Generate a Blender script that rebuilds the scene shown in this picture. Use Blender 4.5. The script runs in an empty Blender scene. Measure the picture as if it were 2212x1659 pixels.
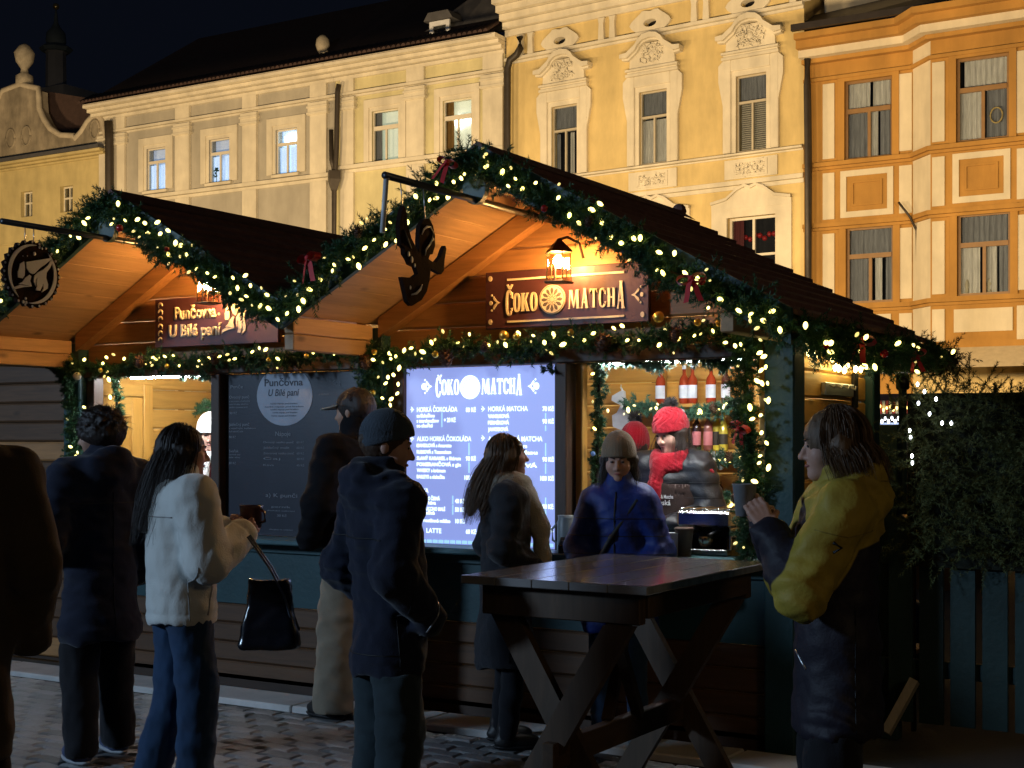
import bpy, math, random
import numpy as np
from mathutils import Vector, Matrix

random.seed(7)
SC = bpy.context.scene
COL = SC.collection
R = math.radians

# ------------------------------------------------------------------ camera, night sky, exposure
CAM_H = 1.63
YAW = R(31.0)                      # the optical axis points 31 degrees left of +Y
cam_data = bpy.data.cameras.new('camera')
cam_data.sensor_width = 36.0
cam_data.lens = 3000.0 / 2212.0 * 36.0
cam_data.shift_y = 115.5 / 2212.0
cam_data.clip_end = 600.0
cam = bpy.data.objects.new('camera', cam_data)
COL.objects.link(cam)
cam.location = (0, 0, CAM_H)
cam.rotation_euler = (R(90), 0, YAW)
SC.camera = cam

world = bpy.data.worlds.new('World')
SC.world = world
world.use_nodes = True
bg = world.node_tree.nodes['Background']
bg.inputs['Color'].default_value = (0.16, 0.22, 0.42, 1)
bg.inputs['Strength'].default_value = 0.014

SC.view_settings.view_transform = 'Standard'
SC.view_settings.look = 'None'
SC.view_settings.exposure = 0.0
SC.view_settings.gamma = 1.0
SC.render.engine = 'CYCLES'
SC.cycles.use_denoising = True
SC.cycles.max_bounces = 6
SC.cycles.diffuse_bounces = 3
SC.cycles.glossy_bounces = 3
SC.cycles.transparent_max_bounces = 8
SC.cycles.sample_clamp_indirect = 3.0
SC.cycles.caustics_reflective = False
SC.cycles.caustics_refractive = False

FX, FY = -math.sin(YAW), math.cos(YAW)
RX, RY = math.cos(YAW), math.sin(YAW)


def ray(x, y):
    u, v = (x - 1106.0) / 3000.0, (945.0 - y) / 3000.0
    return FX + RX * u, FY + RY * u, v


def at(x, y, Y):
    """world point where the line of sight through photo point (x, y) meets the plane Y"""
    dx, dy, v = ray(x, y)
    t = Y / dy
    return Vector((t * dx, Y, CAM_H + t * v))


def at_depth(x, y, d):
    dx, dy, v = ray(x, y)
    return Vector((d * dx, d * dy, CAM_H + d * v))


# ------------------------------------------------------------------ materials
MATS = {}


def newmat(name):
    m = bpy.data.materials.new(name)
    m.use_nodes = True
    nt = m.node_tree
    return m, nt, nt.nodes['Principled BSDF']


def mat(name, col, rough=0.7, var=0.15, scale=8.0, bump=0.15, bscale=60.0, metal=0.0, spec=0.4,
        stretch=(1, 1, 1), rnd=0.0, sheen=0.0, coat=0.0, dirt=0.0):
    """plain surface with soft colour variation, fine relief and, per object, a small random tint"""
    if name in MATS:
        return MATS[name]
    m, nt, b = newmat(name)
    N, L = nt.nodes, nt.links
    b.inputs['Roughness'].default_value = rough
    b.inputs['Metallic'].default_value = metal
    b.inputs['Specular IOR Level'].default_value = spec
    if sheen:
        b.inputs['Sheen Weight'].default_value = sheen
    if coat:
        b.inputs['Coat Weight'].default_value = coat
        b.inputs['Coat Roughness'].default_value = 0.15
    tc = N.new('ShaderNodeTexCoord')
    mp = N.new('ShaderNodeMapping')
    mp.inputs['Scale'].default_value = stretch
    L.new(tc.outputs['Object'], mp.inputs['Vector'])
    n1 = N.new('ShaderNodeTexNoise')
    n1.inputs['Scale'].default_value = scale
    n1.inputs['Detail'].default_value = 6
    L.new(mp.outputs['Vector'], n1.inputs['Vector'])
    hs = N.new('ShaderNodeHueSaturation')
    hs.inputs['Color'].default_value = (*col, 1)
    mr = N.new('ShaderNodeMapRange')
    mr.inputs['From Min'].default_value = 0.25
    mr.inputs['From Max'].default_value = 0.75
    mr.inputs['To Min'].default_value = 1 - var
    mr.inputs['To Max'].default_value = 1 + var
    L.new(n1.outputs['Fac'], mr.inputs['Value'])
    val = mr.outputs['Result']
    if rnd:
        oi = N.new('ShaderNodeObjectInfo')
        m2 = N.new('ShaderNodeMapRange')
        m2.inputs['To Min'].default_value = 1 - rnd
        m2.inputs['To Max'].default_value = 1 + rnd
        L.new(oi.outputs['Random'], m2.inputs['Value'])
        mu = N.new('ShaderNodeMath')
        mu.operation = 'MULTIPLY'
        L.new(val, mu.inputs[0])
        L.new(m2.outputs['Result'], mu.inputs[1])
        val = mu.outputs['Value']
    if dirt:
        n3 = N.new('ShaderNodeTexNoise')
        n3.inputs['Scale'].default_value = 0.6
        n3.inputs['Detail'].default_value = 9
        n3.inputs['Roughness'].default_value = 0.65
        md = N.new('ShaderNodeMapping')
        md.inputs['Scale'].default_value = (1.6, 1.6, 0.45)
        L.new(tc.outputs['Object'], md.inputs['Vector'])
        L.new(md.outputs['Vector'], n3.inputs['Vector'])
        m3 = N.new('ShaderNodeMapRange')
        m3.inputs['From Min'].default_value = 0.35
        m3.inputs['From Max'].default_value = 0.65
        m3.inputs['To Min'].default_value = 1 - dirt
        m3.inputs['To Max'].default_value = 1.03
        L.new(n3.outputs['Fac'], m3.inputs['Value'])
        mu = N.new('ShaderNodeMath')
        mu.operation = 'MULTIPLY'
        L.new(val, mu.inputs[0])
        L.new(m3.outputs['Result'], mu.inputs[1])
        val = mu.outputs['Value']
    L.new(val, hs.inputs['Value'])
    L.new(hs.outputs['Color'], b.inputs['Base Color'])
    if bump:
        n2 = N.new('ShaderNodeTexNoise')
        n2.inputs['Scale'].default_value = bscale
        n2.inputs['Detail'].default_value = 4
        L.new(mp.outputs['Vector'], n2.inputs['Vector'])
        bp = N.new('ShaderNodeBump')
        bp.inputs['Strength'].default_value = bump
        bp.inputs['Distance'].default_value = 0.01
        L.new(n2.outputs['Fac'], bp.inputs['Height'])
        L.new(bp.outputs['Normal'], b.inputs['Normal'])
    MATS[name] = m
    return m


def wood(name, col, axis='x', rough=0.55, var=0.3, rnd=0.14, spec=0.4, coat=0.0, knots=True):
    """planed softwood: grain streaks along the axis, a few knots, every board its own tint"""
    if name in MATS:
        return MATS[name]
    m, nt, b = newmat(name)
    N, L = nt.nodes, nt.links
    b.inputs['Roughness'].default_value = rough
    b.inputs['Specular IOR Level'].default_value = spec
    if coat:
        b.inputs['Coat Weight'].default_value = coat
        b.inputs['Coat Roughness'].default_value = 0.2
    tc = N.new('ShaderNodeTexCoord')
    oi = N.new('ShaderNodeObjectInfo')
    off = N.new('ShaderNodeVectorMath')
    off.operation = 'MULTIPLY_ADD'
    comb = N.new('ShaderNodeCombineXYZ')
    for i in range(3):
        L.new(oi.outputs['Random'], comb.inputs[i])
    L.new(comb.outputs[0], off.inputs[0])
    off.inputs[1].default_value = (17, 23, 31)
    L.new(tc.outputs['Object'], off.inputs[2])
    mp = N.new('ShaderNodeMapping')
    s = {'x': (1.2, 14, 14), 'y': (14, 1.2, 14), 'z': (14, 14, 1.2)}[axis]
    mp.inputs['Scale'].default_value = s
    L.new(off.outputs[0], mp.inputs['Vector'])
    n1 = N.new('ShaderNodeTexNoise')
    n1.inputs['Scale'].default_value = 2.2
    n1.inputs['Detail'].default_value = 7
    n1.inputs['Roughness'].default_value = 0.62
    n1.inputs['Distortion'].default_value = 0.6
    L.new(mp.outputs['Vector'], n1.inputs['Vector'])
    cr = N.new('ShaderNodeValToRGB')
    e = cr.color_ramp.elements
    e[0].position, e[1].position = 0.3, 0.72
    e[0].color = (*[c * (1 - var) for c in col], 1)
    e[1].color = (*[min(1, c * (1 + var * 0.6)) for c in col], 1)
    L.new(n1.outputs['Fac'], cr.inputs['Fac'])
    colour = cr.outputs['Color']
    if knots:
        mk = N.new('ShaderNodeMapping')
        mk.inputs['Scale'].default_value = {'x': (2.2, 5, 5), 'y': (5, 2.2, 5), 'z': (5, 5, 2.2)}[axis]
        L.new(off.outputs[0], mk.inputs['Vector'])
        vo = N.new('ShaderNodeTexVoronoi')
        vo.inputs['Scale'].default_value = 1.0
        L.new(mk.outputs['Vector'], vo.inputs['Vector'])
        kr = N.new('ShaderNodeMapRange')
        kr.inputs['From Min'].default_value = 0.04
        kr.inputs['From Max'].default_value = 0.13
        kr.inputs['To Min'].default_value = 0.4
        kr.inputs['To Max'].default_value = 1.0
        L.new(vo.outputs['Distance'], kr.inputs['Value'])
        mx = N.new('ShaderNodeMixRGB')
        mx.blend_type = 'MULTIPLY'
        mx.inputs['Fac'].default_value = 1
        L.new(colour, mx.inputs[1])
        L.new(kr.outputs['Result'], mx.inputs[2])
        colour = mx.outputs['Color']
    hs = N.new('ShaderNodeHueSaturation')
    m2 = N.new('ShaderNodeMapRange')
    m2.inputs['To Min'].default_value = 1 - rnd
    m2.inputs['To Max'].default_value = 1 + rnd
    L.new(oi.outputs['Random'], m2.inputs['Value'])
    L.new(m2.outputs['Result'], hs.inputs['Value'])
    L.new(colour, hs.inputs['Color'])
    L.new(hs.outputs['Color'], b.inputs['Base Color'])
    bp = N.new('ShaderNodeBump')
    bp.inputs['Strength'].default_value = 0.25
    bp.inputs['Distance'].default_value = 0.004
    L.new(n1.outputs['Fac'], bp.inputs['Height'])
    L.new(bp.outputs['Normal'], b.inputs['Normal'])
    MATS[name] = m
    return m


def emit(name, col, strength, base=(0.8, 0.8, 0.8)):
    if name in MATS:
        return MATS[name]
    m, nt, b = newmat(name)
    b.inputs['Base Color'].default_value = (*base, 1)
    b.inputs['Emission Color'].default_value = (*col, 1)
    b.inputs['Emission Strength'].default_value = strength
    b.inputs['Roughness'].default_value = 0.4
    MATS[name] = m
    return m


def glass(name, tint=(0.9, 0.95, 1.0), refl=0.12, rough=0.03):
    """thin pane: mostly clear with a mirror share"""
    if name in MATS:
        return MATS[name]
    m = bpy.data.materials.new(name)
    m.use_nodes = True
    nt = m.node_tree
    N, L = nt.nodes, nt.links
    N.remove(N['Principled BSDF'])
    tr = N.new('ShaderNodeBsdfTransparent')
    tr.inputs['Color'].default_value = (*tint, 1)
    gl = N.new('ShaderNodeBsdfGlossy')
    gl.inputs['Roughness'].default_value = rough
    fr = N.new('ShaderNodeLayerWeight')
    fr.inputs['Blend'].default_value = 0.35
    mr = N.new('ShaderNodeMapRange')
    mr.inputs['To Min'].default_value = refl * 0.5
    mr.inputs['To Max'].default_value = min(1, refl * 5)
    L.new(fr.outputs['Facing'], mr.inputs['Value'])
    mx = N.new('ShaderNodeMixShader')
    L.new(mr.outputs['Result'], mx.inputs['Fac'])
    L.new(tr.outputs[0], mx.inputs[1])
    L.new(gl.outputs[0], mx.inputs[2])
    L.new(mx.outputs[0], N['Material Output'].inputs['Surface'])
    MATS[name] = m
    return m


# ------------------------------------------------------------------ things, parts, meshes
def tag(o, label=None, cat=None, group=None, kind=None):
    if label:
        o['label'] = label
    if cat:
        o['category'] = cat
    if group:
        o['group'] = group
    if kind:
        o['kind'] = kind
    return o


def thing(name, loc, label, cat, group=None, rz=0.0, kind=None):
    o = bpy.data.objects.new(name, None)
    o.empty_display_size = 0.1
    COL.objects.link(o)
    o.location = loc
    o.rotation_euler = (0, 0, rz)
    return tag(o, label, cat, group, kind)


def root_matrix(o):
    m = Matrix.Identity(4)
    while o is not None:
        m = (Matrix.Translation(o.location) @ o.rotation_euler.to_matrix().to_4x4()) @ m
        o = o.parent
    return m


def link(name, mesh, parent=None, loc=(0, 0, 0), rot=(0, 0, 0), scale=(1, 1, 1), world=True):
    """one object on existing mesh data; loc is in world space unless world is False"""
    o = bpy.data.objects.new(name, mesh)
    COL.objects.link(o)
    if parent is not None:
        o.parent = parent
        if world:
            loc = root_matrix(parent).inverted() @ Vector(loc)
    o.location = loc
    o.rotation_euler = rot
    o.scale = scale
    return o


class MB:
    """collects faces; build() makes ONE mesh object of them"""

    def __init__(self):
        self.v, self.f = [], []

    def add(self, vs, fs):
        n = len(self.v)
        self.v += [tuple(p) for p in vs]
        self.f += [tuple(i + n for i in q) for q in fs]
        return self

    def box(self, x0, x1, y0, y1, z0, z1, b=0.0, M=None):
        x0, x1 = min(x0, x1), max(x0, x1)
        y0, y1 = min(y0, y1), max(y0, y1)
        z0, z1 = min(z0, z1), max(z0, z1)
        if b <= 0:
            vs = [(x, y, z) for z in (z0, z1) for y in (y0, y1) for x in (x0, x1)]
            fs = [(0, 2, 3, 1), (4, 5, 7, 6), (0, 1, 5, 4), (2, 6, 7, 3), (0, 4, 6, 2), (1, 3, 7, 5)]
        else:
            b = min(b, (x1 - x0) * 0.45, (y1 - y0) * 0.45, (z1 - z0) * 0.45)
            c = ((x0 + x1) / 2, (y0 + y1) / 2, (z0 + z1) / 2)
            h = ((x1 - x0) / 2, (y1 - y0) / 2, (z1 - z0) / 2)
            vs, idx = [], {}
            for sx in (-1, 1):
                for sy in (-1, 1):
                    for sz in (-1, 1):
                        for ax in range(3):
                            s = (sx, sy, sz)
                            p = [c[i] + s[i] * (h[i] - (0 if i == ax else b)) for i in range(3)]
                            idx[(sx, sy, sz, ax)] = len(vs)
                            vs.append(tuple(p))
            fs = []
            S = (-1, 1)
            for ax in range(3):
                o1, o2 = [(1, 2), (2, 0), (0, 1)][ax]
                for s in S:
                    q = []
                    for a, d in ((-1, -1), (1, -1), (1, 1), (-1, 1)):
                        k = [0, 0, 0]
                        k[ax], k[o1], k[o2] = s, a, d
                        q.append(idx[(*k, ax)])
                    fs.append(tuple(q if s > 0 else q[::-1]))
            for ax in range(3):           # edges along ax
                o1, o2 = [(1, 2), (2, 0), (0, 1)][ax]
                for a in S:
                    for d in S:
                        k0, k1 = [0, 0, 0], [0, 0, 0]
                        k0[ax], k1[ax] = -1, 1
                        for k in (k0, k1):
                            k[o1], k[o2] = a, d
                        q = [idx[(*k0, o1)], idx[(*k1, o1)], idx[(*k1, o2)], idx[(*k0, o2)]]
                        fs.append(tuple(q if a * d < 0 else q[::-1]))
            for sx in S:
                for sy in S:
                    for sz in S:
                        q = [idx[(sx, sy, sz, i)] for i in range(3)]
                        fs.append(tuple(q if sx * sy * sz > 0 else q[::-1]))
        if M is not None:
            vs = [tuple(M @ Vector(p)) for p in vs]
        return self.add(vs, fs)

    def prism(self, poly, a0, a1, plane='xz'):
        """polygon in a plane, extruded along the third axis from a0 to a1"""
        def P(p, a):
            return {'xz': (p[0], a, p[1]), 'yz': (a, p[0], p[1]), 'xy': (p[0], p[1], a)}[plane]
        n = len(poly)
        vs = [P(p, a0) for p in poly] + [P(p, a1) for p in poly]
        fs = [tuple(range(n))[::-1], tuple(range(n, 2 * n))]
        fs += [(i, (i + 1) % n, n + (i + 1) % n, n + i) for i in range(n)]
        return self.add(vs, fs)

    def bar(self, a, b, w, h, up=(0, 0, 1)):
        """square-section bar from a to b, w across and h in the up direction"""
        a, b = Vector(a), Vector(b)
        d = (b - a).normalized()
        s = d.cross(Vector(up))
        if s.length < 1e-4:
            s = d.cross(Vector((0, 1, 0)))
        s.normalize()
        t = s.cross(d).normalized()
        vs = []
        for p in (a, b):
            for i, j in ((-1, -1), (1, -1), (1, 1), (-1, 1)):
                vs.append(p + s * (i * w / 2) + t * (j * h / 2))
        return self.add(vs, [(0, 1, 2, 3), (7, 6, 5, 4), (0, 4, 5, 1), (1, 5, 6, 2), (2, 6, 7, 3), (3, 7, 4, 0)])

    def tube(self, pts, r, n=8, cap=True):
        pts = [Vector(p) for p in pts]
        rs = r if isinstance(r, (list, tuple)) else [r] * len(pts)
        base = len(self.v)
        up = Vector((0, 0, 1))
        rings = []
        for i, p in enumerate(pts):
            d = (pts[min(i + 1, len(pts) - 1)] - pts[max(i - 1, 0)])
            d = d.normalized() if d.length > 1e-9 else Vector((0, 0, 1))
            s = d.cross(up)
            if s.length < 1e-3:
                s = d.cross(Vector((0, 1, 0)))
            s.normalize()
            t = s.cross(d)
            rings.append([p + (s * math.cos(2 * math.pi * k / n) + t * math.sin(2 * math.pi * k / n)) * rs[i] for k in range(n)])
        vs = [q for rg in rings for q in rg]
        fs = []
        for i in range(len(pts) - 1):
            for k in range(n):
                fs.append((i * n + k, (i + 1) * n + k, (i + 1) * n + (k + 1) % n, i * n + (k + 1) % n))
        if cap:
            fs.append(tuple(range(n)))
            fs.append(tuple((len(pts) - 1) * n + k for k in range(n))[::-1])
        return self.add(vs, fs)

    def lathe(self, prof, c=(0, 0, 0), n=16, sx=1.0, sy=1.0):
        """profile of (radius, height) turned round z at c"""
        vs, fs = [], []
        for r, z in prof:
            for k in range(n):
                a = 2 * math.pi * k / n
                vs.append((c[0] + r * math.cos(a) * sx, c[1] + r * math.sin(a) * sy, c[2] + z))
        m = len(prof)
        for i in range(m - 1):
            for k in range(n):
                fs.append((i * n + k, i * n + (k + 1) % n, (i + 1) * n + (k + 1) % n, (i + 1) * n + k))
        fs.append(tuple(range(n))[::-1])
        fs.append(tuple((m - 1) * n + k for k in range(n)))
        return self.add(vs, fs)

    def ball(self, c, r, n=12, m=8, sx=1, sy=1, sz=1):
        prof = [(max(1e-4, r * math.sin(math.pi * i / m)), -r * sz * math.cos(math.pi * i / m)) for i in range(m + 1)]
        return self.lathe(prof, c, n, sx, sy)

    def mesh(self, name, mat_, M=None, smooth=False):
        me = bpy.data.meshes.new(name)
        vs = self.v if M is None else [tuple(M @ Vector(p)) for p in self.v]
        me.from_pydata(vs, [], self.f)
        if smooth:
            me.polygons.foreach_set('use_smooth', [True] * len(me.polygons))
        if mat_ is not None:
            me.materials.append(mat_)
        me.update()
        return me

    def build(self, name, mat_, parent=None, smooth=False, world=True):
        """world: coordinates collected here are world coordinates, turned into the thing's own frame"""
        M = root_matrix(parent).inverted() if (parent is not None and world) else None
        return link(name, self.mesh(name, mat_, M, smooth), parent, world=False)


def np_mesh(name, V, F, mat_, smooth=True):
    me = bpy.data.meshes.new(name)
    V = np.asarray(V, dtype=np.float32)
    F = np.asarray(F, dtype=np.int32)
    k = F.shape[1]
    me.vertices.add(len(V))
    me.vertices.foreach_set('co', V.ravel())
    me.loops.add(F.size)
    me.loops.foreach_set('vertex_index', F.ravel())
    me.polygons.add(len(F))
    me.polygons.foreach_set('loop_start', np.arange(0, F.size, k, dtype=np.int32))
    me.polygons.foreach_set('loop_total', np.full(len(F), k, dtype=np.int32))
    if smooth:
        me.polygons.foreach_set('use_smooth', np.ones(len(F), dtype=bool))
    me.update(calc_edges=True)
    me.validate()
    if mat_ is not None:
        me.materials.append(mat_)
    return me


def text_mesh(body, height, mat_, width=None, bold=0.0, extrude=0.0, shear=0.0, align='LEFT', squeeze=1.0):
    """lettering laid in the XZ plane facing -Y, baseline at z = 0"""
    cu = bpy.data.curves.new('lettering', 'FONT')
    cu.body = body
    cu.size = 1.0
    cu.offset = bold
    cu.extrude = 0
    cu.shear = shear
    cu.resolution_u = 3
    o = bpy.data.objects.new('lettering_tmp', cu)
    COL.objects.link(o)
    bpy.context.view_layer.update()
    dg = bpy.context.evaluated_depsgraph_get()
    me = bpy.data.meshes.new_from_object(o.evaluated_get(dg))
    bpy.data.objects.remove(o)
    bpy.data.curves.remove(cu)
    V = np.array([v.co[:] for v in me.vertices])
    if len(V) == 0:
        return me
    h = 0.73                                        # capital height of the built-in font
    s = height / h
    w = (V[:, 0].max() - V[:, 0].min()) * s * squeeze
    sx = s * squeeze
    if width is not None:
        sx = s * squeeze * width / w
        w = width
    x0 = V[:, 0].min()
    off = {'LEFT': 0, 'CENTER': -w / 2, 'RIGHT': -w}[align]
    for v in me.vertices:
        x, y, z = v.co
        v.co = ((x - x0) * sx + off, 0, y * s)
    if extrude:
        import bmesh
        bm = bmesh.new()
        bm.from_mesh(me)
        bmesh.ops.remove_doubles(bm, verts=bm.verts, dist=1e-5)
        r = bmesh.ops.extrude_face_region(bm, geom=bm.faces[:])
        bmesh.ops.translate(bm, verts=[g for g in r['geom'] if isinstance(g, bmesh.types.BMVert)], vec=(0, -extrude, 0))
        bmesh.ops.recalc_face_normals(bm, faces=bm.faces[:])
        bm.to_mesh(me)
        bm.free()
    me.materials.clear()
    me.materials.append(mat_)
    return me
# ------------------------------------------------------------------ palette
M_cream = mat('cream_stucco', (0.68, 0.61, 0.46), 0.85, 0.08, 3, 0.3, 40, dirt=0.26)
M_grey_wall = mat('grey_beige_stucco', (0.41, 0.375, 0.30), 0.9, 0.08, 2, 0.3, 40, dirt=0.22)
M_pale_yellow = mat('pale_yellow_stucco', (0.62, 0.55, 0.30), 0.9, 0.08, 2, 0.3, 40, dirt=0.25)
M_yellow = mat('yellow_stucco', (0.66, 0.50, 0.215), 0.9, 0.08, 2, 0.3, 40, dirt=0.3)
M_old_yellow = mat('old_yellow_stucco', (0.56, 0.45, 0.20), 0.9, 0.12, 2, 0.4, 30, dirt=0.25)
M_ochre = mat('ochre_stucco', (0.42, 0.215, 0.045), 0.88, 0.08, 2, 0.3, 40, dirt=0.3)
M_cream2 = mat('light_cream_stucco', (0.62, 0.54, 0.38), 0.85, 0.06, 3, 0.25, 40, dirt=0.22)
M_weathered = mat('weathered_stucco', (0.34, 0.285, 0.2), 0.95, 0.25, 3, 0.6, 18, dirt=0.6)
M_roof_tile = mat('old_roof_tile', (0.05, 0.028, 0.022), 0.85, 0.25, 5, 0.4, 30, rnd=0.3)
M_slate = mat('slate_roof', (0.07, 0.068, 0.07), 0.7, 0.2, 4, 0.3, 30)
M_gutter = mat('dark_sheet_metal', (0.03, 0.024, 0.02), 0.5, 0.2, 5, 0.1, 40, metal=0.3)
M_pipe = mat('downpipe_metal', (0.05, 0.04, 0.03), 0.5, 0.2, 6, 0.1, 40, metal=0.4)
M_whiteframe = mat('white_window_paint', (0.62, 0.56, 0.44), 0.55, 0.05, 6, 0.05)
M_brownframe = mat('brown_window_paint', (0.22, 0.12, 0.04), 0.55, 0.12, 6, 0.1)
M_greyframe = mat('grey_window_paint', (0.42, 0.37, 0.27), 0.55, 0.06, 6, 0.05)
M_pane = glass('window_pane', (0.9, 0.93, 0.95), 0.10)
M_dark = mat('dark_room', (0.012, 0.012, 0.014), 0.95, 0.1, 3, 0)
M_net = mat('net_curtain', (0.58, 0.55, 0.50), 0.95, 0.25, 6, 0.2, 80, stretch=(6, 6, 0.6))
M_net_dark = mat('grey_curtain', (0.22, 0.22, 0.23), 0.95, 0.3, 6, 0.2, 80, stretch=(6, 6, 0.5))
M_blind = mat('louvre_blind', (0.42, 0.37, 0.29), 0.8, 0.1, 6, 0.1)
M_litblue = emit('curtain_lit_by_office_light', (0.36, 0.62, 1.0), 1.1)
M_litblue2 = emit('blind_lit_by_office_light', (0.26, 0.36, 0.55), 0.75)
M_tube = emit('ceiling_light_panel', (0.8, 0.92, 1.0), 6.0)
M_litwarm = emit('wall_lit_by_room_lamp', (0.72, 0.78, 0.52), 0.62)
M_bulbglobe = emit('pendant_globe', (1.0, 0.97, 0.72), 9.0)
M_stone = mat('carved_stone', (0.30, 0.26, 0.19), 0.9, 0.25, 6, 0.5, 25)
M_lampglass = emit('street_lamp_glass', (1.0, 0.74, 0.36), 6.0)
M_iron = mat('black_iron', (0.015, 0.015, 0.016), 0.45, 0.2, 10, 0.1, 60, metal=0.5)


# ------------------------------------------------------------------ street lamps of the square (their light falls on the house fronts), then two added fill lamps
def street_lamp(x, y, h, power, colour, label, size=0.7, tilt=12):
    t = thing('street_lamp', (x, y, 0), label, 'street lamp', 'street lamps of the square')
    MB().lathe([(0.14, 0), (0.14, 0.25), (0.07, 0.4), (0.05, h - 0.5), (0.06, h - 0.45), (0.03, h - 0.38)], n=10).build('post', M_iron, t, True, world=False)
    MB().lathe([(0.10, h - 0.36), (0.16, h - 0.05), (0.15, h)], n=6).build('lantern_frame', M_iron, t, world=False)
    g = MB().lathe([(0.10, h + 0.01), (0.17, h + 0.34)], n=8).build('lantern_glass', M_lampglass, t, world=False)
    g.visible_shadow = True
    MB().lathe([(0.2, h + 0.345), (0.12, h + 0.44), (0.02, h + 0.55)], n=8).build('lantern_cap', M_iron, t, world=False)
    # one-way spot, so that no light spills back behind the lamp
    d = bpy.data.lights.new('lamp_light', 'SPOT')
    d.energy = power
    d.color = colour
    d.shadow_soft_size = size
    d.spot_size = R(165)
    d.spot_blend = 0.6
    o = bpy.data.objects.new('lamp_light', d)
    COL.objects.link(o)
    o.parent = t
    o.location = (0, 0.3, h + 0.17)
    o.rotation_euler = (R(90 + tilt), 0, 0)
    o['kind'] = 'helper'


LAMP_AT = ['iron street lamp on the square beyond the fir hedge', 'iron street lamp hidden behind the right slope of the main stall roof', 'iron street lamp hidden behind the ridge of the main stall',
           'iron street lamp hidden behind the valley between both stall roofs', 'iron street lamp hidden behind the right slope of the left stall', 'iron street lamp hidden behind the round hanging sign']
SODIUM = (1.0, 0.71, 0.38)
for i, (x, y, h, p) in enumerate([(-2.0, 19, 4.6, 3200), (-8.9, 19, 4.4, 2900), (-12.8, 19, 4.4, 2900), (-18.6, 19, 4.4, 3200),
                                  (-27.0, 19, 4.4, 4500), (-38, 19, 4.6, 5000)]):
    street_lamp(x, y, h, p, SODIUM, LAMP_AT[i])
street_lamp(-12.5, -5.5, 5.0, 3500, (0.50, 0.72, 1.0), 'added cool fill lamp behind the onlookers, on the side of the white jacket', tilt=-12)  # unseen cool fill behind the camera, added to brighten the foreground figures
street_lamp(6.5, -1.0, 4.6, 240, (1.0, 0.72, 0.38), 'added warm fill lamp behind the onlookers, on the side of the fir hedge', tilt=-12)  # second unseen fill, added for warm light on the right foreground


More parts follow.
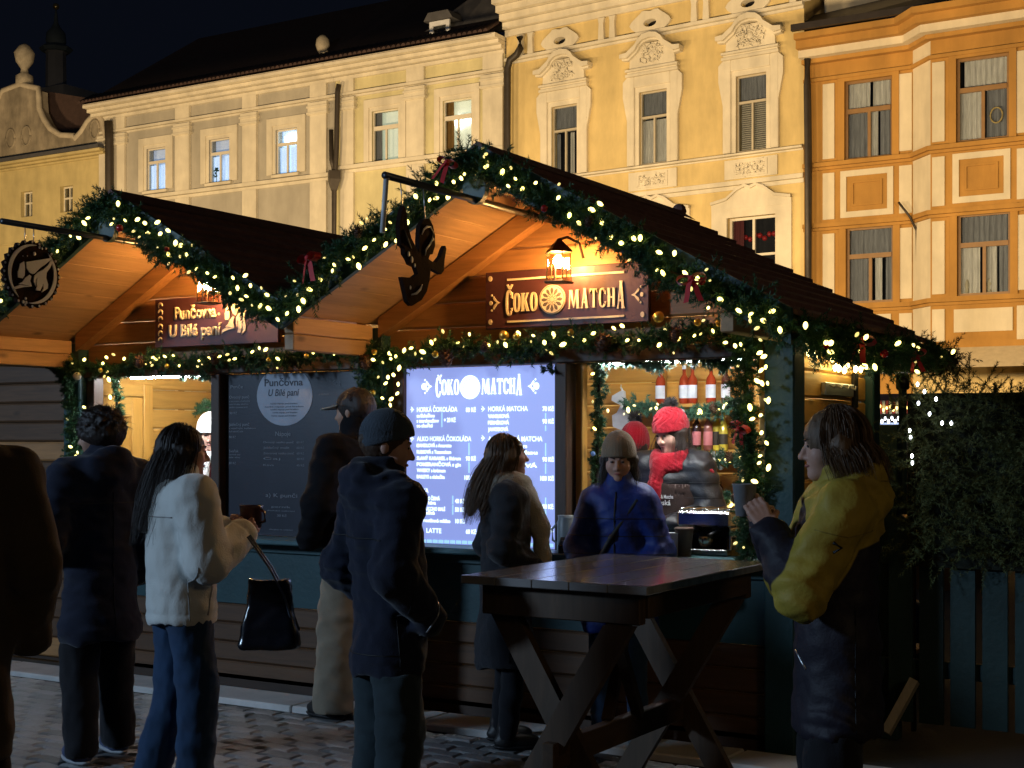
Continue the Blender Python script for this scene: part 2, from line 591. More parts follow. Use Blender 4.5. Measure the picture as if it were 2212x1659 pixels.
# ------------------------------------------------------------------ house fronts
class Facade:
    def __init__(self, name, label, x_left, Y, ang=0.0, X=None):
        px = at(x_left, 945, Y).x if X is None else X
        self.p0 = (px, Y)
        self.e = (math.cos(ang), math.sin(ang))
        self.root = thing(name, (px, Y, 0), label, 'house', rz=ang)

    def hit(self, x, y):
        dx, dy, v = ray(x, y)
        n = (-self.e[1], self.e[0])
        t = (self.p0[0] * n[0] + self.p0[1] * n[1]) / (dx * n[0] + dy * n[1])
        qx, qy = t * dx - self.p0[0], t * dy - self.p0[1]
        return qx * self.e[0] + qy * self.e[1], CAM_H + t * v

    def s(self, x):
        return self.hit(x, 945)[0]

    def z(self, x, y):
        return self.hit(x, y)[1]

    def rect(self, x0, x1, y0, y1):
        xm = (x0 + x1) / 2
        return self.s(x0), self.s(x1), self.z(xm, y1), self.z(xm, y0)

    def box(self, name, r, proud, mat_, parent=None, back=0.01, b=0.0):
        return MB().box(r[0], r[1], -proud, back, r[2], r[3], b).build(name, mat_, parent or self.root, world=False)

    def wall(self, s0, s1, z0, z1, holes, mat_, name='wall', recess=0.3, y=0.0):
        xs = sorted({s0, s1, *[h[0] for h in holes], *[h[1] for h in holes]})
        zs = sorted({z0, z1, *[h[2] for h in holes], *[h[3] for h in holes]})
        m = MB()
        for i in range(len(xs) - 1):
            for j in range(len(zs) - 1):
                cx, cz = (xs[i] + xs[i + 1]) / 2, (zs[j] + zs[j + 1]) / 2
                if any(h[0] < cx < h[1] and h[2] < cz < h[3] for h in holes):
                    continue
                m.add([(xs[i], y, zs[j]), (xs[i + 1], y, zs[j]), (xs[i + 1], y, zs[j + 1]), (xs[i], y, zs[j + 1])], [(0, 1, 2, 3)])
        for a, b, c, d in holes:
            q = [(a, c), (b, c), (b, d), (a, d)]
            for k in range(4):
                p, r = q[k], q[(k + 1) % 4]
                m.add([(p[0], y, p[1]), (r[0], y, r[1]), (r[0], y + recess, r[1]), (p[0], y + recess, p[1])], [(0, 3, 2, 1)])
        # outer side faces
        for x in (s0, s1):
            m.add([(x, y, z0), (x, y + 6, z0), (x, y + 6, z1), (x, y, z1)], [(0, 1, 2, 3)])
        return m.build(name, mat_, self.root, world=False)

    def ring(self, name, outer, inner, proud, mat_, parent=None, y=0.0, b=0.0):
        m = MB()
        a, c = outer, inner
        for r in ((a[0], c[0], a[2], a[3]), (c[1], a[1], a[2], a[3]), (c[0], c[1], c[3], a[3]), (c[0], c[1], a[2], c[2])):
            if r[1] - r[0] > 1e-4 and r[3] - r[2] > 1e-4:
                m.box(r[0], r[1], y - proud, y + 0.01, r[2], r[3], b)
        return m.build(name, mat_, parent or self.root, world=False)

    def window(self, r, fmat, transom=0.32, back=M_dark, curtains=(), recess=0.14, y=0.0, low_split=True, top_split=False, fw=0.05, sill=None, tb=0.06):
        s0, s1, z0, z1 = r
        Y0, Y1 = y + recess, y + recess + 0.06
        zt = z1 - (z1 - z0) * transom
        m = MB()
        m.box(s0, s0 + fw, Y0, Y1, z0, z1)
        m.box(s1 - fw, s1, Y0, Y1, z0, z1)
        m.box(s0 + fw, s1 - fw, Y0, Y1, z0, z0 + fw)
        m.box(s0 + fw, s1 - fw, Y0, Y1, z1 - fw, z1)
        if transom:
            m.box(s0 + fw, s1 - fw, Y0 - 0.02, Y1, zt - tb / 2, zt + tb / 2)
        sm = (s0 + s1) / 2
        if low_split:
            m.box(sm - fw * 0.6, sm + fw * 0.6, Y0 - 0.01, Y1, z0 + fw, (zt - tb / 2) if transom else z1 - fw)
        if top_split:
            m.box(sm - fw * 0.5, sm + fw * 0.5, Y0 - 0.01, Y1, zt + tb / 2, z1 - fw)
        w = m.build('window', fmat, self.root, world=False)
        rows = [(z0 + fw, zt - tb / 2, low_split), (zt + tb / 2, z1 - fw, top_split)] if transom else [(z0 + fw, z1 - fw, low_split)]
        for a, b, sp in rows:
            xs = [(s0 + fw, sm - fw * 0.6), (sm + fw * 0.6, s1 - fw)] if sp else [(s0 + fw, s1 - fw)]
            for p, q in xs:
                MB().box(p, q, Y0 + 0.025, Y0 + 0.031, a, b).build('pane', M_pane, w, world=False)
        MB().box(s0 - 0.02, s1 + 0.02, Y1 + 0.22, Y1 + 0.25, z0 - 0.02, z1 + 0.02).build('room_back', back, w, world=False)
        for (f0, f1, g0, g1, cm) in curtains:                 # fractions across and up the opening
            self.curtain(s0 + (s1 - s0) * f0, s0 + (s1 - s0) * f1, z0 + (z1 - z0) * g0, z0 + (z1 - z0) * g1, Y1 + 0.05 + 0.02 * random.random(), cm, w)
        if sill is not None:
            MB().box(s0 - 0.12, s1 + 0.12, y - 0.12, y + 0.02, z0 - 0.10, z0, 0.02).build('sill', sill, w, world=False)
        return w

    def curtain(self, s0, s1, z0, z1, y, cm, parent):
        n = max(10, int((s1 - s0) / 0.02))
        vs, fs = [], []
        ph = random.random() * 6
        for i in range(n + 1):
            s = s0 + (s1 - s0) * i / n
            d = 0.025 * math.sin(s * 52 + ph) + 0.012 * math.sin(s * 113 + ph * 2)
            vs += [(s, y + d * 1.3, z0), (s, y + d, (z0 + z1) / 2), (s, y + d * 0.6, z1)]
        for i in range(n):
            for k in (0, 1):
                fs.append((3 * i + k, 3 * i + 3 + k, 3 * i + 4 + k, 3 * i + 1 + k))
        MB().add(vs, fs).build('curtain', cm, parent, True, world=False)


def moulding(F, s0, s1, z0, z1, proud, mat_, name='cornice', steps=4, y=0.0):
    """stepped classical moulding that widens upwards"""
    m = MB()
    h = (z1 - z0) / steps
    for k in range(steps):
        p = proud * ((k + 1) / steps) ** 1.4
        m.box(s0 - 0.002 * k, s1 + 0.002 * k, y - p, y + 0.02, z0 + k * h, z0 + (k + 1) * h - (0.012 if k < steps - 1 else 0))
    return m.build(name, mat_, F.root, world=False)


def tile_row(F, s0, s1, z, proud, pitch=0.17):
    """rounded roof tiles along the eaves, each a piece of its own"""
    m = MB()
    n = 6
    vs, fs = [], []
    for y in (-0.12, 0.5):
        zz = 0.0 if y < 0 else 0.36
        for k in range(n + 1):
            a = math.pi * k / n
            vs.append((0.075 * math.cos(a), y, zz + 0.085 * math.sin(a)))
    for k in range(n):
        fs.append((k, k + 1, n + 2 + k, n + 1 + k))
    fs.append(tuple(range(n + 1))[::-1])
    m.add(vs, fs)
    me = m.mesh('roof_tile', M_roof_tile)
    rf = None
    k = int((s1 - s0) / pitch)
    roof = MB()
    roof.add([(s0, -proud + 0.05, z), (s1, -proud + 0.05, z), (s1, 5, z + 3.6), (s0, 5, z + 3.6)], [(0, 1, 2, 3)])
    roof.add([(s0, -proud + 0.05, z - 0.03), (s1, -proud + 0.05, z - 0.03), (s1, 0, z - 0.03), (s0, 0, z - 0.03)], [(0, 1, 2, 3)])
    rf = roof.build('roof', M_roof_tile, F.root, world=False)
    for i in range(k):
        link('roof_tile', me, rf, (s0 + (i + 0.5) * (s1 - s0) / k, -proud, z + 0.004), world=False)


def downpipe(name, pts, label, r=0.075):
    t = thing(name, (pts[-1][0], pts[-1][1], 0), label, 'drainpipe')
    MB().tube(pts, r, 10).build('pipe', M_pipe, t, True)
    return t


YF = 33.0
# ---- grey house with the three office windows, and the pale yellow house beside it (one eaves line)
GH = Facade('town_house', 'grey beige house with three windows lit bluish white, tiled eaves', 217, YF)
z_t = GH.z(400, 200)                                     # eaves
z_c0 = GH.z(400, 231)                                    # under the cornice
z_l1, z_l0 = GH.z(397, 258), GH.z(397, 268)
z_cap = GH.z(397, 293)
z_s1, z_s0 = GH.z(400, 413), GH.z(400, 428)
win = [GH.rect(318, 357, 320, 412), GH.rect(453, 495, 300, 393), GH.rect(597, 641, 277, 375)]
zz0 = sum(w[2] for w in win) / 3
zz1 = sum(w[3] for w in win) / 3
win = [(w[0] - 0.02, w[1] + 0.02, zz0, zz1) for w in win]
sL, sR = 0.0, GH.s(724)
low = [(w[0] - 0.1, w[1] + 0.1, 4.6, 6.6) for w in win]
GH.wall(sL, sR, 0, z_c0, win + low, M_grey_wall)
moulding(GH, sL - 0.25, sR, z_c0, z_t, 0.55, M_cream)
tile_row(GH, sL - 0.3, sR, z_t, 0.62)
moulding(GH, sL, sR, z_l0, z_l1, 0.12, M_cream, 'string_course', 2)
moulding(GH, sL, sR, z_s0, z_s1, 0.14, M_cream, 'string_course', 2)
pil = [(0.02, GH.s(273)), (GH.s(382), GH.s(412)), (GH.s(527), GH.s(557)), (GH.s(673), GH.s(708))]
for a, b in pil:
    GH.box('pilaster', (a, b, z_s1, z_cap), 0.09, M_cream)
    GH.box('pilaster_capital', (a - 0.05, b + 0.05, z_cap, z_l0), 0.13, M_cream)
    GH.box('frieze_block', (a, b, z_l1, z_c0), 0.09, M_cream)
    GH.box('pilaster', (a, b, 0.6, z_s0), 0.09, M_cream)
    for k in range(2):
        GH.box('capital_ring', (a - 0.08, b + 0.08, z_cap + 0.02 + 0.19 * k, z_cap + 0.08 + 0.19 * k), 0.16, M_cream)
cas = [(w[0] - 0.36, w[1] + 0.22, w[2] - 0.02, w[3] + 0.36) for w in win]
for i, (w, c) in enumerate(zip(win, cas)):
    GH.ring('casing', (w[0] - 0.34, w[1] + 0.34, w[2], w[3] + 0.36), (w[0] - 0.12, w[1] + 0.12, w[2], w[3] + 0.12), 0.05, M_cream)
    GH.ring('casing', (w[0] - 0.12, w[1] + 0.12, w[2], w[3] + 0.12), w, 0.02, M_cream)
    lamp = i == 2
    W = GH.window(w, M_whiteframe, 0.33, M_litblue if lamp else M_litblue2, [(0.02, 0.47, 0.03, 0.62, M_litblue), (0.53, 0.98, 0.03, 0.62, M_litblue)] if i != 1 else
                  [(0.02, 0.4, 0.03, 0.62, M_litblue), (0.58, 0.98, 0.03, 0.62, M_litblue)], recess=0.05, fw=0.045, sill=M_cream, tb=0.09)
    if lamp:
        MB().box(w[0] + 0.15, w[1] - 0.15, 0.24, 0.27, w[3] - 0.34, w[3] - 0.16).build('ceiling_light', M_tube, W, world=False)
    if i == 1:
        pm = MB()
        for k in range(26):
            a, q = random.random() * 6.28, random.random()
            c = (w[0] + 0.18 + 0.12 * math.cos(a) * q, 0.14 + 0.02 * math.sin(a), w[2] + 0.36 + 0.13 * math.sin(a * 1.7))
            pm.ball(c, 0.028, 5, 3)
        pm.tube([(w[0] + 0.18, 0.14, w[2] + 0.05), (w[0] + 0.18, 0.14, w[2] + 0.4)], 0.012, 5)
        pm.build('potted_plant', mat('houseplant', (0.03, 0.07, 0.03), 0.7, 0.2), W, world=False)
for w in low:
    GH.ring('casing', (w[0] - 0.25, w[1] + 0.25, w[2], w[3] + 0.25), w, 0.05, M_cream)
    GH.window(w, M_whiteframe, 0.3, M_dark, [(0, 1, 0, 1, M_net_dark)])
    m = MB()
    arc = [(w[0] - 0.35 + (w[1] - w[0] + 0.7) * k / 10, w[3] + 0.30 + 0.42 * math.sin(math.pi * k / 10)) for k in range(11)]
    inn = [(p[0], p[1] - 0.12) for p in arc][::-1]
    m.prism(arc + inn, -0.14, 0.0)
    m.build('arched_hood', M_cream, GH.root, world=False)

YH = Facade('town_house', 'pale yellow house with two windows, one showing a round pendant lamp', 724, YF)
sR = YH.s(1091)
w4 = YH.rect(804, 861, 238, 350)
w5 = YH.rect(957, 1019, 213, 330)
zb, zt5 = (w4[2] + w5[2]) / 2, (w4[3] + w5[3]) / 2
w4, w5 = (w4[0], w4[1], zb, zt5), (w5[0], w5[1], zb, zt5)
low = [(w[0] - 0.05, w[1] + 0.05, 4.3, 6.5) for w in (w4, w5)]
YH.wall(0.01, sR, 0, z_c0, [w4, w5] + low, M_pale_yellow)
moulding(YH, 0.01, sR, z_c0, z_t, 0.55, M_cream)
tile_row(YH, 0.0, sR - 0.1, z_t, 0.62)
moulding(YH, 0.01, sR, z_l0, z_l1, 0.12, M_cream, 'string_course', 2)
moulding(YH, 0.01, sR, z_s0 + 0.15, z_s1 + 0.15, 0.14, M_cream, 'string_course', 2)
for a, b in [(YH.s(739), YH.s(767)), (YH.s(881), YH.s(919)), (YH.s(1046), YH.s(1089))]:
    YH.box('pilaster', (a, b, z_s1 + 0.15, z_cap), 0.09, M_cream)
    YH.box('pilaster_capital', (a - 0.05, b + 0.05, z_cap, z_l0), 0.13, M_cream)
    YH.box('frieze_block', (a, b, z_l1, z_c0), 0.09, M_cream)
    YH.box('pilaster', (a, b, 0.6, z_s0 + 0.15), 0.09, M_cream)
    for k in range(2):
        YH.box('capital_ring', (a - 0.08, b + 0.08, z_cap + 0.02 + 0.19 * k, z_cap + 0.08 + 0.19 * k), 0.16, M_cream)
for i, w in enumerate((w4, w5)):
    YH.ring('casing', (w[0] - 0.28, w[1] + 0.28, w[2], w[3] + 0.36), (w[0] - 0.1, w[1] + 0.1, w[2], w[3] + 0.12), 0.05, M_cream)
    YH.ring('casing', (w[0] - 0.1, w[1] + 0.1, w[2], w[3] + 0.12), w, 0.02, M_cream)
    W = YH.window(w, M_whiteframe, 0.33, M_litwarm, [(0.0, 0.26, 0.0, 1.0, M_net_dark if i == 0 else mat('ochre_curtain', (0.25, 0.13, 0.03), 0.9))],
                  recess=0.05, fw=0.04, sill=M_cream, tb=0.12)
    if i == 1:
        MB().ball((w[0] + 0.36, 0.26, w[2] + 0.95), 0.14, 12, 8, 1, 0.3, 1.25).build('pendant_lamp', M_bulbglobe, W, True, world=False)
        MB().ball((w[0] + 0.66, 0.28, w[2] + 0.98), 0.09, 10, 6, 1, 0.3, 1.3).build('pendant_lamp', M_bulbglobe, W, True, world=False)
for w in low:
    YH.ring('casing', (w[0] - 0.25, w[1] + 0.25, w[2], w[3] + 0.25), w, 0.05, M_cream)
    YH.window(w, M_whiteframe, 0.3, M_dark, [(0, 1, 0, 1, M_net_dark)])
    arc = [(w[0] - 0.4 + (w[1] - w[0] + 0.8) * k / 10, w[3] + 0.45 + 0.4 * max(0, math.sin(math.pi * (k - 2) / 6)) * (2 <= k <= 8)) for k in range(11)]
    MB().prism(arc + [(p[0], p[1] - 0.11) for p in arc][::-1], -0.13, 0.0).build('arched_hood', M_cream, YH.root, world=False)
# the mansard with a dormer over the pale yellow house
ap = YH.hit(1030, -4)
m = MB()
l0, r0 = YH.s(850), YH.s(1086)
m.add([(l0, 0.3, z_t + 0.25), (r0 + 0.6, 0.3, z_t + 0.25), (YH.s(1062), 1.6, z_t + 2.3), (YH.s(1010), 1.6, z_t + 2.3), (l0, 6, z_t + 1), (r0 + 0.6, 6, z_t + 1)],
      [(0, 1, 2, 3), (0, 3, 4), (1, 5, 2)])
m.build('mansard_roof', M_slate, YH.root, world=False)
d0, d1 = YH.s(919), YH.s(962)
dz = z_t + 0.12
YH.ring('dormer_frame', (d0, d1, dz, dz + 0.75), (d0 + 0.12, d1 - 0.12, dz, dz + 0.62), 0.05, mat('white_dormer_paint', (0.6, 0.6, 0.6), 0.5), y=0.25)
MB().box(d0 + 0.12, d1 - 0.12, 0.29, 0.33, dz, dz + 0.62).build('dormer_pane', M_pane, YH.root, world=False)
MB().prism([(d0 - 0.15, dz + 0.77), (d1 + 0.15, dz + 0.77), (d1, dz + 1.0), (d0, dz + 1.0)], 0.12, 2.0).build('dormer_roof', M_slate, YH.root, world=False)
# stone finial on the ridge and chimney stubs
t = thing('stone_finial', (at(697, 140, YF + 0.2).x, YF + 0.2, z_t + 0.15), 'egg shaped stone finial on the eaves of the grey house', 'finial')
MB().lathe([(0.17, 0.0), (0.17, 0.25), (0.10, 0.30), (0.08, 0.36), (0.16, 0.45), (0.215, 0.63), (0.19, 0.80), (0.09, 0.92), (0.02, 0.94)], n=14).build('urn', M_stone, t, True, world=False)

# ---- yellow house with carved window hoods
BH = Facade('town_house', 'yellow house with carved cream window hoods and oval attic vents', 1094, YF, R(-4.5))
sR = BH.s(1737)
zc = BH.z(1237, 52)
za1, za0 = BH.z(1237, 101), BH.z(1237, 114)
zst, zsb = BH.z(1475, 349), BH.z(1475, 405)
ops = [BH.rect(1194, 1247, 227, 373), BH.rect(1382, 1442, 197, 352), BH.rect(1590, 1658, 160, 328)]
zt = sum(o[3] for o in ops) / 3
zb = zst + 0.04
ops = [(o[0], o[1], zb, zt) for o in ops]
wid = sum(o[1] - o[0] for o in ops) / 3
cen = [(o[0] + o[1]) / 2 for o in ops]
ops = [(c - wid / 2, c + wid / 2, zb, zt) for c in cen]
dlow = BH.rect(1571, 1676, 467, 590)
ovals = [BH.hit(1212, 88), BH.hit(1407, 52), BH.hit(1618, 8)]
zo = sum(o[1] for o in ovals) / 3
lows = [(c - (dlow[1] - dlow[0]) / 2, c + (dlow[1] - dlow[0]) / 2, dlow[3] - 2.1, dlow[3]) for c in cen]
BH.wall(0, sR, 0, zc + 0.4, ops + lows + [(o[0] - 0.17, o[0] + 0.17, zo - 0.10, zo + 0.10) for o in ovals], M_yellow)
moulding(BH, 0, sR, zc, zc + 0.95, 0.7, M_cream, 'cornice', 5)
MB().box(-0.1, sR, -0.85, 0.3, zc + 0.96, zc + 1.12).build('gutter', M_gutter, BH.root, world=False)
MB().add([(-0.1, -0.8, zc + 1.13), (sR, -0.8, zc + 1.13), (sR, 5, zc + 4.5), (-0.1, 5, zc + 4.5)], [(0, 1, 2, 3)]).build('roof', M_roof_tile, BH.root, world=False)
moulding(BH, 0, sR, za0, za1, 0.12, M_cream, 'string_course', 2)
MB().box(0, sR, -0.03, 0.01, zsb, zst - 0.02).build('apron_band', M_yellow, BH.root, world=False)
moulding(BH, 0, sR, zst - 0.10, zst, 0.16, M_cream, 'string_course', 2)
moulding(BH, 0, sR, zsb - 0.22, zsb, 0.09, M_cream, 'string_course', 2)
for sgn, o in zip(range(3), ovals):
    m = MB()
    c = o[0]
    # carved shield round the oval vent: scrolled outline with the vent cut out of it
    ring_o, ring_i = [], []
    for k in range(24):
        a = 2 * math.pi * k / 24
        rx = 0.46 + 0.10 * abs(math.cos(2 * a)) + 0.05 * math.cos(4 * a)
        rz = 0.30 + 0.09 * abs(math.sin(2 * a))
        ring_o.append((c + rx * math.cos(a), zo + rz * math.sin(a)))
        ring_i.append((c + 0.19 * math.cos(a), zo + 0.10 * math.sin(a)))
    vs = [(p[0], -0.08, p[1]) for p in ring_o] + [(p[0], -0.08, p[1]) for p in ring_i] + [(p[0], 0.0, p[1]) for p in ring_o] + [(p[0], 0.2, p[1]) for p in ring_i]
    fs = []
    for k in range(24):
        j = (k + 1) % 24
        fs += [(k, j, 24 + j, 24 + k), (k, 48 + k, 48 + j, j), (24 + k, 24 + j, 72 + j, 72 + k)]
    m.add(vs, fs)
    m.build('vent_surround', M_cream, BH.root, world=False)
    MB().box(c - 0.2, c + 0.2, 0.16, 0.2, zo - 0.12, zo + 0.12).build('vent_grille', M_dark, BH.root, world=False)
for c in (cen[0] - 1.25, (cen[0] + cen[1]) / 2, (cen[1] + cen[2]) / 2, cen[2] + 1.3):
    for d in (-0.17, 0.17):
        m = MB()
        m.prism([(-0.09 + c + d, za1), (0.09 + c + d, za1), (0.07 + c + d, za1 + 0.45), (0.10 + c + d, zc - 0.02), (-0.10 + c + d, zc - 0.02), (-0.07 + c + d, za1 + 0.45)], -0.10, 0.0)
        m.build('frieze_bracket', M_cream, BH.root, world=False)


def carved_relief(F, s0, s1, z0, z1, y, n, seed, mat_):
    """plaster relief of scrolls and leaves: many small raised lumps and arcs"""
    rg = random.Random(seed)
    m = MB()
    for k in range(n):
        u, v = rg.random(), rg.random()
        for sg in (-1, 1):
            cx = (s0 + s1) / 2 + sg * u * (s1 - s0) / 2
            czz = z0 + v * (z1 - z0)
            a = rg.random() * 6.28
            L = 0.05 + 0.07 * rg.random()
            pts = [(cx + sg * L * math.cos(a + t * 2.2) * (1 - 0.25 * t), y, czz + L * math.sin(a + t * 2.2) * (1 - 0.25 * t)) for t in (0, 0.5, 1.0, 1.5)]
            m.tube(pts, [0.012, 0.022, 0.02, 0.01], 5)
    m.ball(((s0 + s1) / 2, y, (z0 + z1) / 2), min(s1 - s0, z1 - z0) * 0.2, 8, 6, 1, 0.35, 1)
    return m.build('carved_relief', mat_, F.root, True, world=False)


for i, o in enumerate(ops):
    a, b, z0, z1 = o
    c = cen[i]
    BH.ring('casing', (a - 0.34, b + 0.34, z0, z1 + 0.42), (a - 0.12, b + 0.12, z0, z1 + 0.13), 0.10, M_cream, b=0.015)
    BH.ring('casing', (a - 0.12, b + 0.12, z0, z1 + 0.13), o, 0.05, M_cream)
    for sg in (-1, 1):
        MB().prism([(c + sg * (wid / 2 + 0.33), z0 + 1.15), (c + sg * (wid / 2 + 0.46), z1 - 0.1), (c + sg * (wid / 2 + 0.46), z1 + 0.30), (c + sg * (wid / 2 + 0.33), z1 + 0.42)], -0.09, 0.0).build('casing_ear', M_cream, BH.root, world=False)
    zh = z1 + 0.42
    W2 = wid / 2
    # hood: straight shelf, flaring cornice, raised centre
    m = MB()
    for k, (p, h0, h1, w) in enumerate([(0.14, 0.0, 0.07, 0.36), (0.10, 0.07, 0.13, 0.32), (0.16, 0.13, 0.19, 0.36)]):
        m.box(c - W2 - w, c + W2 + w, -p, 0.0, zh + h0, zh + h1 - 0.004)
    m.build('hood_shelf', M_cream, BH.root, world=False)
    zz = zh + 0.19
    body = [(c - W2 - 0.26, zz), (c + W2 + 0.26, zz), (c + W2 + 0.24, zz + 0.34), (c + 0.34, zz + 0.62), (c - 0.34, zz + 0.62), (c - W2 - 0.24, zz + 0.34)]
    MB().prism(body, -0.09, 0.0).build('hood_field', M_cream, BH.root, world=False)
    e = W2 + 0.27
    top = [(c - e - 0.2, zz + 0.40), (c - e, zz + 0.42), (c - e * 0.62, zz + 0.60), (c - e * 0.5, zz + 0.72), (c - e * 0.3, zz + 0.82), (c, zz + 0.86),
           (c + e * 0.3, zz + 0.82), (c + e * 0.5, zz + 0.72), (c + e * 0.62, zz + 0.60), (c + e, zz + 0.42), (c + e + 0.2, zz + 0.40)]
    th = [0.10, 0.14, 0.14, 0.13, 0.13, 0.14, 0.13, 0.13, 0.14, 0.14, 0.10]
    MB().prism(top + [(p[0], p[1] - t) for p, t in zip(top, th)][::-1], -0.26, 0.0).build('hood_cornice', M_cream, BH.root, world=False)
    MB().prism([(p[0] * 0.97 + c * 0.03, p[1] - 0.02) for p in top] + [(p[0] * 0.97 + c * 0.03, p[1] - t - 0.05) for p, t in zip(top, th)][::-1], -0.17, 0.0).build('hood_cornice', M_cream, BH.root, world=False)
    carved_relief(BH, c - 0.32, c + 0.32, zz + 0.12, zz + 0.55, -0.10, 26, 40 + i, M_cream)
    cur = [[(0.02, 0.98, 0.66, 1.0, M_net_dark), (0.05, 0.2, 0, 0.62, M_net_dark), (0.6, 0.75, 0, 0.62, M_net)],
           [(0.02, 0.98, 0.66, 1.0, M_net_dark), (0.02, 0.98, 0.0, 0.62, M_net)],
           [(0.02, 0.98, 0.66, 1.0, M_net_dark)]][i]
    W = BH.window(o, M_greyframe, 0.35, M_dark, cur, recess=0.05, fw=0.04)
    if i == 2:                                       # louvre blind, slat by slat
        for k in range(22):
            zk = z0 + 0.08 + k * (z1 - z0) * 0.6 / 22
            MB().box(a + 0.06, b - 0.06, 0.16, 0.185, zk, zk + 0.035).build('blind_slat', M_blind, W, world=False)
    ap_ = (a - 0.30, b + 0.30, zsb + 0.04, zst - 0.14)
    BH.box('apron', ap_, 0.07, M_cream)
    BH.ring('apron_frame', (a - 0.04, b + 0.04, ap_[2] + 0.04, ap_[3] - 0.04), (a + 0.02, b - 0.02, ap_[2] + 0.10, ap_[3] - 0.10), 0.02, M_cream, y=-0.07)
    carved_relief(BH, a + 0.04, b - 0.04, ap_[2] + 0.10, ap_[3] - 0.10, -0.075, 22, 60 + i, M_cream)
    l = lows[i]
    BH.ring('casing', (l[0] - 0.42, l[1] + 0.42, l[2], l[3] + 0.2), l, 0.06, M_cream)
    W2l = (l[1] - l[0]) / 2
    hood = [(c - W2l - 0.42, l[3] + 0.2), (c + W2l + 0.42, l[3] + 0.2), (c + W2l + 0.42, l[3] + 0.42), (c + W2l, l[3] + 0.5), (c + W2l * 0.55, l[3] + 0.72), (c + 0.15, l[3] + 0.80),
            (c, l[3] + 0.74), (c - 0.15, l[3] + 0.80), (c - W2l * 0.55, l[3] + 0.72), (c - W2l, l[3] + 0.5), (c - W2l - 0.42, l[3] + 0.42)]
    MB().prism(hood, -0.07, 0.0).build('hood_field', M_cream, BH.root, world=False)
    MB().prism(hood[2:] + [(p[0], p[1] - 0.07) for p in hood[2:]][::-1], -0.13, 0.0).build('hood_cornice', M_cream, BH.root, world=False)
    W = BH.window(l, M_whiteframe, 0.45, M_dark, [(0.0, 0.25, 0, 1, mat('dark_red_drape', (0.10, 0.02, 0.02), 0.9))], recess=0.12, fw=0.06, top_split=True)
    for k in range(7):
        MB().ball((l[0] + 0.3 + 0.13 * k, 0.4, l[3] - 0.45 - 0.06 * math.sin(k * 2)), 0.07, 7, 5).build('red_bauble', mat('red_decoration', (0.35, 0.02, 0.02), 0.4), W, True, world=False)

# ---- ochre house with cream panels and a bay
OH = Facade('town_house', 'ochre house with cream panels, brown windows and a projecting bay', 1737, 32.3)
YB = -0.6                                            # the bay stands this far out
sB0, sB1 = OH.s(1972), OH.s(2006)
OB = Facade.__new__(Facade)                          # the same house measured on the front of its bay
OB.p0, OB.e, OB.root = (OH.p0[0], OH.p0[1] + YB), OH.e, OH.root
zg1, zg0 = OH.z(1808, 26), OH.z(1808, 80)
zo0 = OH.z(1808, 108)
zcr0 = OH.z(1808, 124)
zfr0 = OH.z(1808, 170)
led = [OH.z(1880, 345), OH.z(1880, 478), OH.z(1880, 660)]
W1, W3 = OH.rect(1825, 1928, 170, 342), OH.rect(1828, 1930, 489, 654)
W2_, W4_ = OB.rect(2066, 2180, 120, 303), OB.rect(2068, 2183, 459, 637)
sE = OB.s(2330)
OH.wall(0, sB0, 0, zg0, [W1, W3], M_ochre)
OB_Y = YB
OH.wall(OB.s(2010), sE, led[2] - 1.1, zfr0 + 1.0, [W2_, W4_], M_ochre, 'bay_wall', y=YB)
m = MB()                                             # slanting flank and underside of the bay
bz0, bz1 = led[2] - 1.1, zfr0 + 1.0
s_b = OB.s(2010)
m.add([(sB0, 0.0, bz0), (s_b, YB, bz0), (s_b, YB, bz1), (sB0, 0.0, bz1)], [(0, 1, 2, 3)])
m.add([(sB0, 0.0, bz0), (s_b, YB, bz0), (sE, YB, bz0), (sE, 0.0, bz0)], [(0, 3, 2, 1)])
m.build('bay_flank', M_cream2, OH.root, world=False)
OH.wall(sB0, sE, 0, bz0, [], M_yellow, 'ground_floor_wall')


def bay_band(name, z0, z1, p, mat_):
    """moulding that runs along the front and round the bay"""
    m = MB()
    pts_o = [(0, -p), (sB0 - p * 0.3, -p), (s_b - p * 0.3, YB - p), (sE, YB - p)]
    pts_i = [(0, 0.0), (sB0, 0.0), (s_b, YB), (sE, YB)]
    for k in range(3):
        a, b, c, d = pts_o[k], pts_o[k + 1], pts_i[k + 1], pts_i[k]
        m.add([(a[0], a[1], z0), (b[0], b[1], z0), (c[0], c[1], z0), (d[0], d[1], z0), (a[0], a[1], z1), (b[0], b[1], z1), (c[0], c[1], z1), (d[0], d[1], z1)],
              [(0, 3, 2, 1), (4, 5, 6, 7), (0, 1, 5, 4), (2, 3, 7, 6)])
    return m.build(name, mat_, OH.root, world=False)


dzb = OB.z(2100, 95) - OH.z(1808, 124)              # the bay's own cornice sits a little higher
bay_band('cornice', zg0 - 0.12, zg0 + 0.02, 0.75, M_ochre)
bay_band('cornice', zo0, zg0 - 0.125, 0.6, M_ochre)
bay_band('cornice_band', zcr0, zo0 - 0.004, 0.42, M_cream2)
bay_band('frieze', zcr0 - 0.1, zcr0 - 0.004, 0.2, M_ochre)
bay_band('frieze_ledge', zfr0 - 0.02, zfr0 + 0.06, 0.08, M_ochre)
m = MB()
m.add([(0, -0.85, zg0 + 0.025), (sE, -0.85 + YB * 0, zg0 + 0.025), (sE, 0.6, zg1 + 0.6), (0, 0.6, zg1 + 0.2)], [(0, 1, 2, 3)])
m.box(0, sE, -0.95, -0.84, zg0 + 0.03, zg0 + 0.18)
m.build('gutter_roof', M_gutter, OH.root, world=False)
MB().box(0.3, 2.6, 0.62, 0.9, zg1, zg1 + 2.5).build('attic_wall', M_cream2, OH.root, world=False)
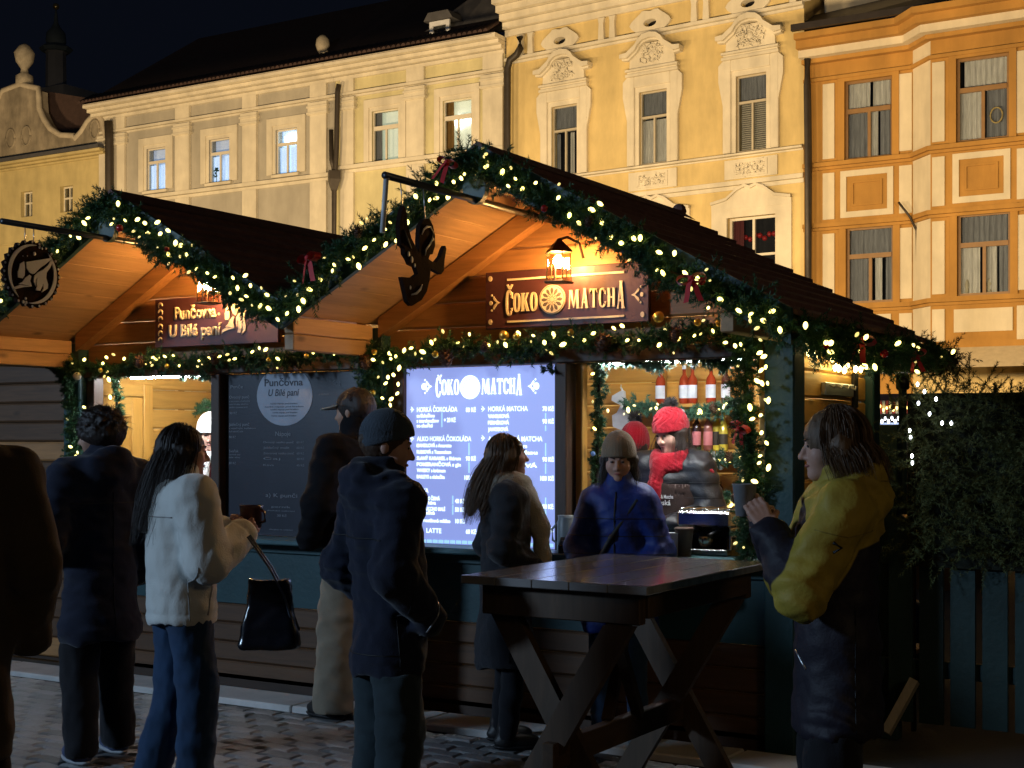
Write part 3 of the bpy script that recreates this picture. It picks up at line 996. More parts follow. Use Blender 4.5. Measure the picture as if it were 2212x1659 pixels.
for k, z in enumerate(led):
    bay_band('ledge', z - 0.07, z + 0.03, 0.14, M_ochre)
    bay_band('ledge', z - 0.14, z - 0.075, 0.07, M_ochre)
# cream strips between the ochre bands
ztop = zfr0 - 0.1
spans = [(led[0] + 0.12, ztop), (led[1] + 0.12, led[0] - 0.22), (led[2] + 0.12, led[1] - 0.22), (led[2] - 1.0, led[2] - 0.22)]
for a, b in spans:
    OH.box('cream_strip', (OH.s(1778), OH.s(1803), a, b), 0.03, M_cream2)
    OH.box('cream_strip', (OH.s(1943), sB0 - 0.02, a, b), 0.03, M_cream2)
    OB.box('cream_strip', (OB.s(2014), OB.s(2041), a, b), 0.03 - YB, M_cream2, back=YB + 0.005)
    OB.box('cream_strip', (OB.s(2197), OB.s(2228), a, b), 0.03 - YB, M_cream2, back=YB + 0.005)


def framed_panel(F, x0, x1, y0, y1, y):
    r = F.rect(x0, x1, y0, y1)
    w = 0.14
    F.ring('panel_frame', r, (r[0] + w, r[1] - w, r[2] + w, r[3] - w), 0.03, M_cream2, y=y)
    q = (r[0] + 0.26, r[1] - 0.26, r[2] + 0.26, r[3] - 0.26)
    F.ring('panel_moulding', q, (q[0] + 0.05, q[1] - 0.05, q[2] + 0.05, q[3] - 0.05), 0.03, M_ochre, y=y)


framed_panel(OH, 1816, 1930, 365, 467, 0.0)
framed_panel(OB, 2058, 2183, 327, 435, YB)
r = OB.rect(2061, 2188, 666, 716)
OB.box('cream_panel', r, 0.03 - YB, M_cream2, back=YB + 0.005)
r = OH.rect(1820, 1925, 680, 735)
OH.box('cream_panel', r, 0.03, M_cream2)
for F, w, y, cur in ((OH, W1, 0.0, [(0.02, 0.5, 0.64, 1, M_net), (0.56, 0.98, 0.64, 1, M_net), (0.04, 0.46, 0, 0.6, M_net_dark), (0.5, 0.66, 0, 0.6, M_net), (0.7, 0.96, 0, 0.6, M_net_dark)]),
                     (OH, W3, 0.0, [(0.02, 0.98, 0.64, 1, M_net_dark), (0.02, 0.5, 0, 0.6, M_net_dark), (0.56, 0.72, 0, 0.6, M_net), (0.8, 0.98, 0, 0.6, M_net_dark)]),
                     (OB, W2_, YB, [(0.12, 0.98, 0.62, 1, M_net), (0.02, 0.48, 0, 0.6, M_net), (0.55, 0.98, 0, 0.6, M_net_dark)]),
                     (OB, W4_, YB, [(0.05, 0.98, 0.62, 1, M_net_dark), (0.02, 0.4, 0, 0.6, M_net), (0.5, 0.72, 0, 0.6, M_net), (0.75, 0.98, 0, 0.6, M_net_dark)])):
    F.ring('casing', (w[0] - 0.16, w[1] + 0.16, w[2] - 0.05, w[3] + 0.16), w, 0.05, M_ochre, y=y)
    W = F.window(w, M_brownframe, 0.38, M_dark, cur, recess=0.06, y=y, fw=0.06, tb=0.11)
    if F is OB and w is W2_:
        c = (w[0] + (w[1] - w[0]) * 0.74, y + 0.12, w[2] + 0.55)
        MB().tube([(c[0] + 0.13 * math.cos(a / 8 * math.pi), c[1], c[2] + 0.17 * math.sin(a / 8 * math.pi)) for a in range(17)], 0.02, 6).build('wreath', mat('straw_wreath', (0.5, 0.36, 0.14), 0.8), W, True, world=False)
    if F is OB and w is W4_:
        for q in (0.15, 0.57):
            c = (w[0] + (w[1] - w[0]) * q, y + 0.17, w[2] + 0.08)
            MB().lathe([(0.06, 0), (0.04, 0.1), (0.055, 0.18), (0.03, 0.26), (0.01, 0.3)], c, 8).build('figurine', M_cream2, W, True, world=False)
# shop canopy at street level
a0, a1 = OH.s(2035), OH.s(2700)
zc1, zc0_ = OH.z(2120, 748), OH.z(2120, 800)
m = MB()
m.add([(a0 + 0.05, YB - 0.02, zc1), (a1, YB - 0.02, zc1), (a1, YB - 1.0, zc0_), (a0 + 0.55, YB - 1.0, zc0_)], [(0, 1, 2, 3)])
m.add([(a0 + 0.05, YB - 0.02, zc1), (a0 + 0.55, YB - 1.0, zc0_), (a0 + 0.05, YB - 0.02, zc0_)], [(0, 1, 2)])
m.build('shop_canopy', mat('canvas', (0.55, 0.45, 0.28), 0.9, 0.1), OH.root, world=False)
bay_band('ledge', bz0, bz0 + 0.14, 0.12, M_ochre)
# bracket of an old street wire on the flank
c = OH.hit(1992, 508)
MB().tube([(c[0] - 0.45, -0.35, c[1] + 0.75), (c[0] - 0.2, -0.3, c[1] + 0.4), (c[0] - 0.1, -0.1, c[1] + 0.1), (c[0] - 0.1, -0.08, c[1] - 0.6)], 0.03, 6).build('wire_bracket', M_pipe, OH.root, True, world=False)

# ---- old yellow house with the curved gable, at the far end
EH = Facade('town_house', 'old yellow house with weathered curved gable at the end of the row', -260, YF)
sR = EH.s(232)
ze = EH.z(115, 340)
ew = [EH.rect(45, 70, 413, 468), EH.rect(130, 157, 402, 458)]
zb, zt = (ew[0][2] + ew[1][2]) / 2, (ew[0][3] + ew[1][3]) / 2
ew = [(w[0], w[1], zb, zt) for w in ew] + [(ew[0][0] - 3.6, ew[0][1] - 3.6, zb, zt)]
EH.wall(0, sR, 0, ze, ew, M_old_yellow)
moulding(EH, 0, sR, ze - 0.25, ze, 0.35, M_old_yellow, 'cornice', 3)
MB().box(0, sR, -0.42, 0.3, ze + 0.004, ze + 0.12).build('ledge_sheet', M_slate, EH.root, world=False)
for w in ew:
    EH.window(w, mat('old_white_paint', (0.62, 0.56, 0.42), 0.7), 0.45, M_dark, [], recess=0.16, fw=0.05, top_split=True)
MB().box(0, sR, -0.05, 0.0, EH.z(60, 522) - 0.06, EH.z(60, 522)).build('string_course', M_old_yellow, EH.root, world=False)


def gpt(x, y):
    return EH.hit(x, y)


g = [gpt(-130, 352), gpt(-120, 330), gpt(-70, 290), gpt(-20, 275), gpt(-12, 245), gpt(4, 212), gpt(10, 200), gpt(48, 186), gpt(86, 196), gpt(86, 214), gpt(88, 240), gpt(98, 262), gpt(112, 282),
     gpt(134, 296), gpt(163, 298), gpt(166, 304), gpt(180, 288), gpt(192, 268), gpt(203, 256), gpt(214, 253), gpt(226, 266), gpt(233, 300), gpt(233, 330)]
g2 = [(p[0], p[1]) for p in g] + [(g[-1][0], ze + 0.1), (g[0][0], ze + 0.1)]
MB().prism(g2, -0.1, 0.35).build('gable', M_weathered, EH.root, world=False)
MB().tube([(p[0], -0.05, p[1] + 0.05) for p in g[3:]], 0.11, 8).build('gable_coping', mat('gable_coping_stone', (0.42, 0.36, 0.26), 0.9, 0.2, 5), EH.root, True, world=False)
for (x, y, rr) in ((28, 301, 0.28), (62, 295, 0.28), (210, 281, 0.26)):
    c = gpt(x, y)
    MB().tube([(c[0] + rr * 0.8 * math.cos(k * math.pi / 8), -0.1, c[1] + rr * 1.2 * math.sin(k * math.pi / 8)) for k in range(17)], 0.05, 6).build('gable_medallion', M_weathered, EH.root, True, world=False)
c = gpt(48, 182)
MB().lathe([(0.3, 0), (0.3, 0.3), (0.15, 0.4), (0.12, 0.55), (0.3, 0.8), (0.36, 1.1), (0.2, 1.35), (0.06, 1.45)], (c[0], 0.1, c[1]), 12).build('gable_urn', M_stone, EH.root, True, world=False)
m = MB()
l, r_ = gpt(60, 200), gpt(232, 235)
m.add([(l[0], 0.6, l[1] + 0.2), (r_[0], 0.6, r_[1] + 0.3), (r_[0], 0.6, ze), (l[0], 0.6, ze)], [(0, 1, 2, 3)])
m.build('roof', M_roof_tile, EH.root, world=False)

# ---- church tower far behind
tp = at(121, 230, 62)
t = thing('church_tower', (tp.x, 62, 0), 'dark onion domed church tower against the night sky', 'tower')


def tz(y):
    return at(121, y, 62).z


k = 62 / ray(121, 0)[1] / 3000                        # metres per photo point at that depth
M_tower = mat('tower_copper', (0.10, 0.13, 0.14), 0.7, 0.2, 1)
M_tower2 = mat('tower_plaster', (0.22, 0.22, 0.22), 0.9, 0.2, 1)
MB().box(-45 * k, 62 * k, -1, 6, 0, tz(196)).build('tower_base', M_tower2, t, world=False)
MB().lathe([(22 * k, tz(196)), (21 * k, tz(116)), (24 * k, tz(112))], n=8).build('tower_shaft', M_tower2, t, world=False)
MB().lathe([(30 * k, tz(113)), (36 * k, tz(106)), (30 * k, tz(101))], n=8).build('tower_gallery', M_tower, t, world=False)
MB().lathe([(17 * k, tz(101)), (22 * k, tz(90)), (20 * k, tz(72)), (10 * k, tz(60)), (5 * k, tz(50)), (3 * k, tz(30)), (1.2 * k, tz(20))], n=12).build('onion_dome', M_tower, t, True, world=False)
MB().ball((0, 0, tz(14)), 7 * k, 10, 8).build('finial_ball', mat('gilded_ball', (0.5, 0.38, 0.15), 0.35, metal=0.8), t, True, world=False)

# ---- downpipes
zf = lambda x, y: at(x, y, YF - 0.25)
downpipe('drainpipe', [zf(732, 182), zf(729, 200), zf(727, 320), zf(722, 400), (zf(722, 400).x, YF - 0.25, 3.0), (zf(722, 400).x, YF - 0.25, 0)], 'dark drainpipe between the grey house and pale yellow house', 0.08)
hp = zf(722, 388)
q = thing('rainwater_box', (hp.x, hp.y, hp.z), 'dark square rainwater box on the grey house drainpipe', 'rainwater box')
MB().lathe([(0.12, -0.32), (0.24, 0.0), (0.24, 0.25)], n=4).build('hopper', M_pipe, q, world=False)
MB().tube([(0, 0, 0.26), (-0.1, 0, 0.6), (-0.12, 0, 1.5)], 0.07, 8).build('inlet_pipe', M_pipe, q, True, world=False)
downpipe('drainpipe', [zf(1123, 80), zf(1124, 104), zf(1116, 118), zf(1101, 130), zf(1096, 150), zf(1095, 330), (zf(1095, 330).x, YF - 0.25, 0)], 'bent dark drainpipe between the pale yellow and yellow houses', 0.10)
z2 = lambda x, y: at(x, y, 32.05)
downpipe('drainpipe', [z2(1744, 118), z2(1744, 185), z2(1746, 330), (z2(1746, 330).x, 32.05, 0)], 'straight dark drainpipe on the corner of the ochre house', 0.09)
downpipe('drainpipe', [zf(234, 262), zf(236, 300), (zf(237, 330).x, YF - 0.25, 0)], 'dark drainpipe between the old yellow and grey houses', 0.14)
# ------------------------------------------------------------------ ground, paving
M_ground = mat('worn_asphalt', (0.05, 0.05, 0.052), 0.85, 0.2, 2, 0.4, 30)
g_ = MB().add([(-320, -120, 0), (320, -120, 0), (320, 320, 0), (-320, 320, 0)], [(0, 1, 2, 3)]).build('ground', M_ground)
tag(g_, kind='structure')
M_paver = mat('grey_paver', (0.15, 0.15, 0.15), 0.62, 0.25, 9, 0.5, 45, rnd=0.35)
M_slab = mat('pale_kerb_slab', (0.58, 0.55, 0.52), 0.7, 0.15, 6, 0.4, 40, rnd=0.1, dirt=0.2)
M_joint = mat('paving_sand', (0.055, 0.05, 0.045), 0.95, 0.2, 10, 0.5, 60)
pv = MB().add([(-12, 1.5, 0.004), (3, 1.5, 0.004), (3, 6.30, 0.004), (-12, 6.30, 0.004)], [(0, 1, 2, 3)]).build('pavement', M_joint)
tag(pv, kind='structure')
# waved concrete pavers: zigzag outline, slightly cushioned top
PW, PL = 0.112, 0.225


def paver_mesh():
    top, bot = [], []
    half = [(-0.5, -0.5), (-0.25, -0.38), (0.0, -0.5), (0.25, -0.62), (0.5, -0.5), (0.5, 0.5), (0.25, 0.38), (0.0, 0.5), (-0.25, 0.62), (-0.5, 0.5)]
    n = len(half)
    vs = [((p[0] * (PL - 0.008)), (p[1] * (PW - 0.008)), 0.0) for p in half]
    vs += [((p[0] * (PL - 0.008)), (p[1] * (PW - 0.008)), 0.020) for p in half]
    vs += [((p[0] * (PL - 0.034)), (p[1] * (PW - 0.032)), 0.030) for p in half]
    vs.append((0, 0, 0.032))
    fs = []
    for k in range(n):
        j = (k + 1) % n
        fs += [(k, j, n + j, n + k), (n + k, n + j, 2 * n + j, 2 * n + k), (2 * n + k, 2 * n + j, 3 * n)]
    return MB().add(vs, fs)


pm = paver_mesh()
pme = pm.mesh('paver', M_paver)
rest = MB()
slots = []
rg = random.Random(3)
iy = 0
y = 2.6
while y < 6.26:
    x = -9.0 + (0.5 * PL if iy % 2 else 0)
    while x < 1.6:
        slots.append((x, y))
        x += PL
    y += PW
    iy += 1


def seen_ground(p):
    """where on the photo a ground point lies (None when behind the camera)"""
    d = p[0] * FX + p[1] * FY
    if d < 0.5:
        return None
    return 1106 + 3000 * (p[0] * RX + p[1] * RY) / d, 945 + 3000 * CAM_H / d


gaps = [(70, 340, 1480, 1659), (500, 640, 1500, 1659), (640, 740, 1540, 1659), (900, 1110, 1560, 1659), (1200, 1460, 1590, 1659), (1870, 2212, 1590, 1659)]
near, far_ = [], []
for p in slots:
    q = seen_ground(p)
    if q is None or q[1] > 1700 or q[0] < -60 or q[0] > 2280:
        continue
    (near if any(a <= q[0] <= b and c <= q[1] <= d for a, b, c, d in gaps) else far_).append((q[1], p))
near.sort(reverse=True)
for k, (_, p) in enumerate(near):
    z = 0.005 + rg.uniform(-0.003, 0.003)
    if k < 300:
        link('paver', pme, pv, (p[0], p[1], z), (rg.uniform(-0.025, 0.025), rg.uniform(-0.025, 0.025), rg.uniform(-0.02, 0.02)))
    else:
        far_.append((_, p))
for _, p in far_:
    M = Matrix.Translation((p[0], p[1], 0.005 + rg.uniform(-0.003, 0.003))) @ Matrix.Rotation(rg.uniform(-0.02, 0.02), 4, 'X') @ Matrix.Rotation(rg.uniform(-0.02, 0.02), 4, 'Y')
    rest.add([tuple(M @ Vector(v)) for v in pm.v], pm.f)
tag(rest.build('pavers', M_paver, pv), kind='stuff')
kb = tag(MB().box(-12, 3, 6.30, 6.80, 0.004, 0.02).build('kerb', M_joint), kind='structure')
for k in range(13):
    x0 = -11.6 + k * 0.9
    MB().box(x0 + 0.004, x0 + 0.895, 6.305, 6.62, 0.01, 0.055 + rg.uniform(-0.004, 0.004), 0.008).build('kerb_slab', M_slab, kb)

# ------------------------------------------------------------------ market stalls
M_pine = wood('honey_pine', (0.36, 0.17, 0.06), 'x')
M_pine_y = wood('honey_pine_depth', (0.45, 0.27, 0.135), 'y', var=0.22)
M_inner = wood('light_pine_inside', (0.55, 0.27, 0.045), 'x', var=0.2)
M_inner_y = wood('light_pine_inside_depth', (0.50, 0.27, 0.06), 'y', var=0.2)
M_inner_z = wood('light_pine_upright', (0.52, 0.27, 0.055), 'z', var=0.2)
M_brown = wood('dark_brown_timber', (0.055, 0.030, 0.018), 'x', var=0.3)
M_brown_z = wood('dark_brown_upright', (0.055, 0.030, 0.018), 'z', var=0.3)
M_lowplank = wood('brown_base_plank', (0.105, 0.050, 0.022), 'x', var=0.3)
M_teal = mat('teal_paint', (0.013, 0.050, 0.058), 0.5, 0.2, 6, 0.15, 50)
M_teal_top = mat('worn_teal_counter', (0.06, 0.13, 0.145), 0.38, 0.25, 8, 0.12, 50)
M_shingle = mat('brown_shingle', (0.17, 0.085, 0.07), 0.8, 0.25, 12, 0.5, 50, rnd=0.2)
M_steel = mat('galvanised_steel', (0.38, 0.38, 0.38), 0.4, 0.15, 10, 0.05, metal=0.9)
M_steel_dark = mat('dark_steel_tube', (0.10, 0.10, 0.105), 0.4, 0.2, 10, 0.05, metal=0.8)
M_led = emit('led_tube', (0.92, 0.97, 1.0), 270.0)

YW, YV, YB_ = 6.80, 5.93, 8.25
K = 0.55


def log_plank(xl, xr, z0, z1, y, depth=0.03, name='plank', mat_=None, parent=None):
    """horizontal weatherboard facing -Y with eased edges; xl and xr give its ends at a height"""
    e, d = 0.014, 0.010
    rows = [(z0 + 0.002, y + d), (z0 + e, y), (z1 - e, y), (z1 - 0.002, y + d)]
    vs = []
    for z, yy in rows:
        vs += [(xl(z), yy, z), (xr(z), yy, z)]
    for z in (z1 - 0.002, z0 + 0.002):
        vs += [(xl(z), y + depth, z), (xr(z), y + depth, z)]
    fs = [(0, 1, 3, 2), (2, 3, 5, 4), (4, 5, 7, 6), (6, 7, 9, 8), (8, 9, 11, 10), (10, 11, 1, 0), (0, 2, 4, 6, 8, 10), (1, 11, 9, 7, 5, 3)]
    return MB().add(vs, fs).build(name, mat_, parent)


def side_plank(x, ya, yb, z0, z1, depth, mat_, parent):
    """weatherboard of a side wall, facing +X"""
    e, d = 0.014, 0.010
    rows = [(z0 + 0.002, x - d), (z0 + e, x), (z1 - e, x), (z1 - 0.002, x - d)]
    vs = []
    for z, xx in rows:
        vs += [(xx, ya, z), (xx, yb, z)]
    for z in (z1 - 0.002, z0 + 0.002):
        vs += [(x - depth, ya, z), (x - depth, yb, z)]
    fs = [(0, 1, 3, 2), (2, 3, 5, 4), (4, 5, 7, 6), (6, 7, 9, 8), (8, 9, 11, 10), (10, 11, 1, 0), (0, 2, 4, 6, 8, 10), (1, 11, 9, 7, 5, 3)]
    return MB().add(vs, fs).build('plank', mat_, parent)


def make_stall(cx, hl, hr, label, closed_left=False):
    """hl, hr: how far the roof reaches to the left and right of the ridge"""
    t = thing('market_stall', (cx, YW, 0), label, 'market stall', 'wooden market stalls in a row')
    zr = 3.09

    def zt(x):
        return zr - K * abs(x - cx)
    # frame
    for sx in (-1, 1):
        x = cx + sx * 1.28
        shared = sx > 0 and hr < 1.5                            # the neighbour's posts stand here already
        if not shared:
            MB().box(x - 0.08, x + 0.08, YW - 0.085, YW + 0.08, 0.02, zt(x) - 0.10, 0.008).build('post', M_teal, t)
            MB().box(x - 0.07, x + 0.07, YB_ - 0.13, YB_ + 0.012, 0.02, zt(x) - 0.10, 0.008).build('post', M_teal, t)
        for k in range(0 if shared else 2):                    # wall plate of two boards, running out to the verge
            z0 = 2.115 + 0.094 * k
            xx = x + sx * 0.02
            MB().box(xx - 0.035, xx + 0.035, YV + 0.05, YW - 0.088, z0, z0 + 0.091, 0.006).build('wall_plate', M_pine_y, t)
        # rafter against the gable wall
        a, b = (cx, cx + sx * 1.22)
        q = [(a, zt(a) - 0.075), (b, zt(b) - 0.075), (b, zt(b) - 0.19), (a, zt(a) - 0.19)]
        MB().prism(q if sx > 0 else q[::-1], YW - 0.10, YW - 0.006).build('rafter', M_pine, t)
        # bargeboard
        L = hr if sx > 0 else hl
        b = cx + sx * (L - 0.004)
        q = [(a, zt(a) + 0.015), (b, zt(b) + 0.015), (b, zt(b) - 0.15), (a, zt(a) - 0.15)]
        MB().prism(q if sx > 0 else q[::-1], YV - 0.035, YV - 0.004).build('bargeboard', M_teal, t)
        # boarding under the roof
        n = int(round(L / 0.135))
        for k in range(n):
            p, r = cx + sx * (L * k / n + 0.002), cx + sx * (L * (k + 1) / n - 0.002)
            q = [(p, zt(p) - 0.035), (r, zt(r) - 0.035), (r, zt(r) - 0.065), (p, zt(p) - 0.065)]
            MB().prism(q if sx > 0 else q[::-1], YV, YB_ + 0.1).build('roof_board', M_pine_y, t)
        # shingle courses
        n = int(round(L / 0.125))
        for k in range(n):
            p, r = cx + sx * (L * k / n), cx + sx * (L * (k + 1) / n + 0.015)
            q = [(p, zt(p) - 0.006), (r, zt(r) + 0.016), (r, zt(r) - 0.006), (p, zt(p) - 0.030)]
            MB().prism(q if sx > 0 else q[::-1], YV - 0.002 + 0.004 * (k % 2), YB_ + 0.11).build('shingle_course', M_shingle, t)
    MB().prism([(cx - 0.11, zr - 0.045), (cx, zr + 0.028), (cx + 0.11, zr - 0.045), (cx, zr + 0.006)], YV - 0.045, YB_ + 0.12).build('ridge_cap', M_shingle, t)
    MB().ball((cx, YB_ + 0.10, zr + 0.02), 0.05, 8, 6).build('ridge_end', M_shingle, t)
    MB().box(cx - 0.05, cx + 0.05, YV + 0.02, YB_, zr - 0.20, zr - 0.085, 0.006).build('ridge_beam', M_pine_y, t)
    # gable boards
    z = 2.13
    while z < 2.97:
        z1 = min(z + 0.145, 2.985)
        f = lambda s: (lambda q: cx + s * min(1.20, (zr - 0.08 - q) / K))
        log_plank(f(-1), f(1), z, z1, YW, 0.03, 'plank', M_pine, t)
        z += 0.145
    # green disc under the ridge with the steel pole through it
    m = MB()
    m.prism([(cx + 0.068 * math.cos(2 * math.pi * k / 24), zr - 0.215 + 0.078 * math.sin(2 * math.pi * k / 24)) for k in range(24)], YV - 0.075, YV - 0.04)
    m.build('gable_disc', M_teal, t)
    MB().tube([(cx, 5.10, 2.82), (cx, YW - 0.12, 2.82)], 0.017, 10).build('sign_pole', M_steel_dark, t, True)
    # header and floor
    MB().box(cx - 1.198, cx + 1.198, YW - 0.05, YW + 0.06, 2.045, 2.126, 0.006).build('header_beam', M_brown, t)
    MB().box(cx - 1.35, cx + 1.35, YW - 0.03, YB_, 0.022, 0.10).build('floor', M_brown, t)
    # walls
    for sx in (-1, 1):
        x = cx + sx * 1.30
        zz = 0.10
        while zz < 2.2:
            if sx > 0 and hr < 1.5:
                break
            if sx > 0:
                side_plank(x, YW + 0.082, YB_ - 0.132, zz, zz + 0.145, 0.028, M_inner_y, t)
            else:
                side_plank(x + 0.03, YW + 0.082, YB_ - 0.132, zz, zz + 0.145, 0.028, M_inner_y, t)
            zz += 0.145
    zz = 0.10
    while zz < 2.6:
        f = lambda s: (lambda q: cx + s * min(1.205, (zr - 0.08 - q) / K))
        log_plank(f(-1), f(1), zz, zz + 0.145, YB_ - 0.10, 0.03, 'plank', M_inner, t)
        zz += 0.145
    # counter: top board, teal panel with a rail, brown boards below
    MB().box(cx - 1.195, cx + 1.195, YW - 0.20, YW + 0.30, 0.965, 1.0, 0.008).build('counter_top', M_teal_top, t)
    MB().box(cx - 1.195, cx + 1.195, YW - 0.03, YW + 0.02, 0.56, 0.963).build('counter_panel', M_teal, t)
    MB().box(cx - 1.195, cx + 1.195, YW - 0.055, YW - 0.032, 0.90, 0.955, 0.004).build('counter_rail', M_teal, t)
    for k in range(4):
        log_plank(lambda q: cx - 1.195, lambda q: cx + 1.195, 0.06 + k * 0.124, 0.06 + (k + 1) * 0.124, YW - 0.03, 0.03, 'plank', M_lowplank, t)
    return t


CX1, CX2 = -3.74, -6.34
ST1 = make_stall(CX1, 1.298, 1.64, 'wooden stall with lit blue menu board and red hatted vendors')
ST2 = make_stall(CX2, 1.64, 1.298, 'wooden stall with dark menu board and round hanging sign')
# closed boarded bay beyond the left post
for k in range(15):
    log_plank(lambda q: -9.6, lambda q: CX2 - 1.365, 0.06 + k * 0.14, 0.06 + (k + 1) * 0.14, YW + 0.02, 0.03, 'plank', M_lowplank if k % 5 else M_pine, ST2)
MB().box(-9.6, CX2 - 1.37, YW + 0.055, YW + 0.075, 0.03, 2.2).build('light_stop_board', M_brown, ST2)  # unseen board, added to stop light leaking through the plank gaps
MB().box(-8.72, -8.56, YW - 0.07, YW + 0.015, 0.02, 2.18, 0.008).build('post', M_teal, ST2)
# openings: middle posts and dark frames
for cx, t, xm in ((CX1, ST1, -3.735), (CX2, ST2, -6.30)):
    MB().box(xm - 0.04, xm + 0.035, YW - 0.06, YW + 0.06, 1.002, 2.043, 0.005).build('middle_post', M_brown_z, t)
    tu = MB().tube([(xm + 0.12, YW + 0.17, 2.052), (cx + 1.02, YW + 0.17, 2.052)] if t is ST1 else [(-7.3, YW + 0.17, 2.052), (-6.42, YW + 0.17, 2.052)], 0.013, 8).build('led_tube', M_led, t, True)
MB().box(-4.90, -4.825, YW - 0.03, YW + 0.06, 1.002, 2.043, 0.005).build('window_jamb', M_brown_z, ST1)
MB().box(-2.60, -2.545, YW + 0.0, YW + 0.06, 1.002, 2.043, 0.005).build('window_jamb', M_inner_z, ST1)
MB().box(-3.685, -3.64, YW + 0.02, YW + 0.08, 1.002, 2.043, 0.005).build('window_jamb', M_inner_z, ST1)
MB().box(-7.53, -7.455, YW - 0.03, YW + 0.06, 1.002, 2.043, 0.005).build('window_jamb', M_brown_z, ST2)
# inside fittings of the main stall: uprights and shelves (the line of sight runs in diagonally)
for px_ in (1428, 1612):
    x = at(px_, 900, YB_ - 0.14).x
    MB().box(x - 0.028, x + 0.028, YB_ - 0.16, YB_ - 0.112, 0.1, 2.4).build('upright', M_inner_z, ST1)
for z, pa in ((1.84, 1415), (1.545, 1450), (1.22, 1505)):
    MB().box(at(pa, 900, 8.0).x, at(1665, 900, 8.0).x, YB_ - 0.33, YB_ - 0.165, z - 0.022, z, 0.003).build('shelf', M_inner, ST1)
# coat rail and vertical bar on the right side wall
MB().box(CX1 + 1.303, CX1 + 1.33, 7.30, 7.80, 1.86, 1.93, 0.004).build('coat_rail', M_steel, ST1)
for k in range(4):
    y = 7.36 + 0.125 * k
    MB().tube([(CX1 + 1.332, y, 1.915), (CX1 + 1.36, y, 1.90), (CX1 + 1.365, y, 1.92)], 0.007, 6).build('coat_hook', M_steel, ST1, True)
MB().box(CX1 + 1.303, CX1 + 1.33, 7.84, 7.89, 1.80, 2.0, 0.004).build('wall_bracket', M_iron, ST1)
# inside fittings of the left stall: panelled door in its left side wall, a shelf at the back
xd = CX2 - 1.27 + 0.002
MB().box(xd, xd + 0.03, 7.36, 7.45, 0.1, 2.02, 0.004).build('door_frame', M_inner_z, ST2)
MB().box(xd, xd + 0.03, 6.89, 7.358, 1.93, 2.02, 0.004).build('door_frame', M_inner_y, ST2)
dr = MB().box(xd, xd + 0.012, 6.89, 7.352, 0.1, 1.925).build('door', M_inner_z, ST2)
MB().box(xd + 0.0125, xd + 0.03, 7.245, 7.35, 0.12, 1.92, 0.006).build('door_stile', M_inner_z, dr)
MB().box(xd + 0.0125, xd + 0.03, 6.90, 7.243, 1.78, 1.92, 0.006).build('door_rail', M_inner_y, dr)
MB().box(xd + 0.0125, xd + 0.026, 6.90, 7.18, 0.5, 1.72, 0.012).build('door_panel', M_inner_z, dr)
MB().box(-7.56, -6.6, YB_ - 0.33, YB_ - 0.112, 1.62, 1.642, 0.003).build('shelf', M_inner, ST2)

# ------------------------------------------------------------------ lettering in the stall's own style
def ell(cx, cz, rx, rz, a0, a1, n, p=2.4):
    out = []
    for k in range(n + 1):
        a = R(a0 + (a1 - a0) * k / n)
        c, s = math.cos(a), math.sin(a)
        out.append((cx + rx * math.copysign(abs(c) ** (2 / p), c), cz + rz * math.copysign(abs(s) ** (2 / p), s)))
    return out


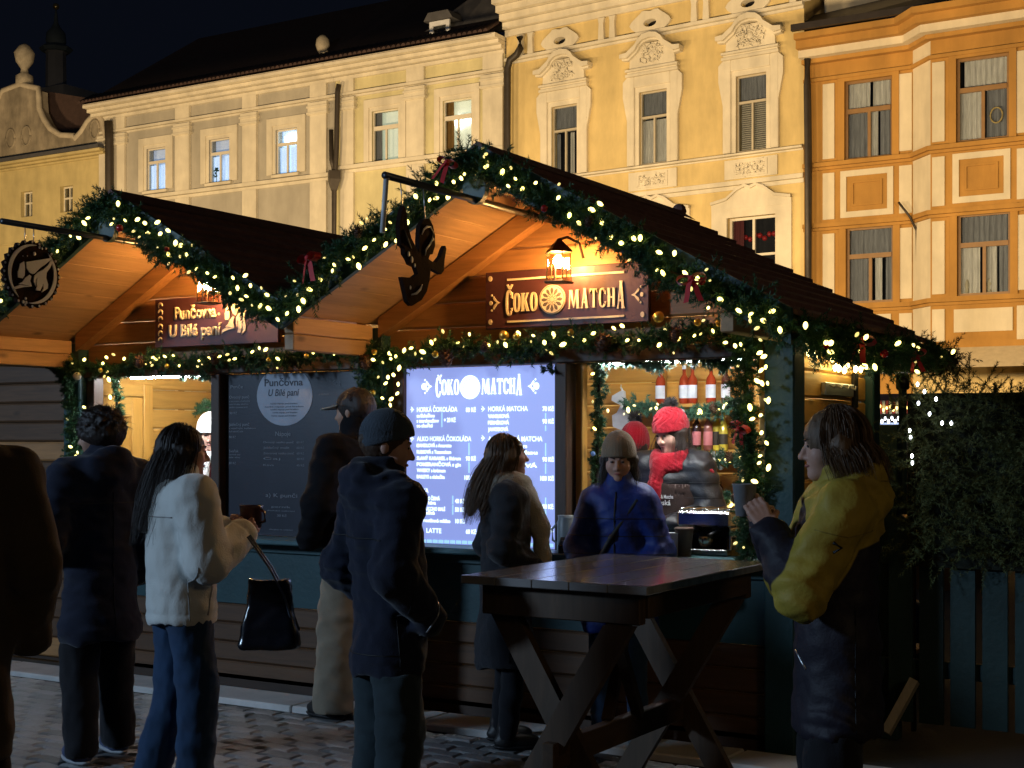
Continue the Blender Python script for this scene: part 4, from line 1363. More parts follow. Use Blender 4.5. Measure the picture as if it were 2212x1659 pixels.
def glyph(ch):
    """polygons of one condensed capital of height 1, and its width"""
    def serif(x0, x1, z):
        return [(x0 - 0.04, z), (x1 + 0.04, z), (x1 + 0.015, z + (0.05 if z < 0.5 else -0.05)), (x0 - 0.015, z + (0.05 if z < 0.5 else -0.05))]
    t = 0.15
    if ch in 'OC':
        w = 0.46
        a0, a1 = (0, 360) if ch == 'O' else (42, 318)
        o, i = ell(w / 2, 0.5, w / 2, 0.52, a0, a1, 28), ell(w / 2, 0.5, w / 2 - t * 0.9, 0.43, a0, a1, 28)
        P = [[o[k], o[k + 1], i[k + 1], i[k]] for k in range(28)]
        if ch == 'C':
            P += [[(w - 0.12, 0.72), (w + 0.0, 0.66), (w + 0.0, 0.92), (w - 0.04, 0.84)], [(w - 0.12, 0.28), (w - 0.04, 0.16), (w + 0.0, 0.30)]]
        return P, w
    if ch == 'K':
        return [[(0.03, 0), (0.03 + t, 0), (0.03 + t, 1), (0.03, 1)], [(0.17, 0.40), (0.25, 0.48), (0.46, 1), (0.37, 1)], [(0.20, 0.52), (0.32, 0.60), (0.52, 0), (0.36, 0)],
                serif(0.03, 0.18, 0.0), serif(0.03, 0.18, 1.0), serif(0.36, 0.5, 0.0), serif(0.36, 0.45, 1.0)], 0.54
    if ch == 'M':
        return [[(0.03, 0), (0.10, 0), (0.15, 1), (0.08, 1)], [(0.08, 1), (0.24, 1), (0.40, 0.05), (0.33, 0.05)], [(0.33, 0.05), (0.40, 0.05), (0.56, 1), (0.49, 1)],
                [(0.49, 1), (0.64, 1), (0.70, 0), (0.55, 0)], serif(0.03, 0.10, 0.0), serif(0.55, 0.70, 0.0), serif(0.08, 0.14, 1.0), serif(0.56, 0.64, 1.0)], 0.74
    if ch == 'A':
        return [[(0.03, 0), (0.11, 0), (0.25, 1), (0.19, 1)], [(0.19, 1), (0.32, 1), (0.47, 0), (0.31, 0)], [(0.12, 0.27), (0.36, 0.27), (0.35, 0.35), (0.13, 0.35)],
                serif(0.03, 0.11, 0.0), serif(0.31, 0.47, 0.0), [(0.16, 1.0), (0.35, 1.0), (0.33, 1.05), (0.18, 1.05)]], 0.51
    if ch == 'T':
        return [[(0.0, 0.91), (0.48, 0.91), (0.48, 1), (0.0, 1)], [(0.165, 0), (0.165 + t, 0), (0.165 + t, 0.93), (0.165, 0.93)], [(0, 0.78), (0.04, 0.78), (0.09, 0.95), (0, 0.98)],
                [(0.44, 0.78), (0.48, 0.78), (0.48, 0.98), (0.39, 0.95)], serif(0.165, 0.315, 0.0)], 0.5
    if ch == 'H':
        return [[(0.03, 0), (0.03 + t, 0), (0.03 + t, 1), (0.03, 1)], [(0.33, 0), (0.33 + t, 0), (0.33 + t, 1), (0.33, 1)], [(0.15, 0.46), (0.36, 0.46), (0.36, 0.55), (0.15, 0.55)],
                serif(0.03, 0.18, 0), serif(0.33, 0.48, 0), serif(0.03, 0.18, 1), serif(0.33, 0.48, 1)], 0.53
    if ch == '\u02c7':
        return [[(0.0, 0.2), (0.07, 0.22), (0.14, 0.08), (0.14, 0.0), (0.10, 0.0)], [(0.14, 0.0), (0.14, 0.08), (0.21, 0.22), (0.28, 0.2), (0.18, 0.0)]], 0.28


def glyph_word(spec, x0, x1, z, y, h, mat_, parent, extrude, name='lettering'):
    """spec: list of (letter, height factor, drop); the word is fitted between x0 and x1 in the plane y"""
    ws, tot = [], 0
    for ch, k, d in spec:
        w = glyph(ch)[1]
        ws.append(w)
        tot += w + 0.055
    tot -= 0.055
    sx = (x1 - x0) / tot
    x = x0
    for (ch, k, d), w in zip(spec, ws):
        m = MB()
        for i, P in enumerate(glyph(ch)[0]):
            q = [(x + p[0] * sx, z - d * h + p[1] * h * k) for p in P]
            m.prism(q, y - extrude - 0.0004 * (i % 5), y)
        m.build(name, mat_, parent)
        x += (w + 0.055) * sx


M_signboard = mat('aubergine_sign_paint', (0.065, 0.020, 0.022), 0.5, 0.15, 8, 0.15, 50)
M_signcream = mat('cream_sign_relief', (0.66, 0.55, 0.40), 0.55, 0.12, 10, 0.15, 60)
M_signdark = mat('dark_seed_paint', (0.10, 0.075, 0.06), 0.6, 0.1)


def disc(c, rx, rz, y0, y1, n=32):
    return MB().prism([(c[0] + rx * math.cos(2 * math.pi * k / n), c[1] + rz * math.sin(2 * math.pi * k / n)) for k in range(n)], y1, y0)


def fleuron(x, z, s, d, y, mat_, parent, e):
    """small leaf pair with dots; d is the way it points"""
    m = MB()
    m.prism([(x + d * 0.5 * s, z), (x + d * 0.1 * s, z + 0.18 * s), (x - d * 0.35 * s, z + 0.75 * s), (x - d * 0.45 * s, z + 0.55 * s), (x - d * 0.35 * s, z + 0.30 * s), (x + d * 0.05 * s, z)], y - e, y)
    m.prism([(x + d * 0.5 * s, z - 0.004 * s), (x + d * 0.05 * s, z - 0.004 * s), (x - d * 0.35 * s, z - 0.30 * s), (x - d * 0.45 * s, z - 0.55 * s), (x - d * 0.35 * s, z - 0.75 * s), (x + d * 0.1 * s, z - 0.18 * s)], y - e, y)
    m.build('ornament', mat_, parent)
    for dx, dz, r in ((-0.75, 0, 0.2), (-0.62, 0.85, 0.10), (-0.62, -0.85, 0.10)):
        disc((x + d * dx * s, z + dz * s), r * s, r * s * 1.25, y - e, y, 12).build('ornament', mat_, parent)


SY = 6.695
t = thing('shop_sign', (CX1, SY, 2.25), 'aubergine sign reading \u010cOKO MATCHA with a round seed emblem', 'sign')
sx0, sx1, sz0, sz1 = -4.20, -3.175, 2.245, 2.568
MB().box(sx0, sx1, SY, SY + 0.03, sz0, sz1, 0.004).build('board', M_signboard, t)
sw = sx1 - sx0
fx = lambda f: sx0 + sw * f
zb = 2.335
glyph_word([('C', 1.36, 0.18), ('O', 1, 0), ('K', 1, 0), ('O', 1, 0)], fx(0.136), fx(0.335), zb, SY, 0.103, M_signcream, t, 0.008)
glyph_word([('\u02c7', 1, 0)], fx(0.142), fx(0.182), zb + 0.128, SY, 0.13, M_signcream, t, 0.008)
glyph_word([('M', 1, 0), ('A', 1, 0), ('T', 1, 0), ('C', 1, 0), ('H', 1, 0), ('A', 1.38, 0.12)], fx(0.528), fx(0.866), zb, SY, 0.103, M_signcream, t, 0.008)
ec = (fx(0.43), 2.392)
em = disc(ec, 0.082, 0.082, SY - 0.010, SY, 40).build('emblem', M_signcream, t)
for k in range(12):
    a = 2 * math.pi * k / 12
    q = []
    for (rr, w) in ((0.026, 0.0), (0.036, 0.005), (0.050, 0.010), (0.060, 0.007), (0.068, 0.0), (0.060, -0.007), (0.050, -0.010), (0.036, -0.005)):
        q.append((ec[0] + rr * math.cos(a) - w * math.sin(a), ec[1] + rr * math.sin(a) + w * math.cos(a)))
    MB().prism(q, SY - 0.0125, SY - 0.0101).build('seed', M_signdark, em)
    a += math.pi / 12
    MB().bar((ec[0] + 0.012 * math.cos(a), SY - 0.0115, ec[1] + 0.012 * math.sin(a)), (ec[0] + 0.034 * math.cos(a), SY - 0.0115, ec[1] + 0.034 * math.sin(a)), 0.0022, 0.0025, (0, 1, 0)).build('ray', M_signdark, em)
MB().tube([(ec[0] + 0.076 * math.cos(a / 20 * math.pi), SY - 0.011, ec[1] + 0.076 * math.sin(a / 20 * math.pi)) for a in range(41)], 0.0022, 6).build('ring', M_signdark, em, True)
for z in (2.276, 2.512):
    MB().box(fx(0.145), fx(0.86), SY - 0.007, SY, z, z + 0.011).build('rule', M_signcream, t)
fleuron(fx(0.075), 2.392, 0.05, 1, SY, M_signcream, t, 0.006)
fleuron(fx(0.925), 2.392, 0.05, -1, SY, M_signcream, t, 0.006)
for f in (0.035, 0.965):
    for z in (2.285, 2.53):
        disc((fx(f), z), 0.012, 0.015, SY - 0.006, SY, 12).build('ornament', M_signcream, t)

t2 = thing('shop_sign', (CX2, SY, 2.22), 'aubergine sign reading Pun\u010dovna U B\u00edl\u00e9 pan\u00ed', 'sign')
px0, px1 = -6.795, -5.73
MB().box(px0, px1, SY, SY + 0.03, 2.225, 2.545, 0.004).build('board', M_signboard, t2)
pw = px1 - px0
o = link('lettering', text_mesh('Pun\u010dovna', 0.082, M_signcream, 0.365, 0.028, 0.008, align='LEFT'), t2, (px0 + 0.185, SY - 0.0005, 2.408))
o = link('lettering', text_mesh('U B\u00edl\u00e9 pan\u00ed', 0.082, M_signcream, 0.46, 0.028, 0.008, align='LEFT'), t2, (px0 + 0.135, SY - 0.0005, 2.292))
# scrollwork down the left edge
for k, (zc_, s) in enumerate(((2.50, 1), (2.455, -1), (2.41, 1), (2.36, -1), (2.315, 1), (2.27, -1))):
    pts = [(px0 + 0.055 + s * 0.018 * math.cos(a), SY - 0.003, zc_ + 0.020 * math.sin(a)) for a in [j * 0.55 for j in range(8)]]
    MB().tube(pts, [0.003, 0.005, 0.006, 0.006, 0.006, 0.005, 0.004, 0.002], 6).build('scroll', M_signcream, t2, True)

LADY = {'hat': [(440, 610), (880, 540), (885, 570), (790, 650), (690, 720), (590, 820), (555, 830), (500, 800), (450, 720)],
        'hair_strand': [(330, 640), (400, 600), (415, 700), (410, 850), (375, 905), (290, 890), (285, 790), (310, 740)],
        'neck': [(500, 840), (530, 870), (510, 950), (540, 1050), (380, 1015), (300, 1010), (370, 970), (420, 900)],
        'shoulder': [(200, 1100), (230, 1060), (330, 1025), (450, 1040), (540, 1055), (400, 1064), (260, 1095), (205, 1125)],
        'hair': [(905, 560), (915, 620), (870, 720), (810, 800), (800, 900), (835, 1020), (830, 1090), (720, 1160), (755, 1090), (745, 990), (735, 1040), (690, 1130), (610, 1120),
                 (640, 1050), (625, 960), (645, 880), (608, 950), (615, 1050), (572, 960), (590, 860), (650, 800), (760, 740), (850, 650), (890, 575)]}
lx0, lz0, ls = px0 + 0.60, 2.52, 0.00038
for nme, P in LADY.items():
    MB().prism([(lx0 + (p[0] - 200) * ls * 0.85, lz0 - (p[1] - 540) * ls) for p in P], SY - 0.008, SY).build('emblem_' + nme, M_signcream, t2)

# ------------------------------------------------------------------ hanging cut-out signs on the poles
def atX(x, y, X):
    dx, dy, v = ray(x, y)
    k = X / dx
    return k * dy, CAM_H + k * v


M_ply = mat('dark_brown_plywood', (0.016, 0.008, 0.006), 0.9, 0.25, 10, 0.2, 60, spec=0.05)
M_plyline = mat('pale_grey_sign_paint', (0.66, 0.68, 0.74), 0.6, 0.1)
M_plygrey = mat('mid_grey_sign_paint', (0.17, 0.17, 0.18), 0.6, 0.15)
BIRD = [(215, 880), (200, 640), (225, 480), (258, 400), (285, 480), (300, 640), (345, 800), (430, 962), (440, 900), (440, 760), (452, 640), (500, 562), (560, 560), (605, 640), (628, 760),
        (632, 880), (600, 990), (572, 985), (552, 1045), (600, 1080), (650, 1078), (700, 1020), (730, 930), (755, 885), (768, 920), (748, 1050), (735, 1190), (705, 1230), (640, 1195),
        (578, 1160), (565, 1300), (530, 1440), (470, 1540), (350, 1612), (300, 1560), (262, 1400), (232, 1262), (300, 1268), (370, 1268), (425, 1225), (396, 1140), (362, 1125), (330, 1108),
        (312, 1060), (290, 1022), (265, 985), (262, 920), (240, 890)]
XB = CX1


def bpt(p):
    return atX(822.9 + p[0] * 0.1786, 373.0 + p[1] * 0.1786, XB)


P = [bpt(p) for p in BIRD]
cy = sum(p[0] for p in P) / len(P)
t = thing('hanging_bird_sign', (XB, cy, min(p[1] for p in P)), 'brown cut-out bird hanging from the steel pole under the roof', 'hanging sign')
MB().prism(P, XB - 0.012, XB + 0.012, 'yz').build('bird', M_ply, t)


def stroke(pts, w, name='painted_line', mat_=M_plyline):
    q = [bpt(p) for p in pts]
    MB().tube([(XB + 0.012, a, b) for a, b in q], w, 6).build(name, mat_, t, True)


stroke([(470, 750), (490, 690), (530, 655), (575, 660), (605, 720), (600, 800), (565, 870), (520, 930), (510, 1000)], [0.002, 0.005, 0.006, 0.004, 0.003, 0.005, 0.005, 0.004, 0.002])
stroke([(340, 1478), (400, 1462), (450, 1410), (475, 1355)], [0.003, 0.006, 0.006, 0.002])
stroke([(262, 700), (300, 820), (345, 920)], [0.002, 0.006, 0.002], mat_=M_plygrey)
for p, r in (((310, 985), 0.010), ((350, 1055), 0.011), ((385, 1125), 0.007), ((332, 1392), 0.007)):
    c = bpt(p)
    MB().ball((XB + 0.012, c[0], c[1]), r, 8, 6, 0.3, 1, 1.4).build('painted_dot', M_plyline, t, True)
for p in ((260, 400), (535, 560)):
    c = bpt(p)
    MB().tube([(XB, c[0], c[1]), (XB, c[0] - 0.015, 2.805)], 0.003, 5).build('hanging_wire', M_steel, t, True)
# the strut at the tip of the pole
MB().tube([(CX1, 5.115, 2.81), (CX1 - 0.01, 5.10, 2.56)], 0.013, 8).build('pole_strut', mat('white_steel', (0.6, 0.6, 0.6), 0.4), ST1, True)

XR = CX2


def rpt(p):
    return atX(p[0] * 0.1191, 493.7 + p[1] * 0.1191, XR)


cc = rpt((560, 830))
rad = abs(rpt((560, 215))[1] - rpt((560, 1450))[1]) / 2
t = thing('round_hanging_sign', (XR, cc[0], cc[1] - rad), 'round scalloped brown sign with a pale veiled lady hanging from pole', 'hanging sign')
sc = []
for k in range(96):
    a = 2 * math.pi * k / 96
    q = rad * (0.955 + 0.045 * math.cos(a * 24))
    sc.append((cc[0] + q * math.cos(a) * 1.05, cc[1] + q * math.sin(a)))
MB().prism(sc, XR - 0.012, XR + 0.012, 'yz').build('disc', M_ply, t)
for nme, P in LADY.items():
    MB().prism([rpt(p) for p in P], XR + 0.0125, XR + 0.018, 'yz').build('emblem_' + nme, M_plyline, t)
for a0, a1 in ((80, 235), (-100, 50)):
    n = 26
    o_, i_ = [], []
    for k in range(n + 1):
        a = R(a0 + (a1 - a0) * k / n)
        w = 0.115 * max(0.0, math.sin(math.pi * k / n)) ** 0.7 * rad + 0.0005
        o_.append((cc[0] + 0.84 * rad * math.cos(a) * 1.05, cc[1] + 0.87 * rad * math.sin(a)))
        i_.append((cc[0] + (0.84 * rad - w) * math.cos(a) * 1.05, cc[1] + (0.87 * rad - w) * math.sin(a)))
    m = MB()
    for k in range(n):
        m.prism([o_[k], o_[k + 1], i_[k + 1], i_[k]], XR + 0.0125, XR + 0.018, 'yz')
    m.build('crescent', M_plyline, t)
for k in range(24):
    a = 2 * math.pi * k / 24
    MB().ball((XR + 0.012, cc[0] + 0.945 * rad * math.cos(a) * 1.05, cc[1] + 0.945 * rad * math.sin(a)), 0.0075, 8, 6, 0.5).build('bead', M_plyline, t, True)
for p, r in (((600, 460), 0.011), ((690, 340), 0.008), ((740, 365), 0.007), ((470, 500), 0.004), ((390, 500), 0.004), ((440, 1270), 0.008), ((395, 1330), 0.010), ((450, 1340), 0.009)):
    c = rpt(p)
    MB().ball((XR + 0.012, c[0], c[1]), r, 8, 6, 0.4).build('painted_dot', M_plyline, t, True)
for d in (-0.04, 0.02):
    MB().tube([(XR, cc[0] + d, cc[1] + rad * 0.93), (XR, cc[0] + d, 2.805)], 0.003, 5).build('hanging_wire', M_steel, t, True)

# ------------------------------------------------------------------ wall lanterns
M_lantern_bulb = emit('lantern_bulb', (1.0, 0.60, 0.24), 1150.0)
M_lglass = glass('lantern_glass', (1.0, 0.93, 0.8), 0.08)
M_bronze = mat('dark_bronze', (0.06, 0.035, 0.02), 0.45, 0.2, 20, 0.1, metal=0.6)


def lantern(c, label):
    t = thing('wall_lantern', c, label, 'lantern', 'lanterns on the stall gables')
    h, w = 0.165, 0.048
    m = MB()
    for sx in (-1, 1):
        for sy in (-1, 1):
            m.bar((sx * w, sy * w, 0.012), (sx * w * 0.92, sy * w * 0.92, h), 0.006, 0.006)
    for s in (-1, 1):
        m.bar((0, s * w, 0.012), (0, s * w * 0.94, h * 0.62), 0.005, 0.005)
        m.bar((s * w, 0, 0.012), (s * w * 0.94, 0, h * 0.62), 0.005, 0.005)
    m.build('cage', M_bronze, t, world=False)
    MB().box(-w - 0.012, w + 0.012, -w - 0.012, w + 0.012, 0, 0.012, 0.003).build('base', M_bronze, t, world=False)
    MB().lathe([(0.085, h), (0.075, h + 0.014), (0.03, h + 0.055), (0.012, h + 0.075)], n=4).build('cap', M_bronze, t, world=False)
    MB().tube([(0, 0, h + 0.07), (0.02, 0.06, h + 0.09), (0.06, 0.12, h + 0.06), (0.075, 0.14, h - 0.02)], 0.008, 8).build('bracket', M_bronze, t, True, world=False)
    for s in (-1, 1):
        MB().box(-w, w, s * w - 0.001, s * w + 0.001, 0.014, h).build('glass_pane', M_lglass, t, world=False)
        MB().box(s * w - 0.001, s * w + 0.001, -w + 0.002, w - 0.002, 0.014, h).build('glass_pane', M_lglass, t, world=False)
    MB().ball((0, 0, h - 0.048), 0.030, 10, 8, 1, 1, 1.15).build('bulb', M_lantern_bulb, t, True, world=False)



p = at(1207, 612, 6.54)
lantern(p, 'lit bronze lantern above the \u010cOKO MATCHA sign')
p = at(449, 657, 6.54)
lantern(p, 'lit bronze lantern above the Pun\u010dovna sign')

# ------------------------------------------------------------------ menu boards
M_screen = emit('backlit_menu_film', (0.31, 0.40, 0.90), 0.90, (0.2, 0.2, 0.3))
M_screentext = emit('backlit_menu_lettering', (0.72, 0.92, 1.0), 1.9, (0.8, 0.8, 0.8))
M_screenbar = emit('backlit_menu_line', (0.40, 0.80, 1.0), 0.95, (0.6, 0.7, 0.8))
t = thing('lit_menu_board', (-4.30, YW, 1.002), 'backlit blue menu board with white \u010cOKO MATCHA lettering', 'menu board')
bx0, bx1, bz0_, bz1_ = -4.822, -3.778, 1.004, 2.040
BY = YW + 0.0
MB().box(bx0, bx1, BY, BY + 0.05, bz0_, bz1_).build('panel', M_screen, t)
bw, bh = bx1 - bx0, bz1_ - bz0_
ty = BY - 0.003


def bxy(px_, py_):
    """place on the board from a close view of it (board spans 38..1303 across; 70..1500 left edge down, 37..1545 right edge)"""
    f = (px_ - 38) / 1265.0
    f = f / (1 + 0.0 * f)
    top, bot = 70 - 33 * f, 1500 + 45 * f
    return bx0 + bw * f, bz1_ - bh * (py_ - top) / (bot - top)


def btext(s, x0, x1, y1, h=26, bold=0.02, m=M_screentext):
    a, b = bxy(x0, y1), bxy(x1, y1)
    hh = h / 1450.0 * bh
    link('lettering', text_mesh(s, hh, m, b[0] - a[0], bold), t, (a[0], ty, a[1]))


def bbar(x, y0, y1):
    a, b = bxy(x, y0), bxy(x, y1)
    MB().box(a[0] - 0.003, a[0] + 0.003, ty - 0.001, BY - 0.001, b[1], a[1]).build('divider', M_screenbar, t)


a, b = bxy(295, 285), bxy(495, 285)
glyph_word([('C', 1.3, 0.14), ('O', 1, 0), ('K', 1, 0), ('O', 1, 0)], a[0], b[0], a[1], BY - 0.001, 0.088, M_screentext, t, 0.002)
a, b = bxy(308, 150), bxy(348, 150)
glyph_word([('\u02c7', 1, 0)], a[0], b[0], a[1], BY - 0.001, 0.10, M_screentext, t, 0.002)
a, b = bxy(683, 280), bxy(1012, 280)
glyph_word([('M', 1, 0), ('A', 1, 0), ('T', 1, 0), ('C', 1, 0), ('H', 1, 0), ('A', 1.3, 0.10)], a[0], b[0], a[1], BY - 0.001, 0.088, M_screentext, t, 0.002)
c = bxy(586, 222)
em = disc(c, 0.069, 0.069, BY - 0.003, BY - 0.001, 36).build('emblem', M_screentext, t)
for k in range(12):
    a = 2 * math.pi * k / 12
    MB().prism([(c[0] + r_ * math.cos(a) - w_ * math.sin(a), c[1] + r_ * math.sin(a) + w_ * math.cos(a)) for r_, w_ in ((0.036, 0), (0.044, 0.004), (0.052, 0), (0.044, -0.004))], BY - 0.005, BY - 0.0031).build('seed', M_screenbar, em)
for px_, d in ((235, 1), (1085, -1)):
    c = bxy(px_, 215)
    fleuron(c[0], c[1], 0.045, d, BY - 0.001, M_screentext, t, 0.002)
    disc((c[0] - d * 0.034, c[1]), 0.018, 0.02, BY - 0.0035, BY - 0.001, 14).build('ornament', M_screentext, t)
for (s, x0, x1, y) in (('HORK\u00c1 \u010cOKOL\u00c1DA', 132, 480, 425), ('HORK\u00c1 MATCHA', 738, 1058, 420), ('ALKO HORK\u00c1 \u010cOKOL\u00c1DA', 132, 597, 665), ('ALKO HORK\u00c1 MATCHA', 738, 1174, 665),
                       ('K\u00c1VA', 132, 232, 1090), ('LATTE', 215, 343, 1420), ('\u010cAJ', 738, 830, 1090)):
    btext(s, x0, x1, y, 40, 0.012)
for (x, y) in ((95, 405), (700, 400), (95, 645), (700, 640), (95, 1070)):
    c = bxy(x, y)
    fleuron(c[0], c[1], 0.017, 1, BY - 0.001, M_screentext, t, 0.002)
for (s, x0, x1, y) in (('80 K\u010d', 552, 636, 425), ('70 K\u010d', 1175, 1264, 418), ('+ 20 K\u010d', 366, 466, 508), ('90 K\u010d', 1175, 1264, 520), ('90 K\u010d', 552, 636, 825), ('90 K\u010d', 1175, 1264, 830),
                       ('100 K\u010d', 540, 640, 982), ('100 K\u010d', 1158, 1264, 985), ('40 K\u010d', 460, 542, 1175), ('50 K\u010d', 460, 542, 1245), ('10 K\u010d', 463, 542, 1340), ('60 K\u010d', 552, 640, 1425),
                       ('50 K\u010d', 1175, 1260, 1215), ('30 K\u010d', 1175, 1260, 1405)):
    btext(s, x0, x1, y, 36, 0.028)
for (s, x0, x1, y) in (('se \u0161leha\u010dkou', 130, 284, 470), ('s marshmallow', 130, 322, 512), ('se sko\u0159ic\u00ed', 130, 270, 552), ('VANILKOV\u00c1', 736, 910, 475), ('PERN\u00cdKOV\u00c1', 736, 908, 528), ('JAHODOV\u00c1', 736, 902, 582),
                       ('MANDLOV\u00c1 s Amaretto', 130, 430, 715), ('RUMOV\u00c1 s Tuzemskem', 130, 427, 768), ('SLAN\u00dd KARAMEL s likérem', 130, 508, 820), ('POMERAN\u010cOV\u00c1 s gin', 130, 508, 870),
                       ('WHISKY s krémem', 130, 378, 920), ('BAILEYS a slehačka', 130, 372, 972), ('s mlékem', 738, 1052, 718), ('BILÁ s vanilkou', 738, 1135, 770), ('s rumem', 738, 1045, 822), ('KOKOSOVÁ', 738, 1133, 876),
                       ('ESPRESSO ČERNÁ', 150, 330, 1150), ('malá káva', 150, 296, 1185), ('CAPPUCCINO MALÉ', 150, 376, 1235), ('velké', 180, 286, 1268), ('rostlinné mléko', 190, 420, 1332)):
    btext(s, x0, x1, y, 30, 0.03)
for x, y0, y1 in ((347, 430, 550), (1199, 435, 480), (1199, 535, 580), (578, 680, 780), (578, 835, 925), (1199, 680, 785), (1199, 845, 930), (440, 1115, 1185), (440, 1192, 1270), (1199, 1125, 1175), (1199, 1225, 1270)):
    bbar(x, y0, y1)
for k in range(24):
    x = 70 + k * 50
    a, b = bxy(x, 1490 + k * 1.2), bxy(x + 38, 1470 + k * 1.2)
    MB().box(a[0], b[0], ty - 0.001, BY - 0.001, a[1] - 0.006, a[1] + 0.012).build('allergen_line', M_screenbar, t)

M_dark_board = mat('dark_menu_print', (0.020, 0.022, 0.035), 0.35, 0.2, 5, 0.05)
M_board_text = mat('grey_menu_print', (0.22, 0.23, 0.26), 0.5, 0.1)
M_board_moon = mat('pale_moon_print', (0.30, 0.33, 0.40), 0.45, 0.15, 10, 0.05)
M_board_ink = mat('dark_ink_print', (0.03, 0.03, 0.045), 0.5, 0.1)
t = thing('dark_menu_board', (-5.72, YW, 1.002), 'unlit dark menu board with a large pale round emblem', 'menu board')
kx0, kx1 = -6.262, -5.145
MB().box(kx0, kx1, BY, BY + 0.05, 1.004, 2.040).build('panel', M_dark_board, t)


def kxy(x, y):
    f = (x - 40) / (1179.0 - 40) * 0.93
    return kx0 + (kx1 - kx0) * f, 2.040 - 1.036 * (y - 105) / 1385.0


c = kxy(583, 300)
n = 40
pts = [(c[0] + 0.228 * math.cos(2 * math.pi * k / n), min(2.036, c[1] + 0.19 * math.sin(2 * math.pi * k / n))) for k in range(n)]
MB().prism(pts, BY - 0.003, BY - 0.001).build('moon', M_board_moon, t)


def ktext(s, x0, x1, y1, h, m=M_board_text, bold=0.0, shear=0.0):
    a, b = kxy(x0, y1), kxy(x1, y1)
    link('lettering', text_mesh(s, h / 1385.0 * 1.036, m, b[0] - a[0], bold, shear=shear), t, (a[0], BY - 0.0045, a[1]))


ktext('Pun\u010dovna', 405, 750, 215, 62, M_board_ink, 0.02)
ktext('U B\u00edl\u00e9 pan\u00ed', 440, 720, 300, 60, M_board_ink, 0.012, 0.2)
for i, (x0, x1, y) in enumerate(((460, 700, 372), (410, 755, 398), (460, 710, 422), (480, 700, 448), (470, 690, 475))):
    ktext('hork\u00e9 n\u00e1poje pod hradem', x0, x1, y, 14, M_board_ink)
for s, x0, x1, y, h in (('Pun\u010de', 90, 205, 228, 30), ('Ovocn\u00fd pun\u010d', 75, 265, 315, 26), ('s ovocem a kořen\u00edm', 75, 270, 345, 14), ('rum hru\u0161ka skořice', 75, 255, 372, 14), ('jablko pomeran\u010d', 75, 250, 398, 14),
                        ('90 K\u010d', 80, 150, 452, 22), ('Jablečný punč', 75, 265, 552, 26), ('s vaje\u010dn\u00fdm koňakem', 75, 325, 580, 14), ('hřebíček', 75, 210, 608, 14), ('90 K\u010d', 75, 140, 660, 22),
                        ('Svařák', 75, 165, 782, 24), ('červené víno', 75, 180, 808, 14), ('bílé víno', 75, 180, 832, 14), ('80 K\u010d', 75, 140, 885, 20), ('N\u00e1poje', 505, 640, 640, 40),
                        ('Ovocn\u00fd nealko pun\u010d', 395, 670, 702, 18), ('Jablečný mošt', 395, 630, 748, 18), ('Zázvorový nealko punč', 395, 672, 796, 18), ('Čaj', 395, 550, 842, 18), ('Káva', 395, 490, 896, 18),
                        ('60 K\u010d', 695, 762, 702, 18), ('60 K\u010d', 695, 762, 748, 18), ('60 K\u010d', 695, 762, 796, 18), ('40 K\u010d', 695, 762, 842, 18), ('45 K\u010d', 695, 762, 896, 18),
                        ('a) K pun\u010di', 415, 700, 1160, 34), ('perník', 470, 640, 1250, 18), ('domácí cukroví', 430, 680, 1280, 12), ('30 K\u010d', 520, 605, 1325, 20), ('alergeny na vyžádání', 450, 660, 1440, 12),
                        ('Grog', 1010, 1075, 215, 34), ('s rumem', 890, 975, 300, 18), ('Medovina', 870, 950, 690, 20)):
    ktext(s, x0, x1, y, h)
# ------------------------------------------------------------------ fir garlands with string lights
M_needle = mat('fir_needles', (0.030, 0.085, 0.035), 0.55, 0.35, 14, 0, spec=0.3)
M_needle_in = mat('pale_fir_needles', (0.10, 0.20, 0.15), 0.6, 0.35, 14, 0, spec=0.3)  # paler green for the garlands just under the headers
M_needle_brown = mat('dry_fir_needles', (0.035, 0.030, 0.012), 0.7, 0.35, 14, 0, spec=0.2)
M_twig = mat('garland_wire', (0.03, 0.022, 0.014), 0.8)
M_bulb = emit('string_light_bulb', (1.0, 0.80, 0.20), 5.5)
M_bulb_cold = emit('string_light_bulb_cold', (0.85, 0.92, 1.0), 9.0)
M_gold = mat('gold_ornament', (0.75, 0.50, 0.10), 0.28, 0.15, 20, 0.05, metal=0.8)
M_red = mat('red_velvet_bow', (0.55, 0.006, 0.010), 0.6, 0.15, 20, 0.1, sheen=0.4)
M_cone = mat('pine_cone', (0.10, 0.05, 0.03), 0.7, 0.3, 30, 0.4)
M_white_orn = mat('white_ornament', (0.62, 0.62, 0.58), 0.35, 0.1, 20, 0.05)
M_snow = mat('snow_tip', (0.7, 0.72, 0.75), 0.8, 0.1)
M_star = mat('silver_snowflake', (0.6, 0.58, 0.56), 0.3, 0.1, metal=0.6)

bulb_me = MB().lathe([(0.004, -0.016), (0.0095, -0.006), (0.0105, 0.002), (0.008, 0.011), (0.002, 0.017)], n=8).mesh('bulb', M_bulb, smooth=True)
bulb_cold_me = MB().lathe([(0.004, -0.016), (0.0095, -0.006), (0.0105, 0.002), (0.008, 0.011), (0.002, 0.017)], n=8).mesh('bulb', M_bulb_cold, smooth=True)

bulb_hot_me = MB().lathe([(0.004, -0.016), (0.0095, -0.006), (0.0105, 0.002), (0.008, 0.011), (0.002, 0.017)], n=8).mesh('bulb', emit('bare_string_bulb', (1.0, 0.80, 0.30), 45.0), smooth=True)

bulb_dim_me = MB().lathe([(0.003, -0.012), (0.0075, -0.004), (0.008, 0.002), (0.006, 0.009), (0.002, 0.013)], n=8).mesh('bulb', emit('dim_string_bulb', (1.0, 0.78, 0.22), 1.3), smooth=True)


